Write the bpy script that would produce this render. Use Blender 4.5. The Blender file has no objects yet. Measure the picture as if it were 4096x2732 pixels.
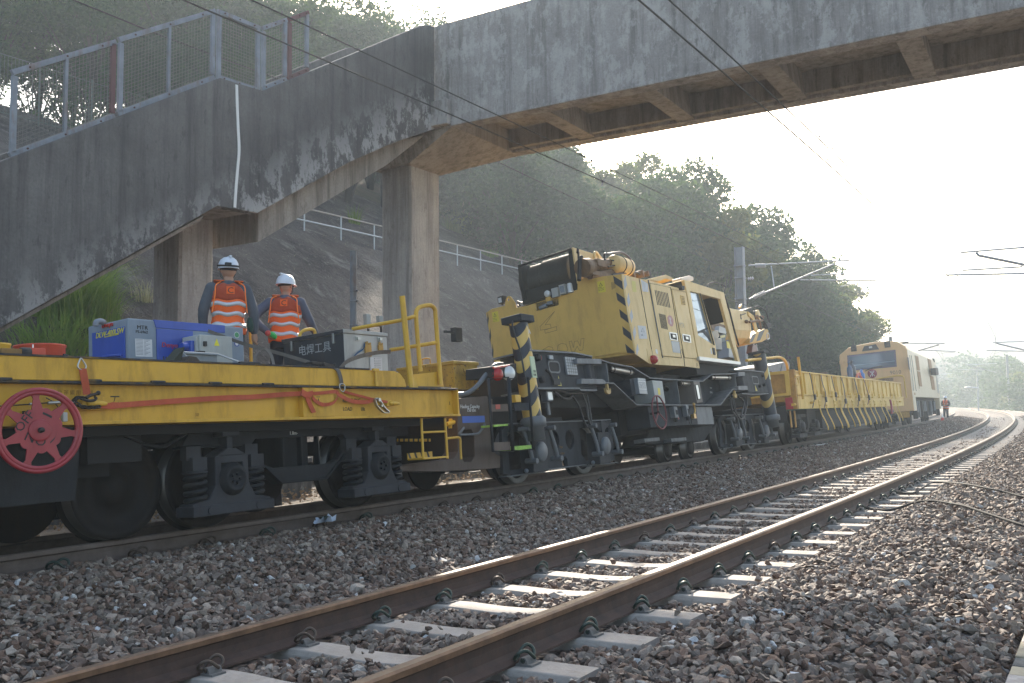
import bpy, math, random
import numpy as np
from mathutils import Vector, Matrix, geometry
R_ = random.Random(7); NP = np.random.RandomState(11)
sc = bpy.context.scene; COL = sc.collection
PI = math.pi
# ------------------------------------------------------------------ surveyed camera and track alignment (metres)
CAM = np.array([3.31940761, -3.18802545, 1.3059929])
MC = np.array([[0.8358917194855235, -0.5466695914571424, 0.04936994097237586], [0.5487712536723598, 0.834221895535479, -0.05407346994653663], [-0.011625164016106852, 0.07229237017330038, 0.9973157317401171]])
FPX = 3663.48; CX, CY = 2048, 1366
CANT = 0.06836615; DS = 0.65776
def curve(k, k2, k3, s1, H=.5):
    s = np.arange(-100, 420)*H; sm = (s[1:]+s[:-1])/2
    kk = np.where(sm < s1, k+k2*sm+k3*sm**2, k+k2*s1+k3*s1*s1)
    kk = np.where(sm < -10, k, kk)
    th = np.concatenate([[0], np.cumsum(kk*H)]); th -= th[100]; tm = (th[1:]+th[:-1])/2
    x = np.concatenate([[0], np.cumsum(-np.sin(tm)*H)]); y = np.concatenate([[0], np.cumsum(np.cos(tm)*H)])
    return s, x-x[100], y-y[100], th
CV2 = curve(0.0007619592780134575, 0.00023874223871731947, -1.580174371672688e-05, 11.607507882541183)
CV1 = curve(0.0021263801157795606, -3.69485474901523e-05, 3.316623075351679e-07, 55.70186687542661)
def t2(s):
    S, x, y, th = CV2
    return np.interp(s, S, x), np.interp(s, S, y), 0.0022825874873838845*np.asarray(s, float), np.interp(s, S, th)
def t1(s):
    S, x, y, th = CV1; x0, h0 = -4.087792675883565, -0.0013611089368203938
    x = np.interp(s, S, x); y = np.interp(s, S, y); t = np.interp(s, S, th)+h0
    return x0+x*math.cos(h0)-y*math.sin(h0), x*math.sin(h0)+y*math.cos(h0), 0.07920897913836655+6.59e-05*np.asarray(s, float), t
def tp(tr, s, off, z, cant=CANT):
    x, y, z0, t = tr(s)
    o = off*math.cos(cant)-z*math.sin(cant)
    return Vector((float(x+o*np.cos(t)), float(y+o*np.sin(t)), float(z0+off*math.sin(cant)+z*math.cos(cant))))
# readings taken from enlargements of the photograph
KR = {'a': (0, 950, .47826), 'b': (1000, 950, .47826), 'c': (0, 1500, .47826), 'd': (1000, 1500, .47826), 'e': (1900, 950, .30608), 'g': (2450, 1000, .30608), 'h': (1900, 1400, .31891), 'i': (2450, 1400, .31891), 'j': (2900, 1300, .31881), 'k': (3300, 1300, .33858), 'l': (0, 0, .6058), 'm': (2700, 900, .59379), 'n': (1300, 0, .6058), 'o': (2600, 0, .63768), 'p': (1200, 550, .47824), 'D': (0, 0, 1.7422), 'z': (3000, 1700, .65826)}
def ray(k, x, y):
    a, b, s = KR[k]; u = a+x*s; v = b+y*s
    return MC @ np.array([(u-CX)/FPX, 1, -(v-CY)/FPX])
class Frame:
    """a rigid local frame: x to the right of travel (towards the photographer), y forward, z up"""
    def __init__(s, o, R): s.o = np.array(o, float); s.R = np.array(R, float)
    def at(s, k, u, v, x=None, y=None, z=None):
        d = s.R.T @ ray(k, u, v); c = s.R.T @ (CAM-s.o)
        t = ((x-c[0])/d[0]) if x is not None else ((y-c[1])/d[1]) if y is not None else ((z-c[2])/d[2])
        return tuple(float(q) for q in c+t*d)
    def yz(s, k, u, v, x): p = s.at(k, u, v, x=x); return p[1], p[2]
    def mat(s):
        m = Matrix.Identity(4)
        for i in range(3):
            for j in range(3): m[i][j] = s.R[i][j]
            m[i][3] = s.o[i]
        return m
def tframe(s0, sa, sb, lean, h=.172, tr=t1):
    x0, y0, z0, _ = tr(s0); xa, ya, za, _ = tr(sa); xb, yb, zb, _ = tr(sb)
    t = math.atan2(-(xb-xa), yb-ya); g = (zb-za)/math.hypot(xb-xa, yb-ya)
    fw = np.array([-math.sin(t), math.cos(t), g]); fw /= np.linalg.norm(fw)
    r0 = np.array([math.cos(t), math.sin(t), 0]); up0 = np.cross(r0, fw)
    r = r0*math.cos(lean)+up0*math.sin(lean); up = np.cross(r, fw)
    return Frame((x0, y0, z0+h), np.stack([r, fw, up], 1))
WORLD = Frame((0, 0, 0), np.eye(3))
# ------------------------------------------------------------------ materials
def nt(name):
    m = bpy.data.materials.new(name); m.use_nodes = True
    n = m.node_tree; b = n.nodes['Principled BSDF']; return m, n, b
def N(n, t, **k):
    x = n.nodes.new(t)
    for a, v in k.items():
        if a.startswith('i_'): x.inputs[int(a[2:]) if a[2:].isdigit() else a[2:].replace('_', ' ')].default_value = v
        else: setattr(x, a, v)
    return x
def ramp(n, src, stops, interp='LINEAR'):
    r = n.nodes.new('ShaderNodeValToRGB'); e = r.color_ramp.elements; r.color_ramp.interpolation = interp
    while len(e) < len(stops): e.new(.5)
    for i, (p, c) in enumerate(stops):
        e[i].position = p; e[i].color = (c if len(c) == 4 else tuple(c)+(1,)) if isinstance(c, (tuple, list)) else (c, c, c, 1)
    n.links.new(src, r.inputs[0]); return r.outputs[0]
def noise(n, co, scale, detail=5, rough=.6, stretch=None, dist=0):
    if stretch:
        mp = N(n, 'ShaderNodeMapping'); mp.inputs['Scale'].default_value = stretch; n.links.new(co, mp.inputs[0]); co = mp.outputs[0]
    x = N(n, 'ShaderNodeTexNoise'); x.inputs['Scale'].default_value = scale; x.inputs['Detail'].default_value = detail; x.inputs['Roughness'].default_value = rough; x.inputs['Distortion'].default_value = dist
    n.links.new(co, x.inputs[0]); return x.outputs[0]
def mix(n, fac, a, b, mode='MIX'):
    m = N(n, 'ShaderNodeMix', data_type='RGBA', blend_type=mode)
    for s, v in ((m.inputs[0], fac), (m.inputs[6], a), (m.inputs[7], b)):
        if isinstance(v, bpy.types.NodeSocket): n.links.new(v, s)
        else: s.default_value = v if not isinstance(v, tuple) else (v if len(v) == 4 else v+(1,))
    return m.outputs[2]
def bump(n, b, h, st=.3, dist=.01):
    x = N(n, 'ShaderNodeBump'); x.inputs['Strength'].default_value = st; x.inputs['Distance'].default_value = dist
    n.links.new(h, x.inputs['Height']); n.links.new(x.outputs[0], b.inputs['Normal'])
MATS = {}
def paint(name, col, rough=.45, var=.25, scale=3, dirt=(.06, .045, .03), dirt_amt=.35, chips=None, metal=0, bmp=.08, streak=True, coat=0):
    """weathered paint: tonal drift, grime streaks, chipped spots"""
    if name in MATS: return MATS[name]
    m, n, b = nt(name); co = N(n, 'ShaderNodeTexCoord').outputs['Object']
    a = noise(n, co, scale, 6, .65)
    c = mix(n, ramp(n, a, [(.3, 0), (.7, 1)]), tuple(x*(1-var*.6) for x in col), tuple(min(1, x*(1+var*.4)) for x in col))
    g = noise(n, co, 7, 6, .7, (1, 1, .25) if streak else None)
    c = mix(n, ramp(n, g, [(.5, 0), (.78, dirt_amt)]), c, dirt)
    if chips:
        h = noise(n, co, 22, 6, .75); c = mix(n, ramp(n, h, [(chips[1], 0), (chips[1]+.03, 1)]), c, chips[0])
    n.links.new(c, b.inputs['Base Color'])
    n.links.new(ramp(n, g, [(.3, rough), (.75, min(1, rough+.3))]), b.inputs['Roughness'])
    b.inputs['Metallic'].default_value = metal
    if coat: b.inputs['Coat Weight'].default_value = coat
    if max(col) < .05: b.inputs['Specular IOR Level'].default_value = .22
    bump(n, b, noise(n, co, 60, 4), bmp, .01)
    MATS[name] = m; return m
def plain(name, col, rough=.5, metal=0, emit=None, alpha=None, trans=0):
    if name in MATS: return MATS[name]
    m, n, b = nt(name); b.inputs['Base Color'].default_value = (*col, 1); b.inputs['Roughness'].default_value = rough; b.inputs['Metallic'].default_value = metal
    if trans: b.inputs['Transmission Weight'].default_value = trans
    if emit: b.inputs['Emission Color'].default_value = (*col, 1); b.inputs['Emission Strength'].default_value = emit
    MATS[name] = m; return m
# ------------------------------------------------------------------ mesh building
class MB:
    def __init__(s): s.v = []; s.f = []; s.m = []; s.sm = []
    def add(s, vs, fs, mat=0, smooth=False):
        o = len(s.v); s.v += [tuple(p) for p in vs]; s.f += [tuple(i+o for i in f) for f in fs]; s.m += [mat]*len(fs); s.sm += [smooth]*len(fs); return s
    def box(s, x0, x1, y0, y1, z0, z1, mat=0):
        return s.hexa([(x0, y0, z0), (x1, y0, z0), (x1, y1, z0), (x0, y1, z0), (x0, y0, z1), (x1, y0, z1), (x1, y1, z1), (x0, y1, z1)], mat)
    def hexa(s, p, mat=0): return s.add(p, [(0, 3, 2, 1), (4, 5, 6, 7), (0, 1, 5, 4), (1, 2, 6, 5), (2, 3, 7, 6), (3, 0, 4, 7)], mat)
    def prism(s, poly, ax, a, b, mat=0, holes=()):
        """polygon in the plane across axis ax ('x': (y,z), 'y': (x,z), 'z': (x,y)) extruded from a to b, holes cut through"""
        def P(q, t): return (t, q[0], q[1]) if ax == 'x' else (q[0], t, q[1]) if ax == 'y' else (q[0], q[1], t)
        loops = [list(poly)]+[list(h) for h in holes]
        tris = geometry.tessellate_polygon([[Vector((q[0], q[1], 0)) for q in l] for l in loops])
        flat = [q for l in loops for q in l]; n = len(flat)
        vs = [P(q, a) for q in flat]+[P(q, b) for q in flat]
        fs = [tuple(t) for t in tris]+[tuple(i+n for i in reversed(t)) for t in tris]; k = 0
        for l in loops:
            L = len(l); fs += [(k+i, k+(i+1) % L, n+k+(i+1) % L, n+k+i) for i in range(L)]; k += L
        return s.add(vs, fs, mat)
    def tube(s, path, r, n=8, mat=0, closed=False, smooth=True, r2=None):
        P = [Vector(p) for p in path]; m = len(P); vs = []; fs = []; up = None
        for i in range(m):
            a = P[(i-1) % m] if closed else P[max(i-1, 0)]; b = P[(i+1) % m] if closed else P[min(i+1, m-1)]
            d = (b-a)
            if d.length < 1e-9: d = Vector((0, 0, 1))
            d.normalize()
            if up is None: up = Vector((0, 0, 1)) if abs(d.z) < .9 else Vector((1, 0, 0))
            u = up-d*up.dot(d)
            if u.length < 1e-6: u = d.orthogonal()
            u.normalize(); w = d.cross(u); up = u
            rr = r if r2 is None else r+(r2-r)*i/(m-1)
            vs += [P[i]+(u*math.cos(2*PI*j/n)+w*math.sin(2*PI*j/n))*rr for j in range(n)]
        for i in range(m if closed else m-1):
            k = (i+1) % m; fs += [(i*n+j, i*n+(j+1) % n, k*n+(j+1) % n, k*n+j) for j in range(n)]
        s.add(vs, fs, mat, smooth)
        if not closed: s.add(vs[:n], [tuple(range(n-1, -1, -1))], mat); s.add(vs[-n:], [tuple(range(n))], mat)
        return s
    def cyl(s, p0, p1, r, n=16, mat=0, r2=None): return s.tube([p0, p1], r, n, mat, r2=r2)
    def lathe(s, c, ax, prof, n=24, mat=0, smooth=True):
        """profile (radius, height) turned about axis vector ax through c"""
        a = Vector(ax).normalized(); u = a.orthogonal().normalized(); w = a.cross(u); c = Vector(c); vs = []
        for r, h in prof: vs += [c+a*h+(u*math.cos(2*PI*j/n)+w*math.sin(2*PI*j/n))*r for j in range(n)]
        fs = [(i*n+j, i*n+(j+1) % n, (i+1)*n+(j+1) % n, (i+1)*n+j) for i in range(len(prof)-1) for j in range(n)]
        s.add(vs, fs, mat, smooth)
        if prof[0] == prof[-1]: return s
        if prof[0][0] > 1e-4: s.add(vs[:n], [tuple(range(n-1, -1, -1))], mat)
        if prof[-1][0] > 1e-4: s.add(vs[-n:], [tuple(range(n))], mat)
        return s
    def ball(s, c, r, mat=0, sc_=(1, 1, 1), n=12, m=8):
        prof = [(max(1e-5, math.sin(PI*i/m))*r, -math.cos(PI*i/m)*r) for i in range(m+1)]
        o = len(s.v); s.lathe((0, 0, 0), (0, 0, 1), prof, n, mat)
        for i in range(o, len(s.v)): p = s.v[i]; s.v[i] = (c[0]+p[0]*sc_[0], c[1]+p[1]*sc_[1], c[2]+p[2]*sc_[2])
        return s
    def ribbon(s, path, wvec, th=.004, mat=0):
        """a flat strap following path; wvec = half-width vector (or a list)"""
        P = [Vector(p) for p in path]; m = len(P); vs = []
        for i in range(m):
            w = Vector(wvec[i] if isinstance(wvec, list) else wvec); d = (P[min(i+1, m-1)]-P[max(i-1, 0)]); nn = d.cross(w)
            nn = nn.normalized()*th/2 if nn.length > 1e-9 else Vector((0, 0, th/2))
            vs += [P[i]-w-nn, P[i]+w-nn, P[i]+w+nn, P[i]-w+nn]
        fs = [(4*i+j, 4*i+(j+1) % 4, 4*i+4+(j+1) % 4, 4*i+4+j) for i in range(m-1) for j in range(4)]
        return s.add(vs, fs+[(3, 2, 1, 0), tuple(4*(m-1)+j for j in range(4))], mat)
    def loft(s, secs, mat=0, smooth=True, caps=True):
        n = len(secs[0]); vs = [p for q in secs for p in q]
        fs = [(i*n+j, i*n+(j+1) % n, (i+1)*n+(j+1) % n, (i+1)*n+j) for i in range(len(secs)-1) for j in range(n)]
        s.add(vs, fs, mat, smooth)
        if caps: s.add(secs[0], [tuple(range(n-1, -1, -1))], mat); s.add(secs[-1], [tuple(range(n))], mat)
        return s
    def xf(s, M_, i0=0):
        for i in range(i0, len(s.v)): s.v[i] = tuple(M_ @ Vector(s.v[i]))
        return s
    def build(s, name, mats, parent=None, bevel=0, loc=None, fix=True):
        me = bpy.data.meshes.new(name); me.from_pydata(s.v, [], s.f)
        for mm in (mats if isinstance(mats, (list, tuple)) else [mats]): me.materials.append(mm)
        me.polygons.foreach_set('material_index', s.m); me.polygons.foreach_set('use_smooth', s.sm)
        if fix:
            import bmesh
            bm = bmesh.new(); bm.from_mesh(me); bmesh.ops.recalc_face_normals(bm, faces=bm.faces); bm.to_mesh(me); bm.free()
        me.update(); o = bpy.data.objects.new(name, me); COL.objects.link(o)
        if parent: o.parent = parent
        if loc: o.location = loc
        if bevel:
            b = o.modifiers.new('b', 'BEVEL'); b.width = bevel; b.segments = 2; b.limit_method = 'ANGLE'; b.angle_limit = .7; b.harden_normals = False
        return o
def tag(o, label=None, cat=None, group=None, kind=None):
    if label: o['label'] = label
    if cat: o['category'] = cat
    if group: o['group'] = group
    if kind: o['kind'] = kind
    return o
def thing(name, label, cat, F=None, loc=None, group=None):
    o = bpy.data.objects.new(name, None); COL.objects.link(o); o.empty_display_size = .2
    if F is not None: o.matrix_world = F.mat()
    if loc is not None: o.location = loc
    return tag(o, label, cat, group)
def copy_tree(o, parent=None):
    c = o.copy(); COL.objects.link(c)
    if parent: c.parent = parent
    for ch in list(o.children): copy_tree(ch, c)
    return c
FONT_UP = {}
def text(s, size, o, xd, yd, mat, parent, name='lettering', align='LEFT', ext=.0015, shear=0, sx=1):
    cu = bpy.data.curves.new(name, 'FONT'); cu.body = s; cu.size = size; cu.extrude = ext; cu.align_x = align; cu.shear = shear; cu.resolution_u = 2
    cu.materials.append(mat); ob = bpy.data.objects.new(name, cu); COL.objects.link(ob)
    X = Vector(xd).normalized(); Y = Vector(yd); Y = (Y-X*Y.dot(X)).normalized(); Z = X.cross(Y)
    m = Matrix.Identity(4)
    for i in range(3): m[i][0] = X[i]*sx; m[i][1] = Y[i]; m[i][2] = Z[i]; m[i][3] = o[i]
    dg = bpy.context.evaluated_depsgraph_get(); me = bpy.data.meshes.new_from_object(ob.evaluated_get(dg), preserve_all_data_layers=False, depsgraph=dg)
    o2 = bpy.data.objects.new(name, me); COL.objects.link(o2); bpy.data.objects.remove(ob); o2.parent = parent; o2.matrix_local = m; return o2
def smooth_path(P, k=6, closed=False):
    P = [Vector(p) for p in P]; n = len(P); out = []
    rng = range(n) if closed else range(n-1)
    for i in rng:
        a = P[(i-1) % n] if closed else P[max(i-1, 0)]; b = P[i]; c = P[(i+1) % n]; d = P[(i+2) % n] if closed else P[min(i+2, n-1)]
        for j in range(k):
            t = j/k; out.append(.5*((2*b)+(c-a)*t+(2*a-5*b+4*c-d)*t*t+(3*b-a-3*c+d)*t**3))
    if not closed: out.append(P[-1])
    return out
def lerp(a, b, t): return a+(b-a)*t
# ------------------------------------------------------------------ camera, world, sun
cam = bpy.data.cameras.new('camera'); cam.sensor_width = 36; cam.lens = FPX/4096*36; cam.clip_start = .05; cam.clip_end = 5000
co_ = bpy.data.objects.new('camera', cam); COL.objects.link(co_); sc.camera = co_
mm_ = Matrix.Identity(4)
for i in range(3): mm_[i][0] = MC[i, 0]; mm_[i][1] = MC[i, 2]; mm_[i][2] = -MC[i, 1]; mm_[i][3] = CAM[i]
co_.matrix_world = mm_
SUN_EL = math.radians(28.5); SUN_AZ_OFF = .012
fwd = MC[:, 1]; az = math.atan2(fwd[0], fwd[1])+SUN_AZ_OFF          # clockwise from +Y
sv = Vector((math.sin(az)*math.cos(SUN_EL), math.cos(az)*math.cos(SUN_EL), math.sin(SUN_EL)))
sl = bpy.data.lights.new('sun', 'SUN'); sl.energy = 5.0; sl.angle = math.radians(.6); sl.color = (1, .90, .76)
so = bpy.data.objects.new('sun', sl); COL.objects.link(so); so.rotation_euler = (-sv).to_track_quat('-Z', 'Y').to_euler()
w = bpy.data.worlds.new('World'); sc.world = w; w.use_nodes = True; wn = w.node_tree
sky = wn.nodes.new('ShaderNodeTexSky'); sky.sky_type = 'NISHITA'; sky.sun_disc = False; sky.sun_elevation = SUN_EL; sky.sun_rotation = az; sky.air_density = 1.3; sky.dust_density = 3.5; sky.ozone_density = 1.2
bg = wn.nodes['Background']; bg.inputs[1].default_value = .15; wn.links.new(sky.outputs[0], bg.inputs[0])
sc.view_settings.view_transform = 'Standard'; sc.view_settings.look = 'None'; sc.view_settings.gamma = 1; sc.view_settings.exposure = 1.42
sc.cycles.max_bounces = 7; sc.cycles.diffuse_bounces = 3; sc.cycles.glossy_bounces = 3; sc.cycles.transmission_bounces = 4; sc.cycles.volume_bounces = 0; sc.cycles.transparent_max_bounces = 8
sc.cycles.use_denoising = True
try: sc.cycles.denoiser = 'OPENIMAGEDENOISE'
except Exception: pass
sc.cycles.sample_clamp_indirect = 6
# haze: air lit by the low sun
hm = bpy.data.materials.new('haze_air'); hm.use_nodes = True; hn = hm.node_tree; hn.nodes.remove(hn.nodes['Principled BSDF'])
pv = hn.nodes.new('ShaderNodeVolumePrincipled'); pv.inputs['Color'].default_value = (.78, .9, 1, 1); pv.inputs['Density'].default_value = .0018; pv.inputs['Anisotropy'].default_value = .35
hn.links.new(pv.outputs[0], hn.nodes['Material Output'].inputs['Volume'])
b = MB().box(-700, 500, -60, 700, -10, 46); hz = b.build('haze', hm); tag(hz, kind='stuff')
# ------------------------------------------------------------------ setting materials
def concrete(name, dark, light, patch, lich=(.34, .34, .33), zlo=None, streakc=None, pf=(.56, .6)):
    m, n, b = nt(name); co = N(n, 'ShaderNodeTexCoord').outputs['Object']
    c = mix(n, ramp(n, noise(n, co, 1.1, 8, .7), [(.32, 0), (.68, 1)]), dark, light)
    st = noise(n, co, 6, 7, .72, (1, 1, .06)); c = mix(n, ramp(n, st, [(.46, 0), (.66, .75)]), c, streakc or tuple(x*.4 for x in dark))
    fine = noise(n, co, 30, 4, .7); c = mix(n, ramp(n, fine, [(.35, .25), (.6, 0)]), c, tuple(x*.5 for x in dark))
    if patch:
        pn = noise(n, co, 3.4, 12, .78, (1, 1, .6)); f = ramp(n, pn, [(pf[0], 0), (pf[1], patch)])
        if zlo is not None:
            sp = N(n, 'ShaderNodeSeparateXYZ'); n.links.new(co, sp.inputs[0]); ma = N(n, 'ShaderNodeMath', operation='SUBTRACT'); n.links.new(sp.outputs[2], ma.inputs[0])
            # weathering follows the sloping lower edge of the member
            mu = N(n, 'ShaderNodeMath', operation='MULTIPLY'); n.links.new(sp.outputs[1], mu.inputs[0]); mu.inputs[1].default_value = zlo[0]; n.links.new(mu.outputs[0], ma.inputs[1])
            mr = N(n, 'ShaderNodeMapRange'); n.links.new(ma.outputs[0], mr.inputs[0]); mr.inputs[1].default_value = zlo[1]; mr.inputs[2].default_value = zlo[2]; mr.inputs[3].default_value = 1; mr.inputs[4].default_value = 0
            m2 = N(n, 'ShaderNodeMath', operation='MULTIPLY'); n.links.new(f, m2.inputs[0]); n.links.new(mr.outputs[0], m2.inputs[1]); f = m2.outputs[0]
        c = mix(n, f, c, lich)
    wl = noise(n, co, 9, 8, .75, (1, 1, .35)); c = mix(n, ramp(n, wl, [(.57, 0), (.62, .45)]), c, tuple(x*.45 for x in dark))
    n.links.new(c, b.inputs['Base Color']); b.inputs['Roughness'].default_value = .9
    bump(n, b, noise(n, co, 14, 8, .7), .5, .02); return m
m_girder = concrete('girder_concrete', (.25, .225, .21), (.42, .385, .36), .5, (.50, .465, .44), streakc=(.13, .12, .11), pf=(.5, .56))
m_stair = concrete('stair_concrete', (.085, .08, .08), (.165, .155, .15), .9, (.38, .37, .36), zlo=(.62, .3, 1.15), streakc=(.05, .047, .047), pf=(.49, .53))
m_soffit = concrete('soffit_concrete', (.26, .23, .20), (.41, .365, .325), .35, (.16, .14, .12), pf=(.6, .7))
m_column = concrete('column_concrete', (.33, .295, .265), (.52, .47, .43), .45, (.17, .15, .14), streakc=(.2, .18, .16), pf=(.6, .63))
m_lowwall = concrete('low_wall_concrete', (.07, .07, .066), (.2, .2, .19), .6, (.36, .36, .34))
def rocks_mat(name, stops, rough=.75):
    m, n, b = nt(name); at = N(n, 'ShaderNodeAttribute', attribute_name='tint'); co = N(n, 'ShaderNodeTexCoord').outputs['Object']
    c = ramp(n, at.outputs['Fac'], stops); ns = noise(n, co, 45, 5, .7)
    c = mix(n, ramp(n, ns, [(.35, .45), (.6, 0)]), c, (.05, .035, .028))
    c = mix(n, ramp(n, noise(n, co, 90, 3), [(.62, 0), (.72, .5)]), c, (.3, .28, .26))
    n.links.new(c, b.inputs['Base Color']); b.inputs['Roughness'].default_value = rough; b.inputs['Specular IOR Level'].default_value = .45
    bump(n, b, noise(n, co, 70, 5, .7), .5, .01); return m
m_stone = rocks_mat('ballast_stone', [(0, (.06, .04, .03)), (.25, (.18, .105, .07)), (.5, (.17, .138, .112)), (.75, (.31, .24, .185)), (.92, (.42, .355, .29)), (.97, (.46, .44, .41)), (1, (.6, .6, .6))])
m, n, b = nt('ballast_ground'); m_ball = m; co = N(n, 'ShaderNodeTexCoord').outputs['Object']
vo = N(n, 'ShaderNodeTexVoronoi'); vo.inputs['Scale'].default_value = 19; n.links.new(co, vo.inputs[0])
c = ramp(n, vo.outputs['Color'], [(0, (.08, .055, .045)), (.5, (.17, .125, .10)), (.85, (.27, .22, .19)), (1, (.45, .44, .44))])
c = mix(n, ramp(n, vo.outputs['Distance'], [(.3, 0), (.7, .8)]), c, (.02, .015, .012)); n.links.new(c, b.inputs['Base Color']); b.inputs['Roughness'].default_value = .85
bump(n, b, vo.outputs['Distance'], 1, -.03)
m, n, b = nt('shotcrete'); m_shot = m; co = N(n, 'ShaderNodeTexCoord').outputs['Object']
c = mix(n, ramp(n, noise(n, co, .45, 10, .75), [(.36, 0), (.62, 1)]), (.035, .029, .027), (.12, .102, .092))
c = mix(n, ramp(n, noise(n, co, .8, 9, .75, (1, 1, .4), .8), [(.56, 0), (.66, .8)]), c, (.24, .22, .205))
c = mix(n, ramp(n, noise(n, co, 6, 6, .7, (.3, 1, 1), 2.2), [(.615, 0), (.64, .9), (.66, 0)]), c, (.42, .38, .34))
c = mix(n, ramp(n, noise(n, co, 4, 6, .7, (1, 1, .3), .5), [(.3, .7), (.42, 0)]), c, (.02, .017, .015))
n.links.new(c, b.inputs['Base Color']); b.inputs['Roughness'].default_value = .92; b.inputs['Specular IOR Level'].default_value = .25
hh = mix(n, .45, noise(n, co, 1.2, 9, .7), noise(n, co, 7, 8, .75)); bump(n, b, hh, 1, .5)
m, n, b = nt('hill_soil'); m_soil = m; co = N(n, 'ShaderNodeTexCoord').outputs['Object']
c = mix(n, ramp(n, noise(n, co, .5, 9, .7), [(.35, 0), (.65, 1)]), (.05, .06, .025), (.14, .1, .065)); n.links.new(c, b.inputs['Base Color']); b.inputs['Roughness'].default_value = .95
bump(n, b, noise(n, co, 3, 8, .7), 1, .2)
m, n, b = nt('cess_ground'); m_cess = m; co = N(n, 'ShaderNodeTexCoord').outputs['Object']
c = mix(n, ramp(n, noise(n, co, 3, 9, .7), [(.35, 0), (.65, 1)]), (.07, .06, .045), (.2, .165, .13)); n.links.new(c, b.inputs['Base Color']); b.inputs['Roughness'].default_value = .95
bump(n, b, noise(n, co, 15, 8, .7), .8, .05)
# ------------------------------------------------------------------ terrain
def vn(x, y):            # cheap smooth value noise
    return (np.sin(x*1.7+y*.6+1.3)+np.sin(x*.53-y*1.31+4.1)+np.sin(x*2.9+y*2.3)*.4+np.sin(x*.31+y*.27)*1.1)/3.5
PROF = np.array([(-8.6, -.15), (-7.4, -.12), (-6.2, -.02), (-5.55, .0), (-5.4, -.03), (-3.45, .085), (-3.25, .15), (-2.8, .165), (-2.4, .12), (-2.0, .03), (-1.3, -.06), (-.95, -.075), (-.85, -.10), (.85, .018), (1.1, .03), (1.26, .05), (1.45, .13), (2.0, .17), (2.6, .12), (2.84, .06), (2.85, .03), (3.35, .03), (3.4, -.05), (4.5, -.2), (7, -1.2), (12, -3.2)])
def gz(d, s):            # ballast and formation level across the line
    return np.interp(d, PROF[:, 0], PROF[:, 1])+.0018*np.clip(s, -50, 200)*np.clip((d+6)/4, 0, 1)
def grid_mesh(name, S, Dd, zf, mat, jit=None):
    S = np.array(S, float); Dd = np.array(Dd, float); SS, DD = np.meshgrid(S, Dd, indexing='ij')
    x, y, _, t = t2(SS); X = x+DD*np.cos(t); Y = y+DD*np.sin(t); Zz = zf(DD, SS)
    vs = np.stack([X, Y, Zz], -1).reshape(-1, 3); a, b = SS.shape; i = np.arange(a-1)[:, None]*b+np.arange(b-1)[None]
    fs = np.stack([i, i+b, i+b+1, i+1], -1).reshape(-1, 4)[:, ::-1]
    me = bpy.data.meshes.new(name); me.from_pydata(vs.tolist(), [], fs.tolist()); me.materials.append(mat); me.polygons.foreach_set('use_smooth', [True]*len(fs))
    o = bpy.data.objects.new(name, me); COL.objects.link(o); tag(o, kind='structure'); return o
grid_mesh('ballast_bed', np.concatenate([np.arange(-8, 30, .25), np.arange(30, 200, 1)]), np.concatenate([np.arange(-6.6, 2.81, .1), [2.85]]), lambda d, s: gz(d, s)-.02+.012*vn(d*6, s*6), m_ball)
def far_r(d, s): return np.where(d < 3.4, .02, np.interp(d, [3.4, 4.5, 7, 12, 40, 400, 1500], [-.05, -.2, -1, -3, -6, -8, -8]))
grid_mesh('ground', np.concatenate([np.arange(-60, 120, 4), np.arange(120, 209, 8)]), [3.36, 3.6, 4.5, 7, 12, 40, 120, 400, 900], lambda d, s: gz(3.36, s)+np.interp(d, [3.36, 3.6, 4.5, 7, 12, 40, 120, 400, 900], [0, -.05, -.15, -1, -3, -6, -7, -8, -8])+.05*vn(d, s), m_cess)
g_ = MB().add([(-2500, -2500, -8.5), (2500, -2500, -8.5), (2500, 3500, -8.5), (-2500, 3500, -8.5)], [(0, 1, 2, 3)]).build('ground_plain', m_soil); tag(g_, kind='structure')
grid_mesh('cess', np.concatenate([np.arange(-20, 60, .5), np.arange(60, 200, 2)]), [-10.5, -9.8, -9, -8.2, -7.6, -7, -6.65, -6.5], lambda d, s: np.interp(d, [-10.5, -8.6, -6.5], [-.12, -.14, -.07])+.035*vn(d*3, s*3)-.0*s, m_cess)
def hz_(d, s):           # the cut slope and the hill above it, w = distance left of the near track
    w = -d
    crest = np.interp(s, [-60, 0, 22, 34, 45, 80, 140, 200], [27.5, 27.5, 28, 33, 40, 34, 28, 26])
    base = np.interp(w, [9.2, 10.6, 15, 18.9, 20.4, 60], [-.15, .9, 4.3, 7.35, 7.5, 7.5])
    up = np.clip(np.minimum(w, crest)-20.4, 0, 99)*.58+np.clip(w-crest, 0, 30)*.04-np.clip(w-crest-12, 0, 200)*.35
    k = np.interp(s, [60, 110, 160], [1, .85, .6])
    return (base+up)*k+(.16*vn(w*.9, s*.9)+.07*vn(w*2.9, s*2.3)+.05*vn(w*5.3, s*4.1)*vn(s*1.3, w*1.1))*np.clip((w-9.2)/3, 0, 1)
def cut_slope(name, s0, s1, d0, d1, mat, st=.5):
    return grid_mesh(name, np.arange(s0, s1+.01, st), np.arange(d0, d1+.01, st), hz_, mat)
cut_slope('shotcrete_slope', -40, 44, -30, -9.5, m_shot, .4)
grid_mesh('hillside', np.arange(44, 205, 1.5), np.arange(-75, -9, 1.5), hz_, m_soil)
grid_mesh('hilltop', np.arange(-40, 44.1, 1.5), np.concatenate([np.arange(-75, -30, 1.5), [-30]]), hz_, m_soil)
def ground_at(d, s): return float(hz_(np.float64(d), np.float64(s))) if d < -9.2 else float(gz(d, s))
def P2(d, s, z=0):
    x, y, _, t = t2(s); return Vector((float(x+d*np.cos(t)), float(y+d*np.sin(t)), z))
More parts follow.
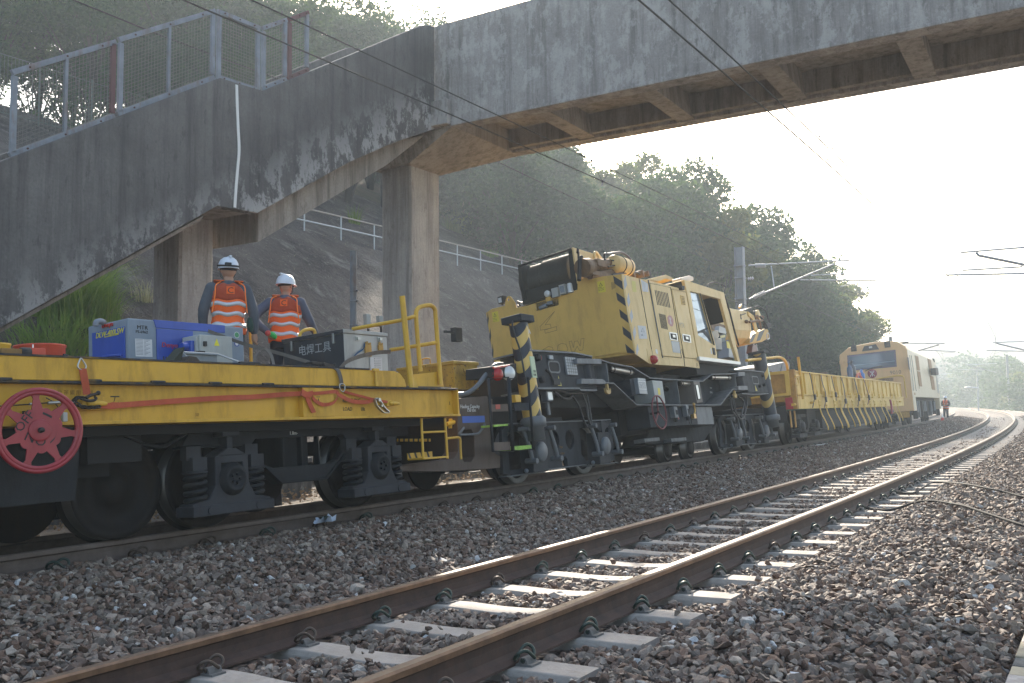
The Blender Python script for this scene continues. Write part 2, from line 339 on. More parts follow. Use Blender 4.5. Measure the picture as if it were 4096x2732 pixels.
# far hills
def ridge(name, pts, depth, mat, base=-9):
    vs = []; fs = []; n = 60
    for i in range(n+1):
        t = i/n; a = np.interp(t, [p[0] for p in pts], [p[1] for p in pts]); h = np.interp(t, [p[0] for p in pts], [p[2] for p in pts])
        d = MC[:, 0]*math.tan(a)+np.array([MC[0, 1], MC[1, 1], 0]); p = CAM+d*depth
        h += depth*.004*vn(np.float64(i*.9), np.float64(1.))
        for q, (dd, hh) in enumerate(((0, base), (depth*.10, h*.55), (depth*.2, h), (depth*.5, base))): v = p+d*dd; vs.append((v[0], v[1], hh if q in (0, 3) else hh))
    for i in range(n):
        for q in range(3): fs.append((i*4+q, i*4+4+q, i*4+5+q, i*4+q+1))
    o = MB().add(vs, fs, 0, True).build(name, mat); tag(o, kind='structure'); return o
ridge('far_hill', [(0, .25, 4), (.3, .36, 13), (.5, .44, 17), (.7, .50, 15), (1, .75, 12)], 190, m_soil)
ridge('distant_hills', [(0, .2, 14), (.3, .40, 20), (.45, .46, 29), (.6, .52, 26), (1, .8, 24)], 250, m_soil)
# ------------------------------------------------------------------ rails, sleepers, clips
def metal_mat(name, a, b_, rough, met, sc_=8):
    m, n, b = nt(name); co = N(n, 'ShaderNodeTexCoord').outputs['Object']
    n.links.new(mix(n, ramp(n, noise(n, co, sc_, 8, .7), [(.35, 0), (.65, 1)]), a, b_), b.inputs['Base Color']); b.inputs['Roughness'].default_value = rough; b.inputs['Metallic'].default_value = met
    bump(n, b, noise(n, co, 60, 4), .15, .005); return m
m_rust = metal_mat('rail_rust', (.045, .024, .017), (.085, .045, .03), .75, 0)
m_rusthead = metal_mat('rail_head_rust', (.15, .085, .05), (.26, .15, .085), .42, .45)
m_railtop = metal_mat('rail_running_surface', (.07, .05, .036), (.13, .095, .07), .55, .4)
m_darkrail = metal_mat('dark_rail_rust', (.065, .045, .036), (.11, .08, .065), .7, 0)
m_darkhead = metal_mat('dark_rail_head', (.10, .075, .06), (.15, .115, .095), .6, .2)
RP = [(-.075, 0), (.075, 0), (.075, .012), (.035, .026), (.012, .045), (.009, .09), (.012, .122), (.034, .134), (.036, .160), (.028, .171), (-.028, .171), (-.036, .160), (-.034, .134), (-.012, .122), (-.009, .09), (-.012, .045), (-.035, .026), (-.075, .012)]
RM = [0, 0, 0, 0, 0, 0, 0, 1, 1, 2, 1, 1, 0, 0, 0, 0, 0, 0]
def rail(tr, off, s0, s1, mats, label):
    S = np.concatenate([np.arange(s0, 60, .5), np.arange(60, s1, 1.)]); mb = MB(); n = len(RP)
    for s in S: mb.v += [tuple(tp(tr, s, off+p[0], p[1])) for p in RP]
    for i in range(len(S)-1):
        for j in range(n):
            k = (j+1) % n; mb.f.append((i*n+j, (i+1)*n+j, (i+1)*n+k, i*n+k)); mb.m.append(RM[j]); mb.sm.append(False)
    o = mb.build('rail', mats); tag(o, label, 'rail', 'running rails of the two tracks'); return o
rail(t2, -.7535, -6, 150, [m_rust, m_rusthead, m_railtop], 'rusty rail of the empty near track, the one on its train side')
rail(t2, .7535, -6, 150, [m_rust, m_rusthead, m_railtop], 'rusty rail of the empty near track, the one nearest the camera')
rail(t1, .7535, -14, 150, [m_darkrail, m_darkhead, m_darkhead], 'dark rail under the near-side wheels of the train')
rail(t1, -.7535, -14, 150, [m_darkrail, m_darkhead, m_darkhead], 'dark rail under the far-side wheels of the train')
m, n, b = nt('sleeper_concrete'); m_sleeper = m; co = N(n, 'ShaderNodeTexCoord').outputs['Object']
c = mix(n, ramp(n, noise(n, co, 4, 8, .7), [(.3, 0), (.7, 1)]), (.26, .225, .19), (.40, .355, .31)); c = mix(n, ramp(n, noise(n, co, 18, 5, .7), [(.58, 0), (.72, .55)]), c, (.17, .13, .1))
n.links.new(c, b.inputs['Base Color']); b.inputs['Roughness'].default_value = .85; bump(n, b, noise(n, co, 40, 5), .4, .01)
m_clip = metal_mat('clip_green_steel', (.02, .04, .033), (.06, .075, .06), .45, .5); m_clip2 = metal_mat('clip_brown_steel', (.05, .035, .028), (.1, .07, .05), .55, .4); m_cast = metal_mat('cast_shoulder', (.11, .11, .105), (.2, .19, .18), .6, .3)
m_dark = plain('black_rubber', (.012, .012, .013), .7)
def sleeper_mb():
    mb = MB(); secs = []
    for x, z in ((-1.22, -.01), (-.95, 0), (-.58, 0), (-.46, -.005), (-.34, -.014), (-.2, -.024), (0, -.029), (.2, -.024), (.34, -.014), (.46, -.005), (.58, 0), (.95, 0), (1.22, -.01)):
        a, c = .105, .135; secs.append([(x, -c, -.2), (x, c, -.2), (x, a+.008, z-.03), (x, a-.006, z), (x, -a+.006, z), (x, -a-.008, z-.03)])
    mb.loft(secs, 0, False); return mb
SLP = sleeper_mb()
def clip_mb(sg):          # sg=+1: clip on the +x side of the rail
    mb = MB()
    P = [(0, -.055, .032), (0, .0, .032), (0, .05, .034), (-.004, .078, .05), (-.018, .082, .078), (-.036, .06, .095), (-.046, .03, .085), (-.05, .0, .06), (-.052, -.025, .036), (-.046, -.055, .036), (-.03, -.078, .05), (-.005, -.08, .075), (.018, -.06, .088), (.03, -.03, .078), (.036, .0, .052), (.036, .02, .036)]
    mb.tube([(sg*p[0], p[1], p[2]) for p in smooth_path(P, 3)], .0105, 7, 0)
    mb.prism([(-.03, 0), (.03, 0), (.026, .028), (.014, .046), (-.014, .046), (-.026, .028)], 'y', -.045, .045, 1)
    mb.box(sg*.0-.055, sg*.0+.06, -.05, .05, -.001, .012, 1); mb.cyl((0, -.047, .03), (0, -.0451, .03), .014, 10, 2)
    return mb
CLP = {1: clip_mb(1), -1: clip_mb(-1)}
slp0 = SLP.build('concrete_sleeper', m_sleeper, bevel=.006); clipm = {}
for sg in (1, -1):
    for k, mm in ((0, m_clip), (1, m_clip2)): clipm[sg, k] = CLP[sg].build('rail_clip', [mm, m_cast, m_dark], slp0)
tmpl = list(slp0.children)
def place_sleeper(tr, s, dz, nclips, label, group, first=False):
    o = slp0.copy(); COL.objects.link(o)
    x, y, z, t = tr(s); t = float(t)+R_.uniform(-.006, .006)
    o.matrix_world = Matrix.Translation(tp(tr, s, 0, dz)) @ Matrix.Rotation(t, 4, 'Z') @ Matrix.Rotation(-CANT, 4, 'Y')
    tag(o, label, 'sleeper', group)
    for off, sg in ((-.7535, 1), (.7535, 1), (-.7535, -1), (.7535, -1))[:nclips]:
        c = clipm[sg, R_.choice((0, 0, 1))].copy(); c.parent = o; COL.objects.link(c); c.location = (off+sg*.118, R_.uniform(-.008, .008), 0)
        c.rotation_euler = (0, 0, R_.uniform(-.05, .05)); c.scale = (.88, .88, .88)
    return o
for i in range(-2, 118):
    nc = 4 if i < 8 else 2 if i < 95 else 0
    place_sleeper(t2, i*DS, -.002, nc, 'pale concrete sleeper of the empty near track, lying across between its rusty rails', 'concrete sleepers of the empty near track')
for i in range(-8, 72):
    s = .687+.667*i
    x, y, z, t = t1(s); o = slp0.copy(); COL.objects.link(o); o.matrix_world = Matrix.Translation(tp(t1, s, 0, -.002)) @ Matrix.Rotation(float(t), 4, 'Z') @ Matrix.Rotation(-CANT, 4, 'Y')
    tag(o, 'dark half-buried concrete sleeper under the train', 'sleeper', 'concrete sleepers under the train')
    c = clipm[1, R_.choice((0, 1))].copy(); c.parent = o; COL.objects.link(c); c.location = (.7535+.118, 0, 0)
for c in tmpl: bpy.data.objects.remove(c)
bpy.data.objects.remove(slp0)
# ------------------------------------------------------------------ ballast stones
from mathutils import Vector as V3
def hull_rock(rs, npt=11):
    import bmesh
    bm = bmesh.new(); pts = rs.normal(size=(npt, 3)); pts /= np.linalg.norm(pts, axis=1)[:, None]; pts *= np.array([1, rs.uniform(.55, .95), rs.uniform(.4, .75)])*rs.uniform(.8, 1.1, (npt, 1))
    for p in pts: bm.verts.new(p)
    r = bmesh.ops.convex_hull(bm, input=bm.verts); bmesh.ops.delete(bm, geom=[v for v in bm.verts if not v.link_faces], context='VERTS')
    bm.verts.index_update(); bmesh.ops.triangulate(bm, faces=bm.faces)
    v = np.array([x.co[:] for x in bm.verts]); f = np.array([[q.index for q in fc.verts] for fc in bm.faces]); bm.free(); return v, f
ROCK = [hull_rock(NP, 12) for _ in range(24)]; ROCKL = [hull_rock(NP, 7) for _ in range(12)]
def euler_mats(n):
    a = NP.uniform(0, 2*PI, n); b = NP.normal(0, .5, n); c = NP.normal(0, .5, n)
    ca, sa, cb, sb, cc, scn = np.cos(a), np.sin(a), np.cos(b), np.sin(b), np.cos(c), np.sin(c)
    z = np.zeros(n); o = np.ones(n)
    Rz = np.stack([ca, -sa, z, sa, ca, z, z, z, o], -1).reshape(n, 3, 3); Rx = np.stack([o, z, z, z, cb, -sb, z, sb, cb], -1).reshape(n, 3, 3); Ry = np.stack([cc, z, scn, z, o, z, -scn, z, cc], -1).reshape(n, 3, 3)
    return Rz @ Rx @ Ry
def scatter(name, P, size, lib, mat, tint=None):
    n = len(P); kind = NP.randint(0, len(lib), n); RM_ = euler_mats(n); vs = []; fs = []; tn = []; o = 0
    tint = NP.uniform(0, 1, n) if tint is None else tint
    for k, (v, f) in enumerate(lib):
        ix = np.where(kind == k)[0]
        if not len(ix): continue
        q = np.einsum('nij,vj->nvi', RM_[ix], v)*size[ix][:, None, None]+P[ix][:, None, :]
        vs.append(q.reshape(-1, 3)); L = len(v); fs.append((f[None]+(o+np.arange(len(ix))*L)[:, None, None]).reshape(-1, 3)); tn.append(np.repeat(tint[ix], L)); o += L*len(ix)
    vs = np.concatenate(vs); fs = np.concatenate(fs); tn = np.concatenate(tn)
    me = bpy.data.meshes.new(name); me.vertices.add(len(vs)); me.vertices.foreach_set('co', vs.astype(np.float32).ravel())
    me.loops.add(fs.size); me.loops.foreach_set('vertex_index', fs.astype(np.int32).ravel()); me.polygons.add(len(fs)); me.polygons.foreach_set('loop_start', np.arange(0, fs.size, 3, dtype=np.int32))
    try: me.polygons.foreach_set('loop_total', np.full(len(fs), 3, np.int32))
    except Exception: pass
    me.polygons.foreach_set('use_smooth', np.zeros(len(fs), bool)); me.update(calc_edges=True); at = me.attributes.new('tint', 'FLOAT', 'POINT'); at.data.foreach_set('value', tn.astype(np.float32)); me.materials.append(mat)
    ob = bpy.data.objects.new(name, me); COL.objects.link(ob); tag(ob, kind='stuff'); return ob
def stones(name, s0, s1, d0, d1, dens, sz, lib, up=.0):
    n = int((s1-s0)*(d1-d0)*dens); s = NP.uniform(s0, s1, n); d = NP.uniform(d0, d1, n)
    x, y, z0, t = t2(s); X = x+d*np.cos(t); Y = y+d*np.sin(t); size = sz*(.5+.85*NP.rand(n)**1.3)*np.where(NP.rand(n) < .06, 1.35, 1)
    z = gz(d, s)+NP.uniform(-.012, .02, n)+up+.018*vn(d*5, s*5)
    # keep stones off sleeper tops, rails and clips of the near track
    ph = np.abs((s/DS+.5) % 1-.5)*DS; ins = np.abs(d) < 1.27
    onsl = ins & (ph < .125+size*.35); rail_ = (np.abs(np.abs(d)-.7535) < .085+size*.6); clip = (np.abs(np.abs(d)-.78) < .21) & (ph < .16)
    keep = ~(onsl & (NP.rand(n) > .012)) & ~(rail_ & (z > -9)) & ~clip
    # t1
    x1, y1, z1, th1 = t1(s); d1_ = (X-x1)*np.cos(th1)+(Y-y1)*np.sin(th1)
    keep &= ~(np.abs(np.abs(d1_)-.7535) < .085+size*.5); keep &= ~((d > 2.84))
    z = np.where(onsl, CANT*d+.0023*s+size*.35, z)
    P = np.stack([X, Y, z], -1)[keep]; tn = NP.beta(1.5, 1.6, n)[keep]; hi = NP.rand(len(tn)) < .025; tn = np.where(hi, NP.uniform(.93, 1, len(tn)), tn*.93)
    return scatter(name, P, size[keep], lib, m_stone, tn)
stones('ballast_stones', -2.2, 6, -3.3, 2.86, 950, .034, ROCK)
stones('ballast_stones', 6, 15, -3.4, 2.86, 620, .036, ROCK)
stones('ballast_stones', 15, 34, -3.6, 2.86, 330, .04, ROCKL)
stones('ballast_stones', 34, 75, -3.8, 2.86, 120, .05, ROCKL)
stones('ballast_stones', -4, 30, -6.5, -3.3, 90, .036, ROCKL)
stones('ballast_stones', 0, 2.2, -1.9, -.8, 160, .05, ROCK)
# ------------------------------------------------------------------ footbridge
KO = np.array([-6.40866406, 9.28628734, 6.2]); bx = Vector((1, .033, 0)).normalized(); by = Vector((-bx.y, bx.x, 0))
BF = Frame(KO, np.array([[bx.x, by.x, 0], [bx.y, by.y, 0], [0, 0, 1]]))
SF = Frame(KO, np.eye(3))
br = thing('footbridge', 'long concrete footbridge girder spanning above both tracks and the train', 'footbridge', BF)
L1 = 22
mb = MB()
mb.prism([(0, 0), (.28, 0), (.28, .09), (.16, .16), (.16, 1.86), (0, 1.86)], 'x', -.03, L1)            # near parapet girder
mb.box(-.03, L1, -.012, .0, .0, .05); o = mb.build('parapet', m_girder, br, bevel=.012)
mb = MB(); mb.prism([(2.3, 0), (2.02, 0), (2.02, .09), (2.14, .16), (2.14, 1.86), (2.3, 1.86)], 'x', -.03, L1); mb.build('parapet', m_girder, br, bevel=.012)
mb = MB(); mb.box(-.03, L1, .161, 2.139, .42, .6)
for i in range(12):
    x = 1.95+1.9*i; mb.prism([(x-.16, .02), (x+.16, .02), (x+.11, .419), (x-.11, .419)], 'y', .165, 2.135)
mb.box(0, L1, .161, .42, .06, .419); mb.box(0, L1, 1.9, 2.139, .06, .419); mb.build('deck_soffit', m_soffit, br, bevel=.01)
# haunch over the column
mb = MB(); mb.hexa([(-1.6, .2, -.46), (-.75, .2, -.46), (-.75, 1.2, -.46), (-1.6, 1.2, -.46), (-2.0, .02, .0), (.35, .02, .0), (.35, 2.28, .0), (-2.0, 2.28, .0)]); mb.box(-2.0, .35, .17, 2.13, .002, .41); mb.build('haunch', m_soffit, br, bevel=.01)
mb = MB(); mb.box(-.12, .34, -.13, -.002, .02, .46); mb.build('bracket', m_girder, br, bevel=.01)
mb = MB(); mb.prism([(-.55, 2.05), (-1.95, 2.05), (-1.95, .05), (-.55, .05)], 'z', .3, .45); mb.build('landing_slab', m_soffit, br)
# stair flight along the line
st = thing('stair_flight', 'dark lichen-stained concrete stair descending from the footbridge along the track', 'staircase', SF)
top = [(-.02, 1.86), (-.35, 1.76), (-2.157, .64), (-3.9, -.435), (-4.63, -.47), (-7.45, -2.22), (-12.5, -5.35)]
bot = [(-12.5, -7.3), (-7.42, -4.0), (-4.65, -2.2), (-3.98, -2.18), (-2.154, -1.06), (-1.1, -.5), (-.02, -.0)]
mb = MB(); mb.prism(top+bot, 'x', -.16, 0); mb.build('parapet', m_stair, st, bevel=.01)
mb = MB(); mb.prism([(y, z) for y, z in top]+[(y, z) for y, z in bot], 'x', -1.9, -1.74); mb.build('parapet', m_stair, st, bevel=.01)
soff = [(-12.5, -7.28), (-7.42, -3.98), (-4.65, -2.18), (-3.98, -2.16), (-2.154, -1.04), (-1.1, -.48), (.25, .3)]
mb = MB(); mb.prism(soff+[(y, z+.25) for y, z in reversed(soff)], 'x', -1.739, -.161)
for i in range(34):
    y = -4.7-i*.27; z = -1.93-.05-i*.168
    if y > -12: mb.box(-1.739, -.161, y-.27, y, z-.2, z)
mb.build('stair_slab', m_soffit, st)
bA = SF.at('p', 0, 665, x=-.3); bB = SF.at('p', 700, 245, x=-.3); k_ = (bB[2]-bA[2])/(bB[1]-bA[1]); f_ = lambda y: bA[2]+(y-bA[1])*k_
MB().prism([(-3.7, -2.17), (-3.7, f_(-3.7)), (bB[1]+.1, f_(bB[1]+.1)), (.1, -.02), (-1.1, -.47), (-2.154, -1.03), (-3.7, -2.0)], 'x', -1.5, -.3).build('stringer_beam', m_soffit, st, bevel=.01)
bA = SF.at('a', 0, 800, x=-.2); bB = SF.at('a', 1250, 100, x=-.2); k_ = (bB[2]-bA[2])/(bB[1]-bA[1]); f_2 = lambda y: bA[2]+(y-bA[1])*k_
MB().prism([(-12, -7.1), (-12, f_2(-12)), (-4.75, f_2(-4.75)), (-4.70, -2.3), (-7.42, -4.05)], 'x', -1.6, -.2).build('stringer_beam', m_soffit, st, bevel=.01)
m_caulk = plain('white_joint_sealant', (.72, .72, .7), .8)
mb = MB(); P = [(.003, -4.34, -.49), (.004, -4.335, -.8), (.004, -4.30, -1.2), (.004, -4.31, -1.6), (.004, -4.335, -1.9), (.003, -4.33, -2.17)]
P = [SF.at('l', u, v, x=.003) for u, v in ((1562, 560), (1566, 700), (1572, 850), (1578, 990), (1568, 1120), (1558, 1240), (1550, 1370))]
mb.ribbon(smooth_path(P, 4), (0, .021, 0), .012); mb.build('sealant_strip', m_caulk, st)
# columns: tall pier under the girder and shorter pier under the landing
def pier(name, F, x0, x1, y0, y1, ztop, zbot, lab):
    mb = MB(); c = .035; pl = [(x0+c, y0), (x1-c, y0), (x1, y0+c), (x1, y1-c), (x1-c, y1), (x0+c, y1), (x0, y1-c), (x0, y0+c)]
    mb.prism(pl, 'z', zbot, ztop); o = mb.build(name, m_column); o.matrix_world = F.mat(); tag(o, lab, 'column'); return o
pier('bridge_column', SF, -1.5, -.8, .27, 1.15, -.44, -6.5, 'tall square concrete column carrying the footbridge girder behind the wagon end')
pier('bridge_column', SF, -1.62, -1.0, -4.47, -3.9, -2.1, -6.5, 'stained shorter concrete column under the stair landing behind the worker')
# mesh screen panels on the stair parapet
m_galv = paint('galvanised_steel', (.22, .24, .27), .5, .35, 5, (.2, .1, .05), .8, metal=.35); m_purple = paint('old_red_primer', (.13, .06, .06), .6, .3, 5); m_mesh = plain('mesh_wire', (.17, .17, .15), .6, .3)
def panel(y0, y1, zb0, zb1, zt0, zt1, mats, lab, mids=()):
    t = thing('mesh_screen_panel', lab, 'fence panel', SF, group='mesh screen panels on the stair'); x = -.08; w_ = .028
    mats = mats if isinstance(mats, list) else [mats]*4
    def bar(a, b, mm, nm, w=.03):
        d = Vector((0, b[0]-a[0], b[1]-a[1])).normalized(); n_ = Vector((0, -d.z, d.y))*w; A = Vector((x, *a)); B = Vector((x, *b)); q = .022; X = Vector((q, 0, 0))
        MB().hexa([A-n_-X, A+n_-X, B+n_-X, B-n_-X, A-n_+X, A+n_+X, B+n_+X, B-n_+X]).build(nm, mm, t, bevel=.004)
    bar((y0, zt0), (y1, zt1), mats[0], 'rail'); bar((y0, zb0), (y1, zb1), mats[1], 'rail'); bar((y0+.03, zb0+.03), (y0+.03, zt0-.03), mats[2], 'post'); bar((y1-.03, zb1+.03), (y1-.03, zt1-.03), mats[3], 'post')
    for f_ in mids: y = lerp(y0, y1, f_); bar((y, lerp(zb0, zb1, f_)+.03), (y, lerp(zt0, zt1, f_)-.03), m_galv, 'post', .02)
    mb = MB(); H = zt0-zb0; Lh = y1-y0; sp = .05; i = 0; r = .003
    def seg(a, b):
        mb.add([(x-r, *a), (x+r, a[0], a[1]), (x+r, *b), (x-r, *b), (x, a[0]+r*1.6, a[1]-r*1.6), (x, b[0]+r*1.6, b[1]-r*1.6)], [(0, 1, 2, 3), (0, 4, 5, 3)])
    n_ = int(Lh/.045)
    for i in range(1, n_): f_ = i/n_; y = lerp(y0, y1, f_); seg((y, lerp(zb0, zb1, f_)), (y, lerp(zt0, zt1, f_)))
    n2 = int(H/.045)
    for i in range(1, n2): f_ = i/n2; seg((y0, lerp(zb0, zt0, f_)), (y1, lerp(zb1, zt1, f_)))
    mb.build('mesh', m_mesh, t, fix=False)
    mb = MB()
    for f_ in (.15, .5, .85):
        for zz in ((zb0, zb1), (zt0, zt1)): y = lerp(y0, y1, f_); z = lerp(*zz, f_); MB().cyl((x+.022, y, z), (x+.032, y, z), .011, 8).build('bolt', plain('rusty_bolt', (.07, .03, .02), .8), t)
g = m_galv
panel(-7.33, -6.11, -2.12, -1.37, -1.21, -.46, [g, g, g, m_purple], 'lowest mesh screen panel on the stair, with rusty end post', (.5,))
panel(-6.07, -4.67, -1.33, -.46, -.42, .45, [g, g, g, g], 'long middle mesh screen panel on the stair, up to the landing corner', (.5,))
panel(-4.63, -3.9, -.44, -.42, .46, .48, [g, g, g, g], 'level mesh screen panel above the white sealed joint of the landing')
panel(-3.86, -3.40, -.38, -.10, .49, .78, [g, g, g, g], 'narrow mesh screen panel just right of the landing')
panel(-3.37, -2.97, -.08, .17, .79, 1.05, [m_purple, m_purple, m_purple, g], 'dark red framed mesh screen panel, topmost on the stair')
# ------------------------------------------------------------------ slope railing, pole, low wall
hr = thing('slope_handrail', 'grey tubular handrail along the bench of the shotcrete slope', 'railing', group=None)
m_tube = plain('pale_tube', (.42, .44, .46), .45, .4); m_tube2 = plain('weathered_tube', (.36, .31, .27), .7, .1)
def rp(s, off, z): p = tp(t1, s, off, 0, 0); return Vector((p.x, p.y, z))
zb = lambda s: 7.32+(s-19)*.011
S_ = np.arange(9.8, 47, 1.88)
for i, s in enumerate(S_): MB().cyl(rp(s, -15, zb(s)-.3), rp(s, -15, zb(s)+.85), .026, 8).build('post', m_tube, hr)
for h, mm in ((.85, m_tube2), (.42, m_tube)): MB().tube([rp(s, -15, zb(s)+h) for s in S_], .03, 8).build('rail', mm, hr)
F_ = Frame((0, 0, 0), np.eye(3))
def pole_at(k, u, vtop, off, s, r, name, lab, cat, mat_, zbot=-.2):
    p = tp(t1, s, off, 0, 0); return p
po = thing('steel_pole', 'bare grey steel pole standing on the cess behind the tool chest', 'pole'); p = tp(t1, 9.15, -4, 0, 0)
MB().cyl((p.x, p.y, -.2), (p.x, p.y, 4.2), .062, 16).build('shaft', m_galv, po)
for z in (3.46, 3.27, 2.83): MB().lathe((p.x, p.y, z), (0, 0, 1), [(.066, -.012), (.071, -.012), (.071, .012), (.066, .012)], 16).box(p.x+.06, p.x+.11, p.y-.015, p.y+.015, z-.012, z+.012).build('clamp', m_galv, po)
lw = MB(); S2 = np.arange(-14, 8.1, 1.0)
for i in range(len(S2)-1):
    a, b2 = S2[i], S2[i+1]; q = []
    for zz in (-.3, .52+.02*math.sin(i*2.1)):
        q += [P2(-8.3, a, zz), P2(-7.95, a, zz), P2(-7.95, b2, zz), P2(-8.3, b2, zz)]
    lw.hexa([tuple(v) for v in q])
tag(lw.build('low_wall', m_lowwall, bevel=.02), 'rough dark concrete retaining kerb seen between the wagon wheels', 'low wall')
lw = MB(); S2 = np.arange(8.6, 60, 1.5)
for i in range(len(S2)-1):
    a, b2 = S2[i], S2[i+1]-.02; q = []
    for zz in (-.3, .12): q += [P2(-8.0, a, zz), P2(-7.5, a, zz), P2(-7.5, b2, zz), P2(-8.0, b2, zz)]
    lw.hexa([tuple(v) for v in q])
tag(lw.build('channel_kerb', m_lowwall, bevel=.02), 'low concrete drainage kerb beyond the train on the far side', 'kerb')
# cable trough on the near side
m_trough = paint('trough_concrete', (.36, .31, .22), .9, .5, 4, (.12, .09, .07), .4)
ct = thing('cable_trough', 'row of ochre and grey concrete trough blocks at the ballast edge, bottom right', 'cable trough')
s = -1.5; i = 0
while s < 8:
    L = .17 if s < 4 else .6; q = []
    for zz in (-.2, .085+R_.uniform(-.004, .004)): q += [P2(2.86, s, zz), P2(3.34, s, zz), P2(3.34, s+L-.012, zz), P2(2.86, s+L-.012, zz)]
    MB().hexa([tuple(v) for v in q]).build('cover_block', [m_trough, m_column, m_lowwall][(0, 0, 1, 0, 2)[i % 5]], ct, bevel=.006); s += L; i += 1
for s_, lab in ((8, 0),):
    mb = MB()
    for s in np.arange(8, 130, 1.2):
        q = []
        for zz in (-.2, .085): q += [P2(2.86, s, zz+.0018*s), P2(3.34, s, zz+.0018*s), P2(3.34, s+1.18, zz+.0018*s), P2(2.86, s+1.18, zz+.0018*s)]
        mb.hexa([tuple(v) for v in q])
    mb.build('cover_row', m_trough, ct)
# ------------------------------------------------------------------ overhead line
m_wire = plain('copper_wire', (.035, .032, .03), .6, .3)
def rel(tr, s, off, z): p = tp(tr, s, off, 0, 0); return Vector((p.x, p.y, z))
def wire(name, pts, r, lab, grp='overhead wires'): return tag(MB().tube(pts, r, 6).build(name, m_wire), lab, 'wire', grp)
SS = list(np.arange(-3, 30, 1.5))+list(np.arange(30, 150, 4))
wire('contact_wire', [rel(t1, s, .12*math.sin(s*.11), 5.3+max(0, s-40)*.002) for s in SS], .010, 'lower overhead contact wire above the train')
wire('catenary_wire', [rel(t1, s, .12*math.sin(s*.11), 5.59+.55*((s-12)/44)**2 if s < 56 else 6.1) for s in SS], .009, 'upper overhead catenary wire above the train')
wire('contact_wire', [rel(t2, s, -.05, 4.93+max(0, s-22)*.006) for s in SS], .010, 'lower overhead contact wire above the empty near track')
wire('catenary_wire', [rel(t2, s, -.05, 5.19+.5*((s-8)/44)**2 if s < 50 else 5.7) for s in SS], .009, 'upper overhead catenary wire above the empty near track')
fe = [SF.at(k, u, v, x=0.0) for k, u, v in (('l', 480, 0),)]
FP = [rel(t1, s, -3.0, z) for s, z in ((0, 6.75), (3, 6.35), (8, 6.40), (11, 6.5), (12.6, 6.44), (16, 6.32), (21.2, 6.17), (25, 6.1), (29.6, 6.02))]
wire('feeder_wire', smooth_path(FP, 4), .011, 'thick feeder cable running beside the bridge to the steel mast')
FP = [rel(t1, s, -2.9, z) for s, z in ((29.6, 6.02), (38, 5.85), (48, 5.8), (61, 5.95), (72, 6.4))]
wire('feeder_wire', smooth_path(FP, 4), .011, 'thick feeder cable running on from the steel mast above the locomotive')
for tr, s, za, zb_, lab in ((t1, 11.1, 5.3, 5.575, 'V-shaped dropper between the wires just right of the bridge'), (t2, 10.6, 4.93, 5.18, 'small dropper clip between the near-track wires in the white sky')):
    d = thing('dropper', lab, 'dropper'); mb = MB(); a = rel(tr, s, .0 if tr is t2 else .11, za)
    for ds in (-.42, .35): b2 = rel(tr, s+ds, .0 if tr is t2 else .11, zb_); mb.tube([a, b2], .004, 5)
    mb.build('link', m_wire, d)
    for ds, z in ((0, za), (-.42, zb_), (.35, zb_)): MB().ball(rel(tr, s+ds, 0 if tr is t2 else .11, z), .012 if tr is t2 else .02, 0, (1, 1, 1.4), 8, 6).build('clamp', m_wire, d)
m_mastg = paint('mast_galvanised', (.27, .28, .30), .55, .2, 3, (.14, .12, .11), .3, metal=.3); m_insul = plain('insulator_grey', (.36, .36, .38), .4)
def hmast(name, tr, s, off, top, bot, w_, lab, arms=True):
    m_ = thing(name, lab, 'mast'); p = rel(tr, s, off, 0); t = float(tr(s)[3]); mb = MB(); h = w_/2
    for x0, x1, y0, y1 in ((-h, -h+.018, -h, h), (h-.018, h, -h, h), (-h+.018, h-.018, -.01, .01)): mb.box(x0, x1, y0, y1, bot, top)
    mb.xf(Matrix.Translation((p.x, p.y, 0)) @ Matrix.Rotation(t, 4, 'Z')); mb.build('column', m_mastg, m_); return m_, p
MF = tframe(28.6, 28.5, 28.7, 0)       # plane across the line through the steel mast
mast, mp_ = hmast('catenary_mast', t1, 28.6, -2.85, 6.95, -.2, .30, 'grey steel catenary mast behind the crane jib')
def mpt(k, u, v): return Vector(MF.o)+Vector(MF.R @ np.array(MF.at(k, u, v, y=0)))
def insul(mb, a, b_, n_=9, r=.075):
    a = Vector(a); b_ = Vector(b_); d = b_-a
    for i in range(n_): q = a+d*((i+.5)/n_); mb.lathe(q, d, [(.03, -.02), (r, -.008), (r, .004), (.03, .014)], 12)
    mb.cyl(a, b_, .028, 8)
A = mpt('m', 495, 272); B_ = mpt('m', 610, 273); Cc = mpt('m', 1175, 238)
def part_tube(nm, pts, r, par, mat_=None): return MB().tube(pts, r, 8).build(nm, mat_ or m_tube, par)
ar = part_tube('top_arm', [A, Cc], .027, mast); mb = MB(); insul(mb, mpt('m', 540, 273), B_); mb.build('insulator', m_insul, ar)
ar = part_tube('bracket_arm', [mpt('m', 500, 500), mpt('m', 1070, 265)], .034, mast); mb = MB(); insul(mb, mpt('m', 530, 488), mpt('m', 608, 452)); mb.build('insulator', m_insul, ar)
part_tube('strut', [mpt('m', 648, 275), mpt('m', 668, 418)], .022, mast); part_tube('steady_arm', [mpt('m', 915, 340), mpt('m', 1165, 328)], .022, mast)
part_tube('registration_arm', [mpt('m', 845, 370), mpt('m', 1355, 375)], .024, mast); part_tube('registration_arm', smooth_path([mpt('m', 1115, 415), mpt('m', 1180, 402), mpt('m', 1280, 388), mpt('m', 1340, 402)], 4), .016, mast)
for v in (272, 355, 495):
    a = mpt('m', 438, v+3); b2 = mpt('m', 510, v); MB().box(-.17, .17, -.17, .17, -.02, .02).xf(Matrix.Translation(((mp_.x), mp_.y, a.z))).build('strap', m_mastg, mast)
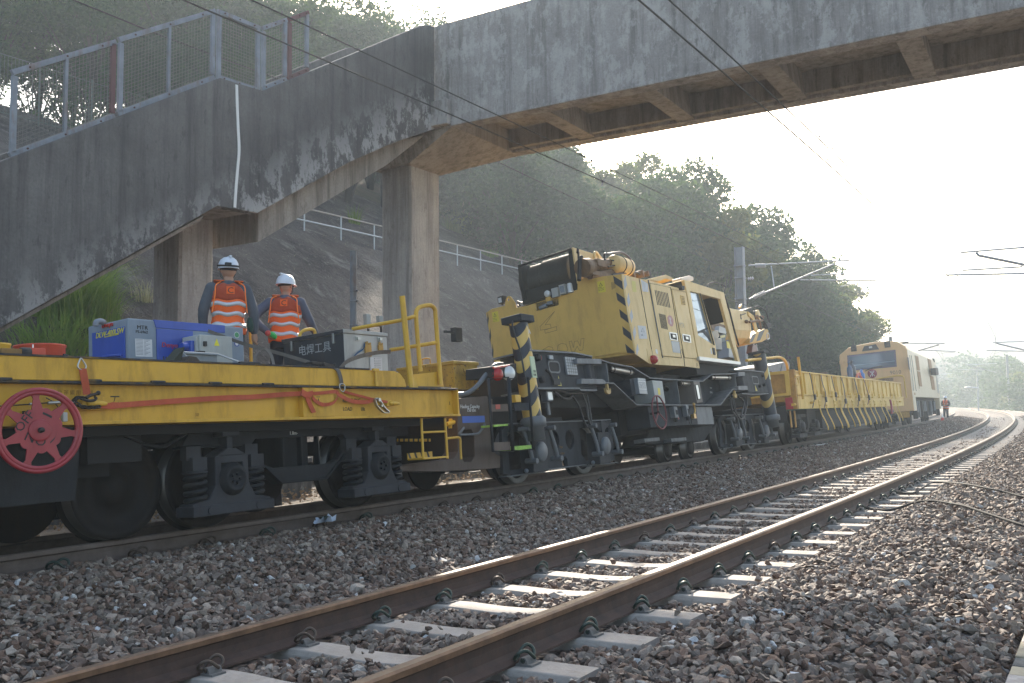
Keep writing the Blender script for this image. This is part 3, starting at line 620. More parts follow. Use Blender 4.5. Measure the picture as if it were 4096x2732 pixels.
ins = MB(); insul(ins, mpt('m', 490, 362), mpt('m', 530, 358), 3, .06); ins.build('feeder_insulator', m_insul, mast)
# arms reaching in from the right, carried by a mast just outside the view
def nmast(s, off, top, lab, segs, tr=t2, wdt=.24, r=1.0, zb_=-.3, mid=None, fr=None):
    F = fr or tframe(s, s-.1, s+.1, 0, tr=tr); m_, p = hmast('catenary_mast', tr, s, off, top, zb_, wdt, lab)
    W = lambda k, u, v: Vector(F.o)+Vector(F.R @ np.array(F.at(k, u, v, y=0)))
    for nm, pts, rr in segs: part_tube(nm, [W(*q) for q in pts], rr*r, m_, m_tube if nm != 'bracket_arm' else m_galv)
    return m_
nmast(28.3, 3.9, 7.2, 'catenary mast at the right edge whose arms reach over the near track', [('top_arm', [('m', 1925, 185), ('m', 2420, 145)], .03), ('bracket_arm', [('m', 2030, 185), ('m', 2045, 205), ('m', 2351, 267), ('m', 2450, 290)], .042), ('steady_arm', [('m', 1935, 305), ('m', 2330, 282), ('m', 2351, 262)], .028), ('registration_arm', [('m', 1825, 337), ('m', 2420, 325)], .03), ('registration_arm', [('m', 1962, 383), ('m', 2100, 350), ('m', 2215, 362)], .016)])
nmast(63, 3.6, 7.3, 'second catenary mast beyond the right edge, with thin arms over the near track', [('top_arm', [('k', 1978, 207), ('k', 2420, 190)], .035), ('bracket_arm', [('k', 2030, 210), ('k', 2050, 222), ('k', 2351, 295), ('k', 2440, 320)], .045), ('registration_arm', [('k', 1910, 298), ('k', 2430, 312)], .035), ('registration_arm', [('k', 1990, 340), ('k', 2080, 316), ('k', 2165, 322)], .018)])
nmast(70, -2.75, 6.3, 'catenary mast hidden behind the locomotive, arms showing above its roof', [('top_arm', [('k', 800, 215), ('k', 1415, 219)], .04), ('bracket_arm', [('k', 900, 400), ('k', 1115, 300), ('k', 1345, 232)], .05), ('registration_arm', [('k', 1120, 295), ('k', 1545, 312)], .035), ('registration_arm', [('k', 1370, 342), ('k', 1440, 322), ('k', 1530, 328)], .018)], tr=t1)
nmast(125, 3.5, 7.15, 'brown catenary mast on the right, in front of the far trees', [('top_arm', [('k', 1672, 470), ('k', 2030, 455)], .05), ('bracket_arm', [('k', 1690, 475), ('k', 2030, 562)], .06), ('registration_arm', [('k', 1570, 525), ('k', 1890, 532)], .04)], zb_=-.5)
nmast(150, 2.2, 6.2, 'distant brown catenary mast to the left of the other far mast', [('top_arm', [('k', 1340, 585), ('k', 1500, 575)], .06), ('bracket_arm', [('k', 1335, 612), ('k', 1500, 655)], .06)], zb_=-.5)
# ------------------------------------------------------------------ yellow flat wagon
m_yel = paint('wagon_yellow', (.62, .34, .022), .45, .3, 1.6, (.16, .085, .02), .65, ((.045, .03, .02), .70), bmp=.1)
m_yel2 = paint('handrail_yellow', (.62, .36, .03), .4, .25, 5, (.2, .1, .03), .4, ((.10, .055, .04), .66))
m_edge = paint('worn_black_edge', (.035, .035, .04), .5, .3, 6, (.3, .18, .02), .7)
m_bog = paint('bogie_grey', (.020, .022, .025), .6, .35, 5, (.02, .015, .012), .6, bmp=.15)
m_bog2 = paint('bogie_lighter_grey', (.036, .038, .043), .55, .3, 5, (.03, .022, .018), .6, bmp=.15)
m_black = plain('deep_black', (.008, .008, .009), .8); m_wheel = paint('wheel_steel', (.016, .014, .013), .55, .3, 6, bmp=.05, metal=.3); m_tread = plain('wheel_tread', (.12, .115, .11), .4, .9)
m_tyre = paint('pale_wheel_rim', (.25, .25, .24), .5, .3, 5, (.08, .06, .05), .5, metal=.3)
m_red = paint('handwheel_red', (.30, .012, .02), .35, .25, 3, (.08, .01, .01), .4, bmp=.03, coat=.3); m_blackpaint = plain('black_marking', (.012, .012, .012), .7); m_whitepaint = plain('white_marking', (.6, .6, .6), .6)
m_orange = paint('orange_webbing', (.46, .085, .035), .8, .3, 9, (.2, .05, .03), .5, bmp=.3); m_grey_web = paint('grey_webbing', (.12, .105, .09), .85, .3, 9, bmp=.3)
m_chrome = plain('zinc_steel', (.45, .45, .43), .35, .9); m_chain = plain('dark_chain', (.04, .035, .032), .5, .7)
W = tframe(3, -9, 3, .07)
def Y(k, u, v, x): return W.yz(k, u, v, x)
fw_ = thing('flat_wagon', 'yellow flat wagon loaded with equipment, carrying LOAD 18t lettering', 'wagon', W)
YE = 1.97; Y0 = -10.6
mb = MB()
mb.box(1.33, 1.345, Y0, YE, .90, 1.165)                      # web
o = mb.build('main_beam', m_yel, fw_)
MB().box(1.22, 1.415, Y0, YE+.03, .875, .898).build('flange', m_yel, o, bevel=.003); MB().box(1.22, 1.415, Y0, YE+.01, 1.166, 1.183).build('flange', m_edge, o, bevel=.003)
MB().box(-1.34, -1.325, Y0, YE, .88, 1.18).build('main_beam', m_yel, fw_)
a = Y('d', 435, 110, 1.4)[0]; b2 = Y('d', 695, 110, 1.4)[0]
MB().box(1.3451, 1.405, a, b2, .8985, 1.1655).build('stiffener_plate', m_yel, fw_, bevel=.004)
MB().box(1.2, 1.415, YE-.012, YE+.012, .8985, 1.1655).build('end_plate', m_yel, fw_)
MB().box(-1.3, 1.2, YE-.05, YE, .88, 1.165).build('headstock', m_yel, fw_)
MB().box(-1.32, 1.33, Y0, YE, 1.1835, 1.205).build('deck', paint('deck_steel', (.14, .1, .06), .7, .4, 3), fw_)
ye = Y('b', 1310, 1260, 1.4)[0]; z1 = 1.348
mb = MB(); mb.prism([(Y0, 1.186), (ye, 1.186), (ye-.02, 1.26), (ye-.09, 1.325), (ye-.17, z1), (Y0, z1)], 'x', 1.375, 1.4); o = mb.build('side_board', m_yel, fw_, bevel=.005)
MB().box(1.368, 1.408, Y0, ye-.55, z1+.0005, z1+.014).build('capping', m_edge, o)
for u in (20, 780, 1320, 1800, 2240): y = Y('c', u, 60, 1.41)[0]; MB().cyl((1.412, y-.06, 1.187), (1.412, y+.06, 1.187), .012, 8).build('hinge', m_edge, o)
m_ = MB(); y, z = Y('b', 1045, 1110, 1.41); m_.cyl((1.415, y, 1.19), (1.415, y, 1.36), .011, 8).box(1.405, 1.43, y-.04, y+.04, 1.34, 1.362).box(1.403, 1.43, y-.016, y+.016, 1.19, 1.23); m_.build('latch', m_yel2, o)
# handrails at the end
def rail_tube(nm, pts, r, par=fw_, m=None, k=5): return MB().tube(smooth_path(pts, k) if k else pts, r, 10).build(nm, m or m_yel2, par)
yp, zp = Y('b', 1345, 1200, 1.33); yt, zt = Y('b', 1272, 490, 1.33)
MB().tube([(1.33, yp, 1.19), (1.33, yt, zt)], .031, 12).build('post', m_yel2, fw_)
MB().prism([(yp-.03, 1.186), (yp+.11, 1.186), (yp+.04, 1.30), (yp-.0, 1.33)], 'x', 1.322, 1.338).build('gusset', m_yel2, fw_)
q = [W.at('b', u, v, x=1.30) for u, v in ((1425, 1120), (1405, 890), (1390, 660), (1400, 600), (1440, 575), (1510, 568), (1545, 600), (1552, 660), (1570, 900), (1595, 1230))]
rail_tube('hoop', q, .024)
a = W.at('b', 1175, 940, x=.9); a0 = W.at('b', 1400, 905, x=1.30); b2 = W.at('b', 1550, 880, x=1.3)
rail_tube('rail', [a, a0, b2], .021, k=0); rail_tube('rail', [W.at('b', 860, 765, x=.6), W.at('b', 1275, 690, x=1.28), W.at('b', 1375, 660, x=1.3)], .021, k=0)
mb = MB(); yz = [Y('b', u, v, 1.27) for u, v in ((1320, 1150), (1600, 1120), (1620, 1250), (1340, 1250))]; mb.prism(yz, 'x', 1.262, 1.272); mb.build('end_board', m_yel, fw_)
# step ladder below the end
q = lambda u, v: W.at('d', u, v, x=1.36)
for us in ((1432, 1448), (1630, 1652)): MB().tube([q(us[0], 362), q(us[1], 700)], .014, 8).build('ladder_side', m_yel2, fw_)
for v, w_ in ((478, 0), ): MB().tube([q(1440, v+2), q(1638, v-6)], .012, 8).build('rung', m_yel2, fw_)
a = q(1450, 702); b2 = q(1654, 686); m_haz = plain('hazard_black', (.012, .012, .012), .6)
MB().box(1.15, 1.375, a[1], b2[1], a[2]-.006, a[2]+.012).build('step', m_yel2, fw_)
mb = MB(); aa, bb = q(1450, 645), q(1654, 630); mb.box(1.14, 1.15, a[1], b2[1], a[2], aa[2]); st_ = mb.build('step_back', m_yel2, fw_)
mb = MB(); Ls = b2[1]-a[1]
for i in range(4): y = a[1]+.03+i*Ls/4; mb.prism([(y, a[2]), (y+.03, a[2]), (y-.0, aa[2]), (y-.03, aa[2])], 'x', 1.1505, 1.153)
mb.build('stripe', m_haz, st_)
rail_tube('grab_handle', [W.at('d', u, v, x=1.3) for u, v in ((1650, 530), (1700, 525), (1740, 522), (1758, 540), (1760, 600), (1766, 705))], .014, k=3)
# bogies
def coil(mb, c, r, wire_r, z0, z1, turns, mat=0):
    mb.tube([(c[0]+r*math.cos(2*PI*t), c[1]+r*math.sin(2*PI*t), lerp(z0, z1, t/turns)) for t in np.linspace(0, turns, int(turns*14)+1)], wire_r, 6, mat)
def wheelset(par, y, r, xs=.7175, rim=None, axle=True):
    for sg in (1, -1):
        w_ = MB(); x0 = sg*(xs-.01); o_ = sg*.13
        prof = [(r+.028, x0-sg*.028), (r+.028, x0), (r+.002, x0+sg*.012), (r-.003, x0+o_), (r-.065, x0+o_), (r-.07, x0+o_-sg*.03), (.14, x0+o_*.55), (.12, x0+o_+sg*.02), (.02, x0+o_+sg*.02)]
        w_.lathe((0, y, r), (1, 0, 0), [(max(a_, .001), h_) for a_, h_ in prof], 40, 0)
        for i in range(len(w_.m)):
            j = i//40
            if j == 2: w_.m[i] = 1
            elif j in (3, 4): w_.m[i] = 2
        w_.lathe((0, y, r), (1, 0, 0), [(.02, x0-sg*.03), (r+.028, x0-sg*.0281)], 40, 0)
        wo = w_.build('wheel', [m_wheel, m_tread, rim or m_wheel], par)
        if sg > 0 and axle: MB().cyl((-x0, y, r), (x0, y, r), .08, 12).build('axle', m_wheel, wo)
XB = 1.05
def cast_bogie(name_par, yc, r=.42, wb=.9225):
    bg_ = bpy.data.objects.new('bogie', None); COL.objects.link(bg_); bg_.parent = name_par; bg_.location = (0, yc, 0)
    for dy in (-wb, wb): wheelset(bg_, dy, r)
    for sg in (1, -1):
        A_, B2 = sorted((sg*.98, sg*1.07)); yy = lambda L_: [(p[0], p[1]) for p in L_]
        out = [(-1.32, .70), (-1.25, .80), (-.95, .835), (.95, .835), (1.25, .80), (1.32, .70), (.92, .695), (.72, .69), (.28, .33), (-.28, .33), (-.72, .69), (-.92, .695)]
        hole = [(-.55, .735), (-.61, .67), (-.46, .50), (-.36, .465), (.36, .465), (.46, .50), (.61, .67), (.55, .735)]
        mb = MB(); mb.prism(out, 'x', A_, B2, 0, [hole])
        for y in (-.22, .0, .22): mb.box(A_+.02, B2-.005, y-.008, y+.008, .466, .734)
        mb.box(A_-.05, B2+.03, -1.30, 1.30, .832, .845); mb.box(A_-.04, B2+.03, -.28, .28, .315, .33)
        for s2 in (1, -1):     # inclined flanges
            mb.hexa([(A_-.04, s2*.28, .315), (B2+.03, s2*.28, .315), (B2+.03, s2*.73, .675), (A_-.04, s2*.73, .675), (A_-.04, s2*.28, .332), (B2+.03, s2*.28, .332), (B2+.03, s2*.73, .692), (A_-.04, s2*.73, .692)])
            mb.box(A_-.04, B2+.03, min(s2*.73, s2*1.32), max(s2*.73, s2*1.32), .678, .694)
        mb.build('side_frame', m_bog, bg_, bevel=.006)
        for dy in (-wb, wb):
            X0, X1 = sorted((sg*1.02, sg*1.2)); mb = MB(); y = dy
            mb.prism([(y-.17, .60), (y+.17, .60), (y+.175, .36), (y+.24, .25), (y+.40, .225), (y+.42, .13), (y-.42, .13), (y-.40, .225), (y-.24, .25), (y-.175, .36)], 'x', X0, X1, 0, [[(y-.11, .54), (y-.115, .36), (y-.06, .31), (y+.06, .31), (y+.115, .36), (y+.11, .54)]])
            mb.box(X0-.02, X1+.03, y-.42, y+.42, .12, .205); mb.box(X0, X1-.02, y-.03, y+.03, .6, .80); mb.prism([(y-.16, .6), (y+.16, .6), (y+.05, .66), (y-.05, .66)], 'x', X0, X1)
            mb.box(X0+.02, X1, y-.09, y+.09, .76, .80)
            for s2 in (-1, 1): mb.cyl((X1, y+s2*.25, .16), (X1+.04, y+s2*.25, .16), .035, 10)
            ab = mb.build('axlebox', m_bog2, bg_, bevel=.008)
            cp = MB(); cp.lathe((sg*1.12, y, r), (sg, 0, 0), [(.135, 0), (.14, .09), (.11, .11), (.105, .13), (.085, .135), (.075, .12), (.01, .12)], 28, 0)
            for i in range(5): a_ = 2*PI*i/5; cp.cyl((sg*1.24, y+.04*math.cos(a_), r+.04*math.sin(a_)), (sg*1.265, y+.04*math.cos(a_), r+.04*math.sin(a_)), .014, 6)
            cp.build('bearing_cap', m_bog, ab)
            for s2 in (-1, 1):
                c_ = MB(); coil(c_, (sg*1.1, y+s2*.30, 0), .082, .019, .21, .47, 4.4); c_.build('coil_spring', m_bog, ab)
                MB().lathe((sg*1.1, y+s2*.30, .47), (0, 0, 1), [(.10, 0), (.105, .012), (.06, .02)], 16).box(sg*1.1-.07, sg*1.1+.07, y+s2*.30-.07, y+s2*.30+.07, .49, .60).box(sg*1.1-.05, sg*1.1+.03, y+s2*.30-.1, y+s2*.30+.04, .58, .69).build('spring_cap', m_bog2, ab)
    mb = MB(); mb.box(-.95, .95, -.18, .18, .42, .78).box(-.9, .9, -.9, -.82, .55, .7).box(-.9, .9, .82, .9, .55, .7); mb.build('bolster', m_bog, bg_)
    return bg_
yb = -.04
cast_bogie(fw_, yb, .405, .9225)
mb = MB(); mb.box(-1.15, 1.2, Y0, YE-.4, .80, .874).box(-.9, .9, Y0, -1.9, .5, .8); mb.box(1.0, 1.1, -2.2, -1.75, .60, .8); mb.tube(smooth_path([(1.1, -1.9, .8), (1.12, -1.6, .70), (1.12, -1.35, .80)], 5), .012, 6); mb.build('underframe', m_black, fw_)
# wheels of the neighbouring axle group at the left
bg2 = bpy.data.objects.new('bogie', None); COL.objects.link(bg2); bg2.parent = fw_; yl = W.at('c', 860, 900, x=.72)[1]
wheelset(bg2, yl+.05, .40); mb = MB(); mb.prism([(yl-1.1, .35), (yl-.55, .35), (yl-.50, .8), (yl-1.1, .8)], 'x', .9, 1.25); mb.build('side_frame', m_bog, bg2)
mb = MB()
for i in range(6): mb.lathe((-.55, yl-.47, .2+i*.045), (0, 0, 1), [(.07, 0), (.1, .018), (.07, .036)], 16)
mb.build('coil_spring', m_bog, bg2)
# coupling gear and brake details at the end
mb = MB(); mb.box(-.3, .3, YE, YE+.55, .72, .9).cyl((.0, YE+.2, .8), (.0, YE+.9, .8), .11, 12); mb.build('coupler', m_black, fw_)
m_yc = plain('yellow_cock', (.7, .42, .02), .4)
mb = MB(); c0 = W.at('d', 1690, 410, x=1.0); mb.cyl((1.0, c0[1]-.1, c0[2]), (1.05, c0[1]+.05, c0[2]+.03), .026, 10).cyl((1.0, c0[1]-.04, c0[2]-.05), (1.0, c0[1]-.02, c0[2]+.06), .022, 10).ball((1.03, c0[1]+.03, c0[2]+.02), .035); mb.build('brake_cock', m_yc, fw_)
mb = MB(); a = W.at('d', 1230, 545, x=.9); b2 = W.at('d', 1510, 545, x=1.2); mb.tube([a, b2], .016, 8); rod = mb.build('brake_rod', m_yel2, fw_)
mb = MB()
for i in range(7): t = (i+.3)/7; p = Vector(a).lerp(Vector(b2), t); q2 = Vector(a).lerp(Vector(b2), t+.05); mb.tube([p, q2], .0165, 8)
mb.build('stripe', m_haz, rod)
# handwheel
hc = W.at('c', 330, 463, x=1.50)
hw = bpy.data.objects.new('brake_handwheel', None); COL.objects.link(hw); hw.parent = fw_; hw.location = hc; hw.rotation_euler = (0, 0, -.12)
Rr = .272
mb = MB(); mb.tube([(0, Rr*math.cos(2*PI*i/48), Rr*math.sin(2*PI*i/48)) for i in range(48)], .016, 10, closed=True); mb.lathe((0, 0, 0), (1, 0, 0), [(Rr-.035, -.012), (Rr-.005, -.012), (Rr-.005, .012), (Rr-.035, .012), (Rr-.035, -.012)], 48); mb.build('rim', m_red, hw)
outer = [((Rr-.033)*math.cos(2*PI*i/56), (Rr-.033)*math.sin(2*PI*i/56)) for i in range(56)]; holes = []
for k in range(7):
    a0 = 2*PI*k/7+.32; h = []
    for t in np.linspace(-.335, .335, 9): h.append(((Rr-.036)*math.cos(a0+t), (Rr-.036)*math.sin(a0+t)))
    h += [(.215*math.cos(a0+.36), .215*math.sin(a0+.36))]
    for t in np.linspace(.20, -.20, 6): rr = .145+.010*math.cos(t*7); h.append((rr*math.cos(a0+t), rr*math.sin(a0+t)))
    h += [(.215*math.cos(a0-.36), .215*math.sin(a0-.36))]
    holes.append(h)
mb = MB(); mb.prism(outer, 'x', -.006, .006, 0, holes); mb.lathe((0, 0, 0), (1, 0, 0), [(.075, .005), (.072, .016), (.06, .018), (.02, .018)], 32); mb.build('disc', m_red, hw, bevel=.002)
MB().lathe((0, 0, 0), (1, 0, 0), [(.02, .017), (.018, .045), (.008, .05)], 8).build('nut', m_chain, hw)
MB().cyl((-.14, 0, 0), (-.01, 0, 0), .02, 10).box(-.2, -.13, -.05, .05, -.12, .14).build('spindle', m_bog, hw)
def htext(s_, y, z, ang, size): X = (0, math.cos(ang), math.sin(ang)); Y_ = (0, -math.sin(ang), math.cos(ang)); text(s_, size, (.0075, y, z), X, Y_, m_blackpaint, hw, 'lettering', 'CENTER', .0008)
htext('OFF', -.075, .045, math.radians(52), .085); htext('NO', -.04, -.085, math.radians(-24), .09)
for pts in ([(.0078, .02, .115), (.0078, .055, .098), (.0078, .078, .085)], [(.0078, .108, -.015), (.0078, .095, -.055), (.0078, .065, -.085)]): MB().ribbon(smooth_path(pts, 3), (0, .002, .007), .001).build('arrow_mark', m_blackpaint, hw)
# lettering
def wt(s_, k, u, v, size, x=1.3462, mat=None, **kw):
    y, z = Y(k, u, v, x); return text(s_, size, (x, y, z), (0, 1, 0), (0, 0, 1), mat or m_blackpaint, fw_, **kw)
wt('REMAINING', 'd', 775, 228, .053, sx=.88); wt('LOAD', 'd', 778, 300, .053, sx=.88); wt('18t', 'd', 925, 300, .053, sx=.9)
faded = plain('faded_marking', (.33, .17, .02), .7)
wt('快 運 緩 用 手 制', 'c', 480, 160, .036, mat=faded); wt('30', 'c', 1630, 345, .04, mat=faded); wt('1.8m-', 'd', 330, 500, .045, x=1.075, mat=m_whitepaint)
wt('I', 'd', 1668, 250, .055)
y, z = Y('c', 962, 215, 1.3462); mb = MB(); mb.box(1.3455, 1.3468, y-.036, y+.036, z+.026, z+.035); mb.ribbon(smooth_path([(1.3464, y, z+.026), (1.3464, y-.005, z), (1.3464, y-.016, z-.018), (1.3464, y-.004, z-.032), (1.3464, y+.018, z-.025), (1.3464, y+.024, z-.01)], 3), (0, .004, .003), .001); mb.build('hook_mark', m_blackpaint, fw_)
y, z = Y('d', 573, 215, 1.4062); mb = MB(); mb.box(1.4055, 1.4068, y-.024, y+.024, z+.032, z+.038).prism([(y-.017, z-.03), (y+.017, z-.03), (y, z+.026)], 'x', 1.4055, 1.4068); mb.build('jacking_mark', m_blackpaint, fw_)
# rope hooks (yellow lugs)
for k, u, v in (('c', 800, 235), ('d', 1200, 235)):
    y, z = Y(k, u, v, 1.40); lg = MB(); lg.lathe((1.40, y-.07, z), (0, 1, -.03), [(.012, 0), (.022, .01), (.024, .06), (.02, .12), (.012, .155), (.004, .16)], 12).box(1.3455, 1.40, y-.1, y-.03, z-.03, z+.03); lg.build('rope_hook', m_yel2, fw_, bevel=.002)
MB().box(1.3455, 1.358, *(Y('c', 640, 0, 1.35)[0], Y('c', 868, 0, 1.35)[0]), Y('c', 0, 305, 1.35)[1]-.0, Y('c', 0, 180, 1.35)[1]).build('backing_plate', m_yel, fw_, bevel=.004)
y, z = Y('c', 535, 355, 1.36); MB().box(1.346, 1.38, y-.016, y+.016, z-.03, z+.035).build('light_switch', plain('grey_white', (.5, .5, .48), .5), fw_, bevel=.004)
# ------------------------------------------------------------------ straps, shackles
def strap(name, lab, mat, parts, cat='strap', grp=None):
    t = thing(name, lab, cat, W, group=grp)
    for nm, pts, wv, th in parts: MB().ribbon(smooth_path(pts, 6), wv, th).build(nm, mat, t)
    return t
def q(k, u, v, x): return W.at(k, u, v, x=x)
s1 = strap('ratchet_strap', 'orange strap hanging over the side board down to the left chain hook', m_orange, [('webbing', [q('c', 690, -55, 1.43), q('c', 712, 60, 1.425), q('c', 728, 165, 1.41)], (.004, .026, .0), .004)])
MB().tube(smooth_path([q('a', u, v, 1.425) for u, v in ((690, 1110), (650, 1085), (665, 1030), (678, 1012), (693, 1030), (720, 1080), (700, 1108))], 4, True), .006, 8, closed=True).build('triangle_ring', m_chrome, s1)
s2 = strap('ratchet_strap', 'long twisted orange strap stretched along the wagon beam to the ratchet', m_orange, [
    ('webbing', [q('c', 830, 265, 1.40), q('c', 1100, 245, 1.375), q('c', 1500, 215, 1.375), q('c', 1900, 190, 1.375), q('d', 0, 185, 1.38), q('d', 250, 165, 1.38), q('d', 430, 155, 1.415)], [(0, .0, .008+.006*i) if i < 4 else (0, .001, .021) for i in range(37)], .004),
    ('webbing', [q('d', 500, 155, 1.418), q('d', 600, 150, 1.418), q('d', 710, 140, 1.418), q('d', 740, 165, 1.42), q('d', 700, 230, 1.42), q('d', 620, 248, 1.42), q('d', 560, 225, 1.42), q('d', 520, 185, 1.42)], (.0, .006, .016), .004),
    ('webbing', [q('d', 725, 145, 1.422), q('d', 760, 175, 1.42), q('d', 860, 220, 1.39), q('d', 980, 225, 1.39), q('d', 1040, 205, 1.40)], (0, .004, .019), .004),
    ('webbing', [q('d', 790, 140, 1.37), q('d', 900, 170, 1.37), q('d', 1060, 210, 1.39), q('d', 1150, 225, 1.40)], (0, .003, .012), .004),
    ('loose_end', [q('d', 470, 165, 1.424), q('d', 500, 240, 1.424), q('d', 535, 315, 1.424)], (0, .026, .004), .004)])
MB().ribbon(smooth_path([q('d', 430, 140, 1.428), q('d', 470, 165, 1.432), q('d', 520, 155, 1.428)], 4), (0, .008, .028), .01).build('knot', m_orange, s2)
rt = MB(); p = [q('d', u, v, 1.41) for u, v in ((1040, 200), (1075, 205), (1120, 275), (1160, 312))]; rt.ribbon(smooth_path(p, 4), (.018, 0, .004), .008); p = [q('d', u, v, 1.43) for u, v in ((1040, 205), (1060, 260), (1110, 310), (1155, 318))]; rt.ribbon(smooth_path(p, 4), (.018, 0, 0), .006); a = q('d', 1055, 210, 1.40); rt.cyl((1.385, a[1], a[2]), (1.45, a[1], a[2]), .018, 10).cyl((1.40, a[1]+.03, a[2]-.06), (1.45, a[1]+.03, a[2]-.06), .012, 8); rt.build('ratchet', m_chrome, s2)
s3 = strap('grey_strap', 'worn grey lashing strap over the tool chest with a ratchet on its lid side', m_grey_web, [
    ('webbing', [q('a', 1620, 735, .35), q('a', 1900, 840, .6), q('b', 0, 905, .85), q('b', 250, 970, 1.1), q('b', 500, 1045, 1.3)], (.0, .0, .017), .005),
    ('webbing', [q('b', 1175, 955, .93), q('b', 1050, 965, .96), q('b', 900, 1000, 1.15), q('b', 800, 1045, 1.3), q('b', 740, 1110, 1.36)], (.0, .004, .022), .005),
    ('webbing', [q('b', 640, 1085, 1.37), q('b', 725, 1100, 1.41), q('b', 755, 1160, 1.425), q('b', 768, 1235, 1.425)], [(.0, .022, .006)]*19, .005),
    ('webbing', [q('a', 2130, 1060, 1.15), q('a', 2140, 980, 1.1), q('a', 2210, 930, 1.05), q('a', 2265, 980, 1.1), q('a', 2290, 1070, 1.2)], (.0, .016, .006), .005)])
rt = MB(); a = q('b', 500, 1045, 1.38); b2 = q('b', 690, 1075, 1.38); d = Vector(b2)-Vector(a)
for off in (-.028, .028): rt.ribbon([Vector(a)+Vector((off, 0, 0)), Vector(b2)+Vector((off, 0, 0))], (0, 0, .012), .003)
rt.cyl(Vector(a)+d*.55+Vector((-.04, 0, .0)), Vector(a)+d*.55+Vector((.04, 0, 0)), .016, 10).cyl(Vector(b2)+Vector((-.04, 0, .01)), Vector(b2)+Vector((.04, 0, .01)), .008, 8).cyl(Vector(a)+Vector((-.04, 0, 0)), Vector(a)+Vector((.04, 0, 0)), .008, 8); rt.build('ratchet', m_chain, s3)
MB().tube(smooth_path([q('b', u, v, 1.43) for u, v in ((755, 1225), (750, 1260), (775, 1290), (792, 1270), (788, 1230))], 4, True), .005, 8, closed=True).build('triangle_ring', m_chrome, s3)
ch = thing('chain_hook', 'dark chain and hook hanging on the left yellow lug behind the handwheel', 'chain', W)
def chain(pts, par, n, r=.006, L=.034):
    P = smooth_path(pts, 8); seg = [0]
    for i in range(1, len(P)): seg.append(seg[-1]+(P[i]-P[i-1]).length)
    mb = MB()
    for i in range(n):
        t = seg[-1]*(i+.5)/n; j = max(k for k in range(len(P)-1) if seg[k] <= t); d = (P[j+1]-P[j]).normalized(); c = P[j]+d*(t-seg[j]); u = d.orthogonal().normalized()
        if i % 2: u = d.cross(u)
        mb.tube([c+d*math.cos(a)*L*.62+u*math.sin(a)*L*.36 for a in [2*PI*k/10 for k in range(10)]], r, 6, closed=True)
    return mb.build('chain', m_chain, par)
chain([q('c', 615, 225, 1.40), q('c', 650, 190, 1.42), q('c', 720, 200, 1.43)], ch, 6); chain([q('c', 640, 240, 1.42), q('c', 700, 268, 1.43), q('c', 790, 270, 1.43), q('c', 830, 262, 1.42)], ch, 8)
MB().tube(smooth_path([q('c', u, v, 1.44) for u, v in ((720, 190), (760, 170), (800, 160), (820, 148))], 4), .011, 8).ball(q('c', 822, 150, 1.44), .017).build('handle', m_chain, ch)
MB().tube(smooth_path([q('c', u, v, 1.45) for u, v in ((700, 205), (740, 215), (785, 212), (805, 195), (790, 182))], 4), .010, 8).build('hook', m_chain, ch)
tb = thing('turnbuckle', 'steel turnbuckle and wire behind the red handwheel', 'turnbuckle', W)
MB().tube([q('c', -40, 262, 1.38), q('c', 250, 245, 1.38), q('c', 400, 232, 1.38)], .004, 6).build('wire', m_chain, tb); MB().cyl(q('c', 400, 235, 1.38), q('c', 560, 225, 1.38), .011, 8).cyl(q('c', 560, 226, 1.38), q('c', 625, 226, 1.4), .006, 8).cyl(q('c', 245, 244, 1.38), q('c', 290, 240, 1.38), .009, 8).build('body', m_chrome, tb); MB().tube([q('c', 385, 190, 1.37), q('c', 450, 225, 1.37), q('c', 500, 285, 1.37)], .004, 6).build('wire', m_chain, tb)
# ------------------------------------------------------------------ cargo
DZ = 1.206
m_gblue = paint('generator_blue', (.018, .065, .36), .35, .2, 2, (.03, .04, .08), .3, coat=.2, bmp=.02); m_ggrey = paint('generator_grey', (.19, .235, .29), .4, .2, 2, (.08, .07, .06), .3, bmp=.02); m_paper = paint('paper_notice', (.6, .6, .6), .8, .15, 12, (.25, .25, .25), .3); m_redl = plain('red_letters', (.5, .03, .02), .4); m_yell = plain('yellow_letters', (.75, .65, .02), .4)
gn = thing('welding_generator', 'blue and grey Denyo welding generator standing on the wagon'.replace('Denyo ', ''), 'generator', W)
XG = .45; g0 = W.at('a', 1070, 672, x=XG); gy0 = g0[1]; gz1 = g0[2]; gy1 = W.at('a', 2035, 755, x=XG)[1]; XG0 = W.at('a', 735, 745, y=gy0)[0]
Gy = lambda u, v, x=XG+.002: W.yz('a', u, v, x)
mb = MB(); mb.box(XG0, XG, gy0, gy1, DZ+.05, gz1).box(XG0+.05, XG-.05, gy0+.05, gy1-.05, DZ, DZ+.05); body = mb.build('cabinet', m_ggrey, gn, bevel=.012)
p0 = Gy(1283, 690)[0]; p1 = Gy(1310, 1000)[0]; p2 = Gy(1880, 750)[0]
MB().prism([(p0, gz1+.004), (p2, gz1+.004), (p2+.0, gz1-.07), (p1, gz1-.07)], 'x', XG-.3, XG+.006).build('top_cover', m_gblue, gn, bevel=.004)
MB().prism([(p1, gz1-.075), (Gy(1610, 750)[0], gz1-.075), (Gy(1610, 750)[0], DZ+.06), (p1, DZ+.06)], 'x', XG+.0005, XG+.008).build('side_door', m_gblue, gn, bevel=.003)
e0 = W.at('a', 772, 795, y=gy0-.003); e1 = W.at('a', 1045, 742, y=gy0-.003); MB().box(e0[0], e1[0], gy0-.008, gy0-.0005, DZ+.08, e1[2]).build('end_door', m_gblue, gn, bevel=.003)
MB().tube(smooth_path([W.at('a', u, v, y=gy0-.02) for u, v in ((860, 1000), (900, 992), (980, 985), (1015, 985))], 4), .012, 8).build('handle', m_gblue, gn)
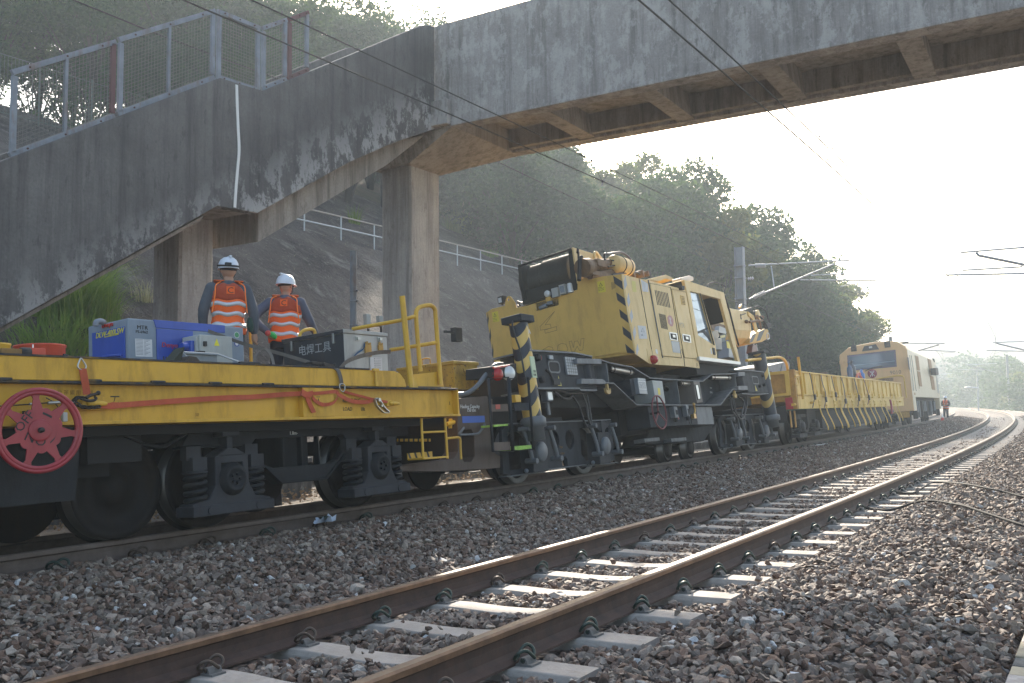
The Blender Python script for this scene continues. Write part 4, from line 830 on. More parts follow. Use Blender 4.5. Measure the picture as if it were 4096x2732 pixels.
et = lambda s_, u, v, size, mat_, **kw: text(s_, size, W.at('a', u, v, y=gy0-.0095), (1, 0, 0), (0, 0, 1), mat_, gn, **kw)
et('Denyo', 852, 758, .062, m_redl, ext=.004); et('DLW-400LSW', 800, 845, .07, m_yell, sx=.98, shear=.2); et('LOW EMISSION & SILENT QUALITY', 872, 838, .014, m_yell)
gt = lambda s_, u, v, size, mat_, x=XG+.009, **kw: text(s_, size, (x, *Gy(u, v, x)), (0, 1, 0), (0, 0, 1), mat_, gn, **kw)
gt('MTR', 1145, 765, .05, m_blackpaint, x=XG+.0015, sx=1.1); gt('PS-6962', 1135, 797, .035, m_blackpaint, x=XG+.0015, sx=1.05); gt('Denyo', 1350, 915, .062, m_redl, shear=.15, ext=.003); gt('DLW', 1495, 920, .056, m_yell, shear=.2)
a = Gy(1130, 845); b2 = Gy(1275, 1000); MB().box(XG+.0005, XG+.003, a[0], b2[0], b2[1], a[1]).build('notice', m_paper, gn)
m_ink = plain('print_ink', (.2, .2, .22), .8); mb = MB()
for i in range(12): z = lerp(a[1], b2[1], (i+.7)/13); mb.box(XG+.0032, XG+.0036, a[0]+.008, lerp(a[0], b2[0], .45), z, z+.004).box(XG+.0032, XG+.0036, lerp(a[0], b2[0], .52), b2[0]-.02-.02*(i % 3), z, z+.004)
mb.build('notice_print', m_ink, gn)
y, z = Gy(1980, 815); MB().cyl((XG+.001, y, z), (XG+.003, y, z), .031, 20).build('sticker', m_whitepaint, gn); MB().cyl((XG+.0031, y, z), (XG+.0038, y, z), .026, 20).build('sticker', plain('sticker_green', (.05, .25, .1), .5), gn)
y, z = Gy(1980, 888); MB().cyl((XG+.001, y, z), (XG+.003, y, z), .029, 20).build('sticker', plain('sticker_blue', (.05, .08, .3), .5), gn); MB().cyl((XG+.0031, y, z), (XG+.0038, y, z), .018, 20).build('sticker', m_whitepaint, gn)
MB().tube(smooth_path([W.at('a', u, v, x=.1) for u, v in ((800, 740), (805, 710), (840, 700), (875, 715))], 4), .026, 10).build('exhaust', m_galv, gn)
mb = MB(); y0_, z0_ = Gy(1360, 995); y1_, z1_ = Gy(1545, 1040)
for i in range(9): y = lerp(y0_, y1_, i/9); mb.box(XG+.0085, XG+.0095, y, y+.012, DZ+.09, z0_)
mb.build('grille', m_black, gn)
# small electrical box in front of the generator
eb = thing('electrical_box', 'pale grey electrical box with a blue socket leaning in front of the generator', 'electrical box', W); XE = .72
m_ebox = paint('box_grey', (.36, .37, .35), .45, .15, 3, (.15, .13, .1), .3)
a = W.at('a', 1575, 825, x=XE); b2 = W.at('a', 1670, 810, x=XE); c_ = W.at('a', 1940, 830, x=XE)
MB().box(XE-.25, XE, b2[1], c_[1], DZ, b2[2]).build('cabinet', m_ebox, eb, bevel=.006); yz = W.at('a', 1575, 825, y=b2[1])
MB().box(XE-.22, XE-.02, b2[1]-.02, b2[1]-.0005, DZ+.02, b2[2]-.02).build('door', m_ebox, eb, bevel=.004)
y, z = W.yz('a', 1710, 890, XE); MB().box(XE+.0005, XE+.02, y-.014, y+.014, z-.022, z+.022).build('switch', m_dark, eb)
y, z = W.yz('a', 1812, 878, XE); MB().prism([(y-.03, z-.03), (y+.03, z-.03), (y, z+.035)], 'x', XE+.0005, XE+.002).build('warning_sign', m_yell, eb)
p = W.at('a', 1615, 915, x=XE-.1); MB().box(p[0]-.05, p[0]+.05, b2[1]-.06, b2[1]-.021, p[2]-.06, p[2]+.05).cyl((p[0], b2[1]-.12, p[2]), (p[0], b2[1]-.06, p[2]), .035, 12).build('socket', m_gblue, eb, bevel=.004)
p = W.at('a', 1670, 962, x=XE+.02); MB().box(XE-.06, XE+.03, b2[1]-.03, b2[1]+.03, p[2]-.015, p[2]+.015).build('latch', m_dark, eb)
# open steel crate
cr = thing('steel_crate', 'open angular grey steel tray in front of the electrical box', 'crate', W)
A = [W.at('a', u, v, x=x) for u, v, x in ((1670, 1050, 1.15), (1755, 982, .95), (1990, 972, .95), (2000, 1065, 1.15), (1885, 1062, 1.2))]
mb = MB(); y0_ = A[0][1]; y1_ = A[3][1]; zt = W.at('a', 1990, 972, x=.95)[2]
mb.hexa([(1.18, y0_, DZ), (1.18, y1_, DZ), (1.17, y1_+.02, 1.33), (1.17, y0_-.03, 1.345), (1.16, y0_+.01, DZ), (1.16, y1_-.01, DZ), (1.155, y1_+.01, 1.33), (1.155, y0_-.02, 1.345)])
mb.box(.85, .86, y0_+.06, y1_, DZ, zt); mb.box(.86, 1.155, y1_-.01, y1_, DZ, 1.40); mb.prism([(y0_+.06, zt), (y1_, zt), (y1_, zt-.012), (y0_+.06, zt-.012)], 'x', .84, .88)
mb.hexa([(.86, y0_+.05, DZ), (1.155, y0_, DZ), (1.155, y0_+.01, DZ), (.86, y0_+.06, DZ), (.86, y0_+.05, zt), (1.155, y0_-.02, 1.345), (1.155, y0_-.01, 1.345), (.86, y0_+.06, zt)]); mb.build('tray', paint('crate_grey', (.22, .24, .25), .5, .2, 5), cr)
MB().tube([(.865, y0_+.06, zt), (.865, y1_, zt), (1.165, y1_, 1.40)], .009, 6).build('rim', m_chrome, cr)
wd = MB(); p = [W.at('a', u, v, x=1.1) for u, v in ((1425, 1045), (1535, 915), (1500, 1045))]; wd.prism([(q_[1], q_[2]) for q_ in p]+[], 'x', .98, 1.12); tag(wd.build('wheel_chock', paint('dark_timber', (.035, .04, .03), .8), bevel=.004), 'dark pointed chock upright beside the small electrical box', 'chock').matrix_world = W.mat()
wd = MB(); p = [W.at('a', u, v, x=1.15) for u, v in ((1540, 1045), (1580, 990), (1640, 1000), (1680, 1050))]; wd.prism([(q_[1], q_[2]) for q_ in p], 'x', 1.0, 1.16); tag(wd.build('timber_block', paint('brown_timber', (.06, .045, .035), .8), bevel=.004), 'low dark timber block just left of the steel tray', 'block').matrix_world = W.mat()
MB_ = MB(); p0_ = W.at('a', 2000, 1052, x=1.2); p1_ = W.at('a', 2165, 1055, x=1.2); MB_.cyl(p0_, p1_, .017, 10).tube(smooth_path([p1_, W.at('a', 2180, 1062, x=1.2), W.at('a', 2183, 1080, x=1.2)], 3), .008, 8); tag(MB_.build('pry_bar', m_dark), 'black ribbed pipe handle lying just behind the board, right of the tray', 'tool').matrix_world = W.mat()
# tool chest
m_chest = paint('chest_dark_side', (.045, .045, .048), .5, .4, 2, (.15, .09, .05), .35); m_chal = paint('chest_aluminium', (.40, .40, .385), .4, .2, 3, (.12, .11, .09), .35, metal=.35)
tc = thing('tool_chest', 'big steel tool chest with chalked Chinese writing on its dark end', 'tool chest', W); XC = .6
c0 = W.at('b', 780, 765, x=XC); cy = c0[1]; cy1 = W.at('b', 1140, 790, x=XC)[1]; cz = c0[2]; xl = W.at('b', 278, 870, y=cy)[0]
MB().box(xl, XC, cy, cy1, DZ, cz-.045).build('body', m_chal, tc, bevel=.005); MB().box(xl+.003, XC-.003, cy-.004, cy-.0005, DZ, cz-.05).build('end_panel', m_chest, tc)
MB().box(xl-.01, XC+.012, cy-.015, cy1+.012, cz-.044, cz).build('lid', m_chal, tc, bevel=.008); MB().box(xl-.008, XC+.008, cy-.018, cy-.0155, cz-.044, cz-.003).build('lid_edge', m_chest, tc)
for u, v in ((900, 850), (1085, 855)): y, z = W.yz('b', u, v, XC+.01); MB().box(XC+.0005, XC+.035, y-.02, y+.02, z-.012, z+.02).box(XC+.0005, XC+.01, y-.028, y+.028, z-.02, z+.03).build('latch', m_chrome, tc, bevel=.003)
for u, v in ((345, 905), (695, 840)): p = W.at('b', u, v, y=cy-.02); MB().box(p[0]-.014, p[0]+.014, cy-.028, cy-.0045, p[2]-.06, p[2]+.05).build('clasp', m_chrome, tc, bevel=.003)
m_chalk = plain('chalk', (.36, .36, .35), .9)
text('电焊工具', .125, W.at('b', 405, 985, y=cy-.006), (1, 0, 0), (0, 0, 1), m_chalk, tc, 'chalk_writing', ext=.0006, sx=1.02, shear=0)
for nm, uv, mt, dz in (('clipboard_note', ((1005, 1000), (1110, 1120)), m_paper, 0),): a = W.yz('b', *uv[0], XC+.012); b2 = W.yz('b', *uv[1], XC+.012); MB().box(XC+.006, XC+.009, a[0], b2[0], b2[1], a[1]).build(nm, mt, tc)
mb = MB()
for i in range(7): z = lerp(a[1], b2[1], (i+.6)/8); mb.box(XC+.0092, XC+.0097, lerp(a[0], b2[0], .35), lerp(a[0], b2[0], .42), z-.004, z+.003).box(XC+.0092, XC+.0097, lerp(a[0], b2[0], .5), lerp(a[0], b2[0], .9), z, z+.002)
mb.build('note_print', m_blackpaint, tc)
gl = thing('work_gloves', 'worn yellow work gloves hung on the tool chest front', 'gloves', W); m_glove = paint('glove_yellow', (.5, .3, .08), .8, .35, 12)
for (u, v, w_, h_) in ((990, 930, .10, .17), (1095, 915, .075, .08)):
    y, z = W.yz('b', u, v, XC+.02); mb = MB(); mb.box(XC+.003, XC+.025, y-w_/2, y+w_/2, z-h_/2, z+h_/4)
    for i in range(4): yy_ = y-w_/2+w_*(i+.5)/4; mb.tube([(XC+.014, yy_, z+h_/4-.01), (XC+.016, yy_+.004, z+h_/4+.03+.01*math.sin(i*2))], w_/9, 6)
    mb.build('glove', m_glove, gl, bevel=.004)
rg = MB(); rg.ribbon(smooth_path([W.at('b', u, v, x=XC+.015) for u, v in ((960, 885), (950, 930), (900, 965), (860, 1005))], 4), (0, .012, .014), .008); tag(rg.build('blue_rag', plain('rag_blue', (.02, .09, .2), .9)), 'blue rag tucked in a dark gap on the tool chest front', 'rag').matrix_world = W.mat()
# drums on the left
dr = thing('red_drum', 'open red steel drum rim showing above the wagon board', 'drum', W); p = W.at('a', 345, 905, x=.55); rad = abs(W.at('a', 535, 905, x=.55)[1]-p[1]); cb = (.55-.02, p[1], DZ); m_rd = paint('drum_red', (.52, .06, .025), .4, .25, 3, (.15, .05, .03), .4, ((.6, .5, .4), .72))
MB().lathe(cb, (0, 0, 1), [(rad*.97, 0), (rad*.98, p[2]-DZ-.02), (rad*1.02, p[2]-DZ-.012), (rad*1.02, p[2]-DZ), (rad*.96, p[2]-DZ), (rad*.95, .1), (.001, .1)], 40).build('shell', m_rd, dr)
a = W.at('a', 190, 962, x=.8); b2 = W.at('a', 365, 955, x=.8); MB().box(.76, .83, a[1]+.05, b2[1], a[2]-.04, a[2]+.035).build('arm', m_rd, dr, bevel=.004); MB().lathe((.8, a[1], a[2]), (0, 1, 0), [(.035, -.02), (.04, .0), (.04, .05), (.02, .06)], 14).build('cap', m_dark, dr)
MB().tube([W.at('a', 275, 898, x=.72), W.at('a', 275, 930, x=.75)], .006, 6).build('hook', m_chrome, dr)
dy_ = thing('yellow_drum', 'yellow drum at the far left edge with a brown crossbar', 'drum', W); p = W.at('a', -40, 890, x=.55); rad = abs(W.at('a', 88, 905, x=.55)[1]-p[1]); MB().lathe((.53, p[1], DZ), (0, 0, 1), [(rad*.97, 0), (rad*.98, p[2]-DZ-.02), (rad*1.02, p[2]-DZ-.012), (rad*1.02, p[2]-DZ), (rad*.96, p[2]-DZ), (rad*.95, .1), (.001, .1)], 36).build('shell', m_yel2, dy_); a = W.at('a', 5, 965, x=.85); b2 = W.at('a', 180, 968, x=.85); MB().box(.80, .86, a[1], b2[1], a[2]-.035, a[2]+.035).build('crossbar', paint('crossbar_brown', (.22, .12, .03), .6, .4, 6), dy_, bevel=.004)
tag(MB().tube(smooth_path([W.at('a', u, v, x=.95) for u, v in ((530, 985), (555, 988), (572, 1000), (578, 1015))], 4), .012, 8).build('hose_end', m_dark), 'short black hose end beside the red drum', 'hose').matrix_world = W.mat()
# small grey sensors on the far handrail
for i, (u, v) in enumerate(((985, 685), (1093, 700))):
    t = thing('trackside_box', ('left', 'right')[i]+' of two small grey boxes on posts beyond the long yellow rail', 'box', W, group='small grey trackside boxes'); p = W.at('b', u, v, x=-1.6); MB().box(-1.65, -1.58, p[1]-.045, p[1]+.045, p[2]-.08, p[2]+.08).build('housing', m_ebox, t, bevel=.005); MB().cyl((-1.61, p[1]+.01, 0), (-1.61, p[1]+.01, p[2]-.08), .018, 8).build('post', m_chain, t)
sg_ = thing('black_signal_box', 'small black box on a bracket in front of the slope, right of the tall column', 'box', W); p = W.at('b', 1735, 812, x=-1.9); MB().box(-1.98, -1.86, p[1]-.09, p[1]+.09, p[2]-.12, p[2]+.12).build('housing', m_black, sg_, bevel=.006); a = W.at('b', 1630, 785, x=-1.9); MB().box(-1.93, -1.9, a[1], p[1], a[2]-.02, a[2]+.02).build('bracket', m_black, sg_)
# ------------------------------------------------------------------ rail crane
CR = tframe(7.9, 7.9, 16, .16); CB = tframe(7.9, 7.9, 16, .07)
m_och = paint('crane_ochre', (.60, .375, .085), .45, .2, 1.4, (.24, .15, .06), .45, ((.16, .10, .06), .76), bmp=.04)
m_och2 = paint('crane_pale_ochre', (.66, .48, .21), .45, .15, 1.6, (.30, .19, .09), .45, ((.18, .11, .07), .77), bmp=.04)
m_cgrey = paint('crane_frame_grey', (.030, .034, .040), .6, .4, 2.2, (.02, .018, .016), .5, bmp=.08); m_cgrey2 = paint('crane_light_grey', (.12, .13, .14), .45, .25, 3, (.03, .028, .025), .5, bmp=.08)
m_plategrey = plain('plate_grey', (.2, .22, .24), .4, .3); m_brown = paint('buffer_brown', (.075, .050, .038), .5, .25, 3, (.03, .02, .015), .4); m_rustbox = paint('rusty_yellow_box', (.48, .28, .03), .55, .35, 3, (.12, .05, .03), .8, ((.09, .035, .025), .58)); m_grease = paint('greasy_brown', (.16, .09, .04), .55, .5, 9, (.04, .025, .015), .8)
m_hose = plain('hydraulic_hose', (.02, .02, .022), .45); m_hosegrey = plain('grey_hose', (.09, .1, .11), .4); m_hazmat = plain('stripe_black', (.016, .018, .026), .5); m_refl = plain('grey_reflective', (.26, .28, .33), .4); m_lens = plain('lamp_glass', (.6, .62, .62), .12, .2); m_redlens = plain('red_lens', (.35, .01, .01), .15); m_glass = plain('window_glass', (.30, .36, .42), .08, .4)
m_darkint = plain('cab_interior', (.025, .028, .03), .7); m_winch = paint('winch_black', (.02, .022, .02), .5, .4, 8); m_green = paint('hi_vis_green', (.30, .52, .08), .6, .4, 14, (.08, .1, .04), .8)
rc = thing('rail_crane', 'large ochre and dark grey railway crane with its jib folded over the wagon beyond', 'crane', CR)
def A3(F, k, pts, x=None, y=None): return [F.at(k, u, v, x=x, y=y) for u, v in pts]
def side(F, k, pts, x0, x1, nm, mat, par, bevel=.006, holes=()):
    q = [(p[1], p[2]) for p in A3(F, k, pts, x=x1)]; hs = [[(p[1], p[2]) for p in A3(F, k, h, x=x1)] for h in holes]
    return MB().prism(q, 'x', x0, x1, 0, hs).build(nm, mat, par, bevel=bevel)
def front(F, k, pts, y0, y1, nm, mat, par, bevel=.006, holes=()):
    q = [(p[0], p[2]) for p in A3(F, k, pts, y=y0)]; hs = [[(p[0], p[2]) for p in A3(F, k, h, y=y0)] for h in holes]
    return MB().prism(q, 'y', y0, y1, 0, hs).build(nm, mat, par, bevel=bevel)
def flange(F, k, pts, x0, x1, th, nm, mat, par):
    q = [(p[1], p[2]) for p in A3(F, k, pts, x=x1)]; mb = MB()
    for a, b_ in zip(q, q[1:]):
        mb.hexa([(x0, a[0], a[1]-th), (x1, a[0], a[1]-th), (x1, b_[0], b_[1]-th), (x0, b_[0], b_[1]-th), (x0, a[0], a[1]), (x1, a[0], a[1]), (x1, b_[0], b_[1]), (x0, b_[0], b_[1])])
    return mb.build(nm, mat, par)
def pt(k, u, v, x=None, y=None, F=CR): return F.at(k, u, v, x=x, y=y)
cg = lambda F, *p: F
# underframe: rear outrigger box
ch = bpy.data.objects.new('chassis', None); COL.objects.link(ch); ch.parent = rc
o = side(CR, 'h', [(690, 5), (1250, 35), (1265, 60), (1470, 80), (1475, 150), (1530, 470), (1530, 490), (800, 465), (760, 420)], .9, 1.38, 'outrigger_box', m_cgrey, ch, holes=[])
flange(CR, 'h', [(690, -8), (1250, 25), (1470, 72)], .85, 1.43, .022, 'top_plate', m_cgrey2, ch); flange(CR, 'h', [(790, 468), (1310, 470), (1325, 490), (1530, 495)], .85, 1.43, .022, 'bottom_plate', m_cgrey2, ch)
# recessed details on it
def rrect(y0, y1, z0, z1, r=.03, n=4):
    out = []
    for cy, cz, a0 in ((y1-r, z1-r, 0), (y0+r, z1-r, 90), (y0+r, z0+r, 180), (y1-r, z0+r, 270)):
        for i in range(n+1): a = math.radians(a0+90*i/n); out.append((cy+r*math.cos(a), cz+r*math.sin(a)))
    return out
def on(k, u, v, x=1.38, F=CR): return F.yz(k, u, v, x)
a = on('h', 915, 150); b_ = on('h', 1060, 275); MB().prism(rrect(a[0], b_[0], b_[1], a[1], .05), 'x', 1.381, 1.384).build('opening', m_black, o); MB().prism(rrect(a[0]-.02, b_[0]+.02, b_[1]-.02, a[1]+.02, .06), 'x', 1.3805, 1.39, 0, [rrect(a[0], b_[0], b_[1], a[1], .05)]).build('opening_rim', m_cgrey2, o)
a = on('h', 1105, 90); b_ = on('h', 1270, 320); MB().box(1.381, 1.41, a[0], b_[0], b_[1], a[1]).build('grid_box', m_plategrey, o, bevel=.004); mb = MB()
for i in range(1, 6): z = lerp(b_[1], a[1], i/6); mb.box(1.4101, 1.4115, a[0]+.01, b_[0]-.01, z-.003, z+.003)
for i in range(1, 5): y = lerp(a[0], b_[0], i/5); mb.box(1.4101, 1.4115, y-.003, y+.003, b_[1]+.01, a[1]-.01)
mb.build('grid_lines', m_bog, o)
for u, v in ((770, 100), (820, 375)): y, z = on('h', u, v); MB().lathe((1.38, y, z), (1, 0, 0), [(.045, 0), (.045, .05), (.03, .055), (.001, .055)], 16).build('socket', m_black, o)
y, z = on('h', 930, 100); MB().box(1.3805, 1.42, y-.06, y+.05, z-.03, z+.03).build('lamp', m_plategrey, o, bevel=.008)
y, z = on('h', 820, 95); MB().lathe((1.3812, y, z), (1, 0, 0), [(.001, .001), (.035, .001)], 20).build('sign', m_whitepaint, o); MB().lathe((1.3822, y, z), (1, 0, 0), [(.024, .001), (.033, .001)], 20).build('sign', m_redlens, o)
y, z = on('h', 1055, 400); mb = MB(); mb.prism([(y-.05, z-.055), (y+.055, z-.055), (y, z+.085)], 'x', 1.3805, 1.383); mb.build('warning_sign', plain('warning_pale_yellow', (.5, .42, .08), .6), o)
MB().tube([(1.40, *on('h', 875, 250)), (1.42, *on('h', 910, 300)), (1.42, *on('h', 950, 395))], .02, 8).box(1.385, 1.41, on('h', 905, 0)[0], on('h', 985, 0)[0], on('h', 0, 410)[1], on('h', 0, 320)[1]).build('lever', m_dark, o, bevel=.003)
# hinge knuckles
for v0, v1, u0, u1, r in ((105, 178, 1280, 1590, 0), (358, 430, 1335, 1640, 0)):
    side(CR, 'h', [(u0, v0), (u1-40, v0+5), (u1, v0+30), (u1, v1), (u0, v1-5)], 1.15, 1.46, 'hinge_lug', m_cgrey2, ch, .01)
y, z0_ = on('h', 1400, 180, 1.40); z1_ = on('h', 1400, 360, 1.40)[1]; MB().cyl((1.34, y, z1_), (1.34, y, z0_), .10, 18).cyl((1.34, y, z1_), (1.34, y, lerp(z0_, z1_, .45)), .08, 16).build('hinge_pin', m_cgrey, ch)
# main side beam
beam = [('h', 1560, 110), ('h', 1640, 155), ('h', 1970, 208), ('h', 2190, 340), ('i', 460, 345), ('i', 1135, 385), ('i', 1250, 300), ('i', 1490, 292), ('i', 1545, 300), ('i', 1560, 485), ('i', 1510, 485), ('i', 1355, 682), ('i', 300, 675), ('h', 2030, 680), ('h', 1740, 410), ('h', 1660, 405)]
q = [tuple(CR.at(k, u, v, x=1.40)[1:]) for k, u, v in beam]; MB().prism(q, 'x', 1.02, 1.05).build('side_beam', m_cgrey, ch, bevel=.004)
def fl(pts, nm, x0=1.0, x1=1.42, th=.016, mat=m_cgrey2):
    q = [tuple(CR.at(k, u, v, x=x1)[1:]) for k, u, v in pts]; mb = MB()
    for a, b_ in zip(q, q[1:]): mb.hexa([(x0, a[0], a[1]-th), (x1, a[0], a[1]-th), (x1, b_[0], b_[1]-th), (x0, b_[0], b_[1]-th), (x0, a[0], a[1]), (x1, a[0], a[1]), (x1, b_[0], b_[1]), (x0, b_[0], b_[1])])
    return mb.build(nm, mat, ch)
fl([('h', 1560, 110), ('h', 1700, 155), ('h', 1970, 205), ('h', 2190, 340), ('i', 460, 345), ('i', 1135, 388), ('i', 1250, 300), ('i', 1490, 292), ('i', 1660, 285)], 'top_flange'); fl([('h', 1560, 400), ('h', 1740, 410), ('h', 2030, 682), ('i', 1355, 684), ('i', 1510, 485), ('i', 1690, 490)], 'bottom_flange')
for k, u0, v0, u1, v1 in (('h', 1650, 165, 1680, 400), ('i', 805, 380, 850, 670), ('i', 1535, 300, 1560, 480)):
    a = CR.at(k, u0, v0, x=1.41); b_ = CR.at(k, u1, v1, x=1.41); MB().hexa([(1.05, a[1]-.008, b_[2]), (1.41, b_[1]-.008, b_[2]), (1.41, b_[1]+.008, b_[2]), (1.05, a[1]+.008, b_[2]), (1.05, a[1]-.008, a[2]), (1.41, a[1]-.008, a[2]), (1.41, a[1]+.008, a[2]), (1.05, a[1]+.008, a[2])]).build('web_rib', m_cgrey2, ch)
for k, u0, v0, u1, v1, r in (('h', 1680, 235, 1960, 280, .045), ('i', 1225, 345, 1470, 350, .04), ('i', 840, 418, 980, 428, .04)):
    a = CR.at(k, u0, v0, x=1.32); b_ = CR.at(k, u1, v1, x=1.32); MB().cyl(a, b_, r, 14).build('hydraulic_cylinder', plain('bare_steel', (.42, .4, .37), .3, .8), ch)
    for t in (.0, .15, .85, 1.0): p = Vector(a).lerp(Vector(b_), t); d = (Vector(b_)-Vector(a)).normalized(); MB().cyl(p-d*.012, p+d*.012, r*1.15, 14).build('collar', m_chain, ch)
# front outrigger box
o = side(CR, 'i', [(1640, 290), (1660, 250), (1890, 262), (1905, 300), (1950, 530), (1900, 545), (1700, 530), (1690, 470), (1640, 440)], .9, 1.38, 'outrigger_box', m_cgrey, ch)
flange(CR, 'i', [(1530, 245), (1720, 248), (1905, 272)], .85, 1.43, .02, 'top_plate', m_cgrey2, ch); flange(CR, 'i', [(1625, 540), (1770, 550), (1955, 540)], .85, 1.43, .02, 'bottom_plate', m_cgrey2, ch)
for (u0, v0, u1, v1) in ((1580, 275, 1660, 325), (1580, 450, 1695, 500)): side(CR, 'i', [(u0, v0), (u1, v0), (u1+5, v1), (u0, v1)], 1.15, 1.46, 'hinge_lug', m_cgrey2, ch, .01)
y, z0_ = on('i', 1610, 330, 1.4); z1_ = on('i', 1610, 450, 1.4)[1]; MB().cyl((1.34, y, z1_), (1.34, y, z0_), .10, 16).build('hinge_pin', m_cgrey, ch)
a = on('i', 1745, 338); b_ = on('i', 1830, 420); MB().prism(rrect(a[0], b_[0], b_[1], a[1], .05), 'x', 1.381, 1.384).build('opening', m_black, o); MB().prism(rrect(a[0]-.03, b_[0]+.03, b_[1]-.02, a[1]+.02, .06), 'x', 1.3805, 1.39, 0, [rrect(a[0], b_[0], b_[1], a[1], .05)]).build('opening_rim', m_cgrey2, o)
y, z = on('i', 1800, 485); MB().prism([(y-.06, z-.05), (y+.07, z-.05), (y-.02, z+.08)], 'x', 1.3805, 1.383).build('warning_sign', MATS['warning_pale_yellow'], o)
for u, v in ((1875, 325), (1890, 440), (1835, 455)): y, z = on('i', u, v); MB().lathe((1.38, y, z), (1, 0, 0), [(.035, 0), (.035, .05), (.001, .055)], 12).build('socket', m_black, o)
# cross body under the turntable
MB().box(-1.0, 1.0, -1.0, 9.1, .9, 1.35).box(-.95, .95, 1.2, 7.2, 1.0, 1.5).build('frame_body', m_black, ch)
MB().lathe((0, 3.9, 1.35), (0, 0, 1), [(1.05, 0), (1.05, .12), (.95, .14), (.95, .35)], 40).build('slewing_ring', m_bog, ch)
# outrigger jacks with chevrons
def chevmat(name, ang, sc_=1.0, thr=.5, col=(.60, .40, .10)):
    m, n, b = nt(name); co = N(n, 'ShaderNodeTexCoord').outputs['Object']; sp = N(n, 'ShaderNodeSeparateXYZ'); n.links.new(co, sp.inputs[0])
    at = N(n, 'ShaderNodeMath', operation='ABSOLUTE'); n.links.new(sp.outputs[1], at.inputs[0])
    mu = N(n, 'ShaderNodeMath', operation='MULTIPLY'); mu.inputs[1].default_value = ang; n.links.new(at.outputs[0], mu.inputs[0])
    ad = N(n, 'ShaderNodeMath', operation='SUBTRACT'); n.links.new(sp.outputs[2], ad.inputs[0]); n.links.new(mu.outputs[0], ad.inputs[1])
    fr = N(n, 'ShaderNodeMath', operation='MULTIPLY'); fr.inputs[1].default_value = sc_; n.links.new(ad.outputs[0], fr.inputs[0]); f2 = N(n, 'ShaderNodeMath', operation='FRACT'); n.links.new(fr.outputs[0], f2.inputs[0])
    g = N(n, 'ShaderNodeMath', operation='GREATER_THAN'); g.inputs[1].default_value = thr; n.links.new(f2.outputs[0], g.inputs[0])
    c = mix(n, g.outputs[0], (.014, .017, .028), col); c = mix(n, ramp(n, noise(n, co, 14, 6, .7), [(.62, 0), (.75, .5)]), c, (.10, .06, .04)); n.links.new(c, b.inputs['Base Color']); b.inputs['Roughness'].default_value = .45; return m
m_chev = chevmat('chevron_paint', -1.2, 3.2); 
def jack(F, ptop, pbot, r, head, foot, mat, nm='outrigger_jack'):
    j = bpy.data.objects.new(nm, None); COL.objects.link(j); j.parent = rc; c = Vector(((ptop[0]+pbot[0])/2, (ptop[1]+pbot[1])/2, pbot[2])); j.location = c
    MB().cyl((0, 0, .0), (0, 0, ptop[2]-pbot[2]), r, 28).build('barrel', mat, j)
    MB().box(-r*1.25, r*1.25, -r*1.35, r*1.35, ptop[2]-pbot[2], ptop[2]-pbot[2]+head).build('head', m_cgrey, j, bevel=.01)
    MB().lathe((0, 0, -.02), (0, 0, 1), [(r*.9, -foot), (r*1.0, -foot), (r*1.0, -.06), (r*1.3, -.06), (r*1.35, .05), (r*1.1, .08)], 24).build('foot', m_cgrey2, j); return j
XJ = 1.30; jt = pt('e', 555, 1125, x=XJ); jb = pt('h', 740, 900, x=XJ); j1 = jack(CR, jt, jb, .125, .095, .22, m_chev)
text('A', .085, (.123, .015, jt[2]-jb[2]-.16), (0, 1, 0), (0, 0, 1), m_whitepaint, j1, ext=.002)
MB().box(.10, .129, -.05, .055, (p_ := pt('h', 680, 230, x=XJ)[2]-jb[2])-.15, p_+.13).build('notice', plain('pale_green_notice', (.48, .56, .38), .6), j1)
text('活動', .036, (.1305, -.035, p_-.03-.05), (0, 1, 0), (0, 0, 1), m_blackpaint, j1, ext=.0005); text('你顧', .036, (.1305, -.035, p_-.075-.05), (0, 1, 0), (0, 0, 1), m_blackpaint, j1, ext=.0005)
MB().tube(smooth_path([(.02, -.16, jt[2]-jb[2]+.02), (.02, -.19, jt[2]-jb[2]-.05), (.03, -.17, jt[2]-jb[2]-.2), (.05, -.14, jt[2]-jb[2]-.4), (.06, -.13, jt[2]-jb[2]-.8)], 4), .012, 8).build('hose', m_hose, j1)
XJ2 = 1.30; jt = pt('i', 1830, 55, x=XJ2); jb = pt('i', 1990, 850, x=XJ2); m_chev2 = chevmat('chevron_dark', -1.4, 1.7, .74, (.5, .33, .08)); j2 = jack(CR, jt, jb, .15, .06, .2, m_chev2)
MB().box(.135, .153, -.03, .045, .85, 1.1).build('notice', MATS['pale_green_notice'], j2)
# superstructure rear: counterweight
sup = bpy.data.objects.new('superstructure', None); COL.objects.link(sup); sup.parent = rc
YR = 2.27
rear = [(145, 985), (215, 935), (390, 893), (400, 820), (412, 785), (435, 765), (460, 768), (485, 800), (520, 850), (530, 905), (555, 918), (790, 866), (800, 962), (1098, 882), (1085, 778), (1300, 715), (1338, 690), (1340, 600), (1365, 520), (1388, 485), (1415, 478), (1440, 490), (1475, 552), (1690, 505), (1830, 492), (1920, 480), (2100, 1512), (1862, 1506), (1560, 1560), (1540, 1700), (262, 1700)]
q = [(p[0], p[2]) for p in A3(CR, 'e', rear, y=YR)]
h1 = [(p[0], p[2]) for p in A3(CR, 'e', [(1405+20*math.cos(a), 523+22*math.sin(a)) for a in np.linspace(0, 2*PI, 12, endpoint=False)], y=YR)]; h2 = [(p[0], p[2]) for p in A3(CR, 'e', [(432+16*math.cos(a), 812+20*math.sin(a)) for a in np.linspace(0, 2*PI, 12, endpoint=False)], y=YR)]
cw = MB(); cw.prism(q, 'y', YR, YR+.03, 0, [h1, h2]); cw = cw.build('counterweight', m_och, sup, bevel=.006)
zt = 3.02
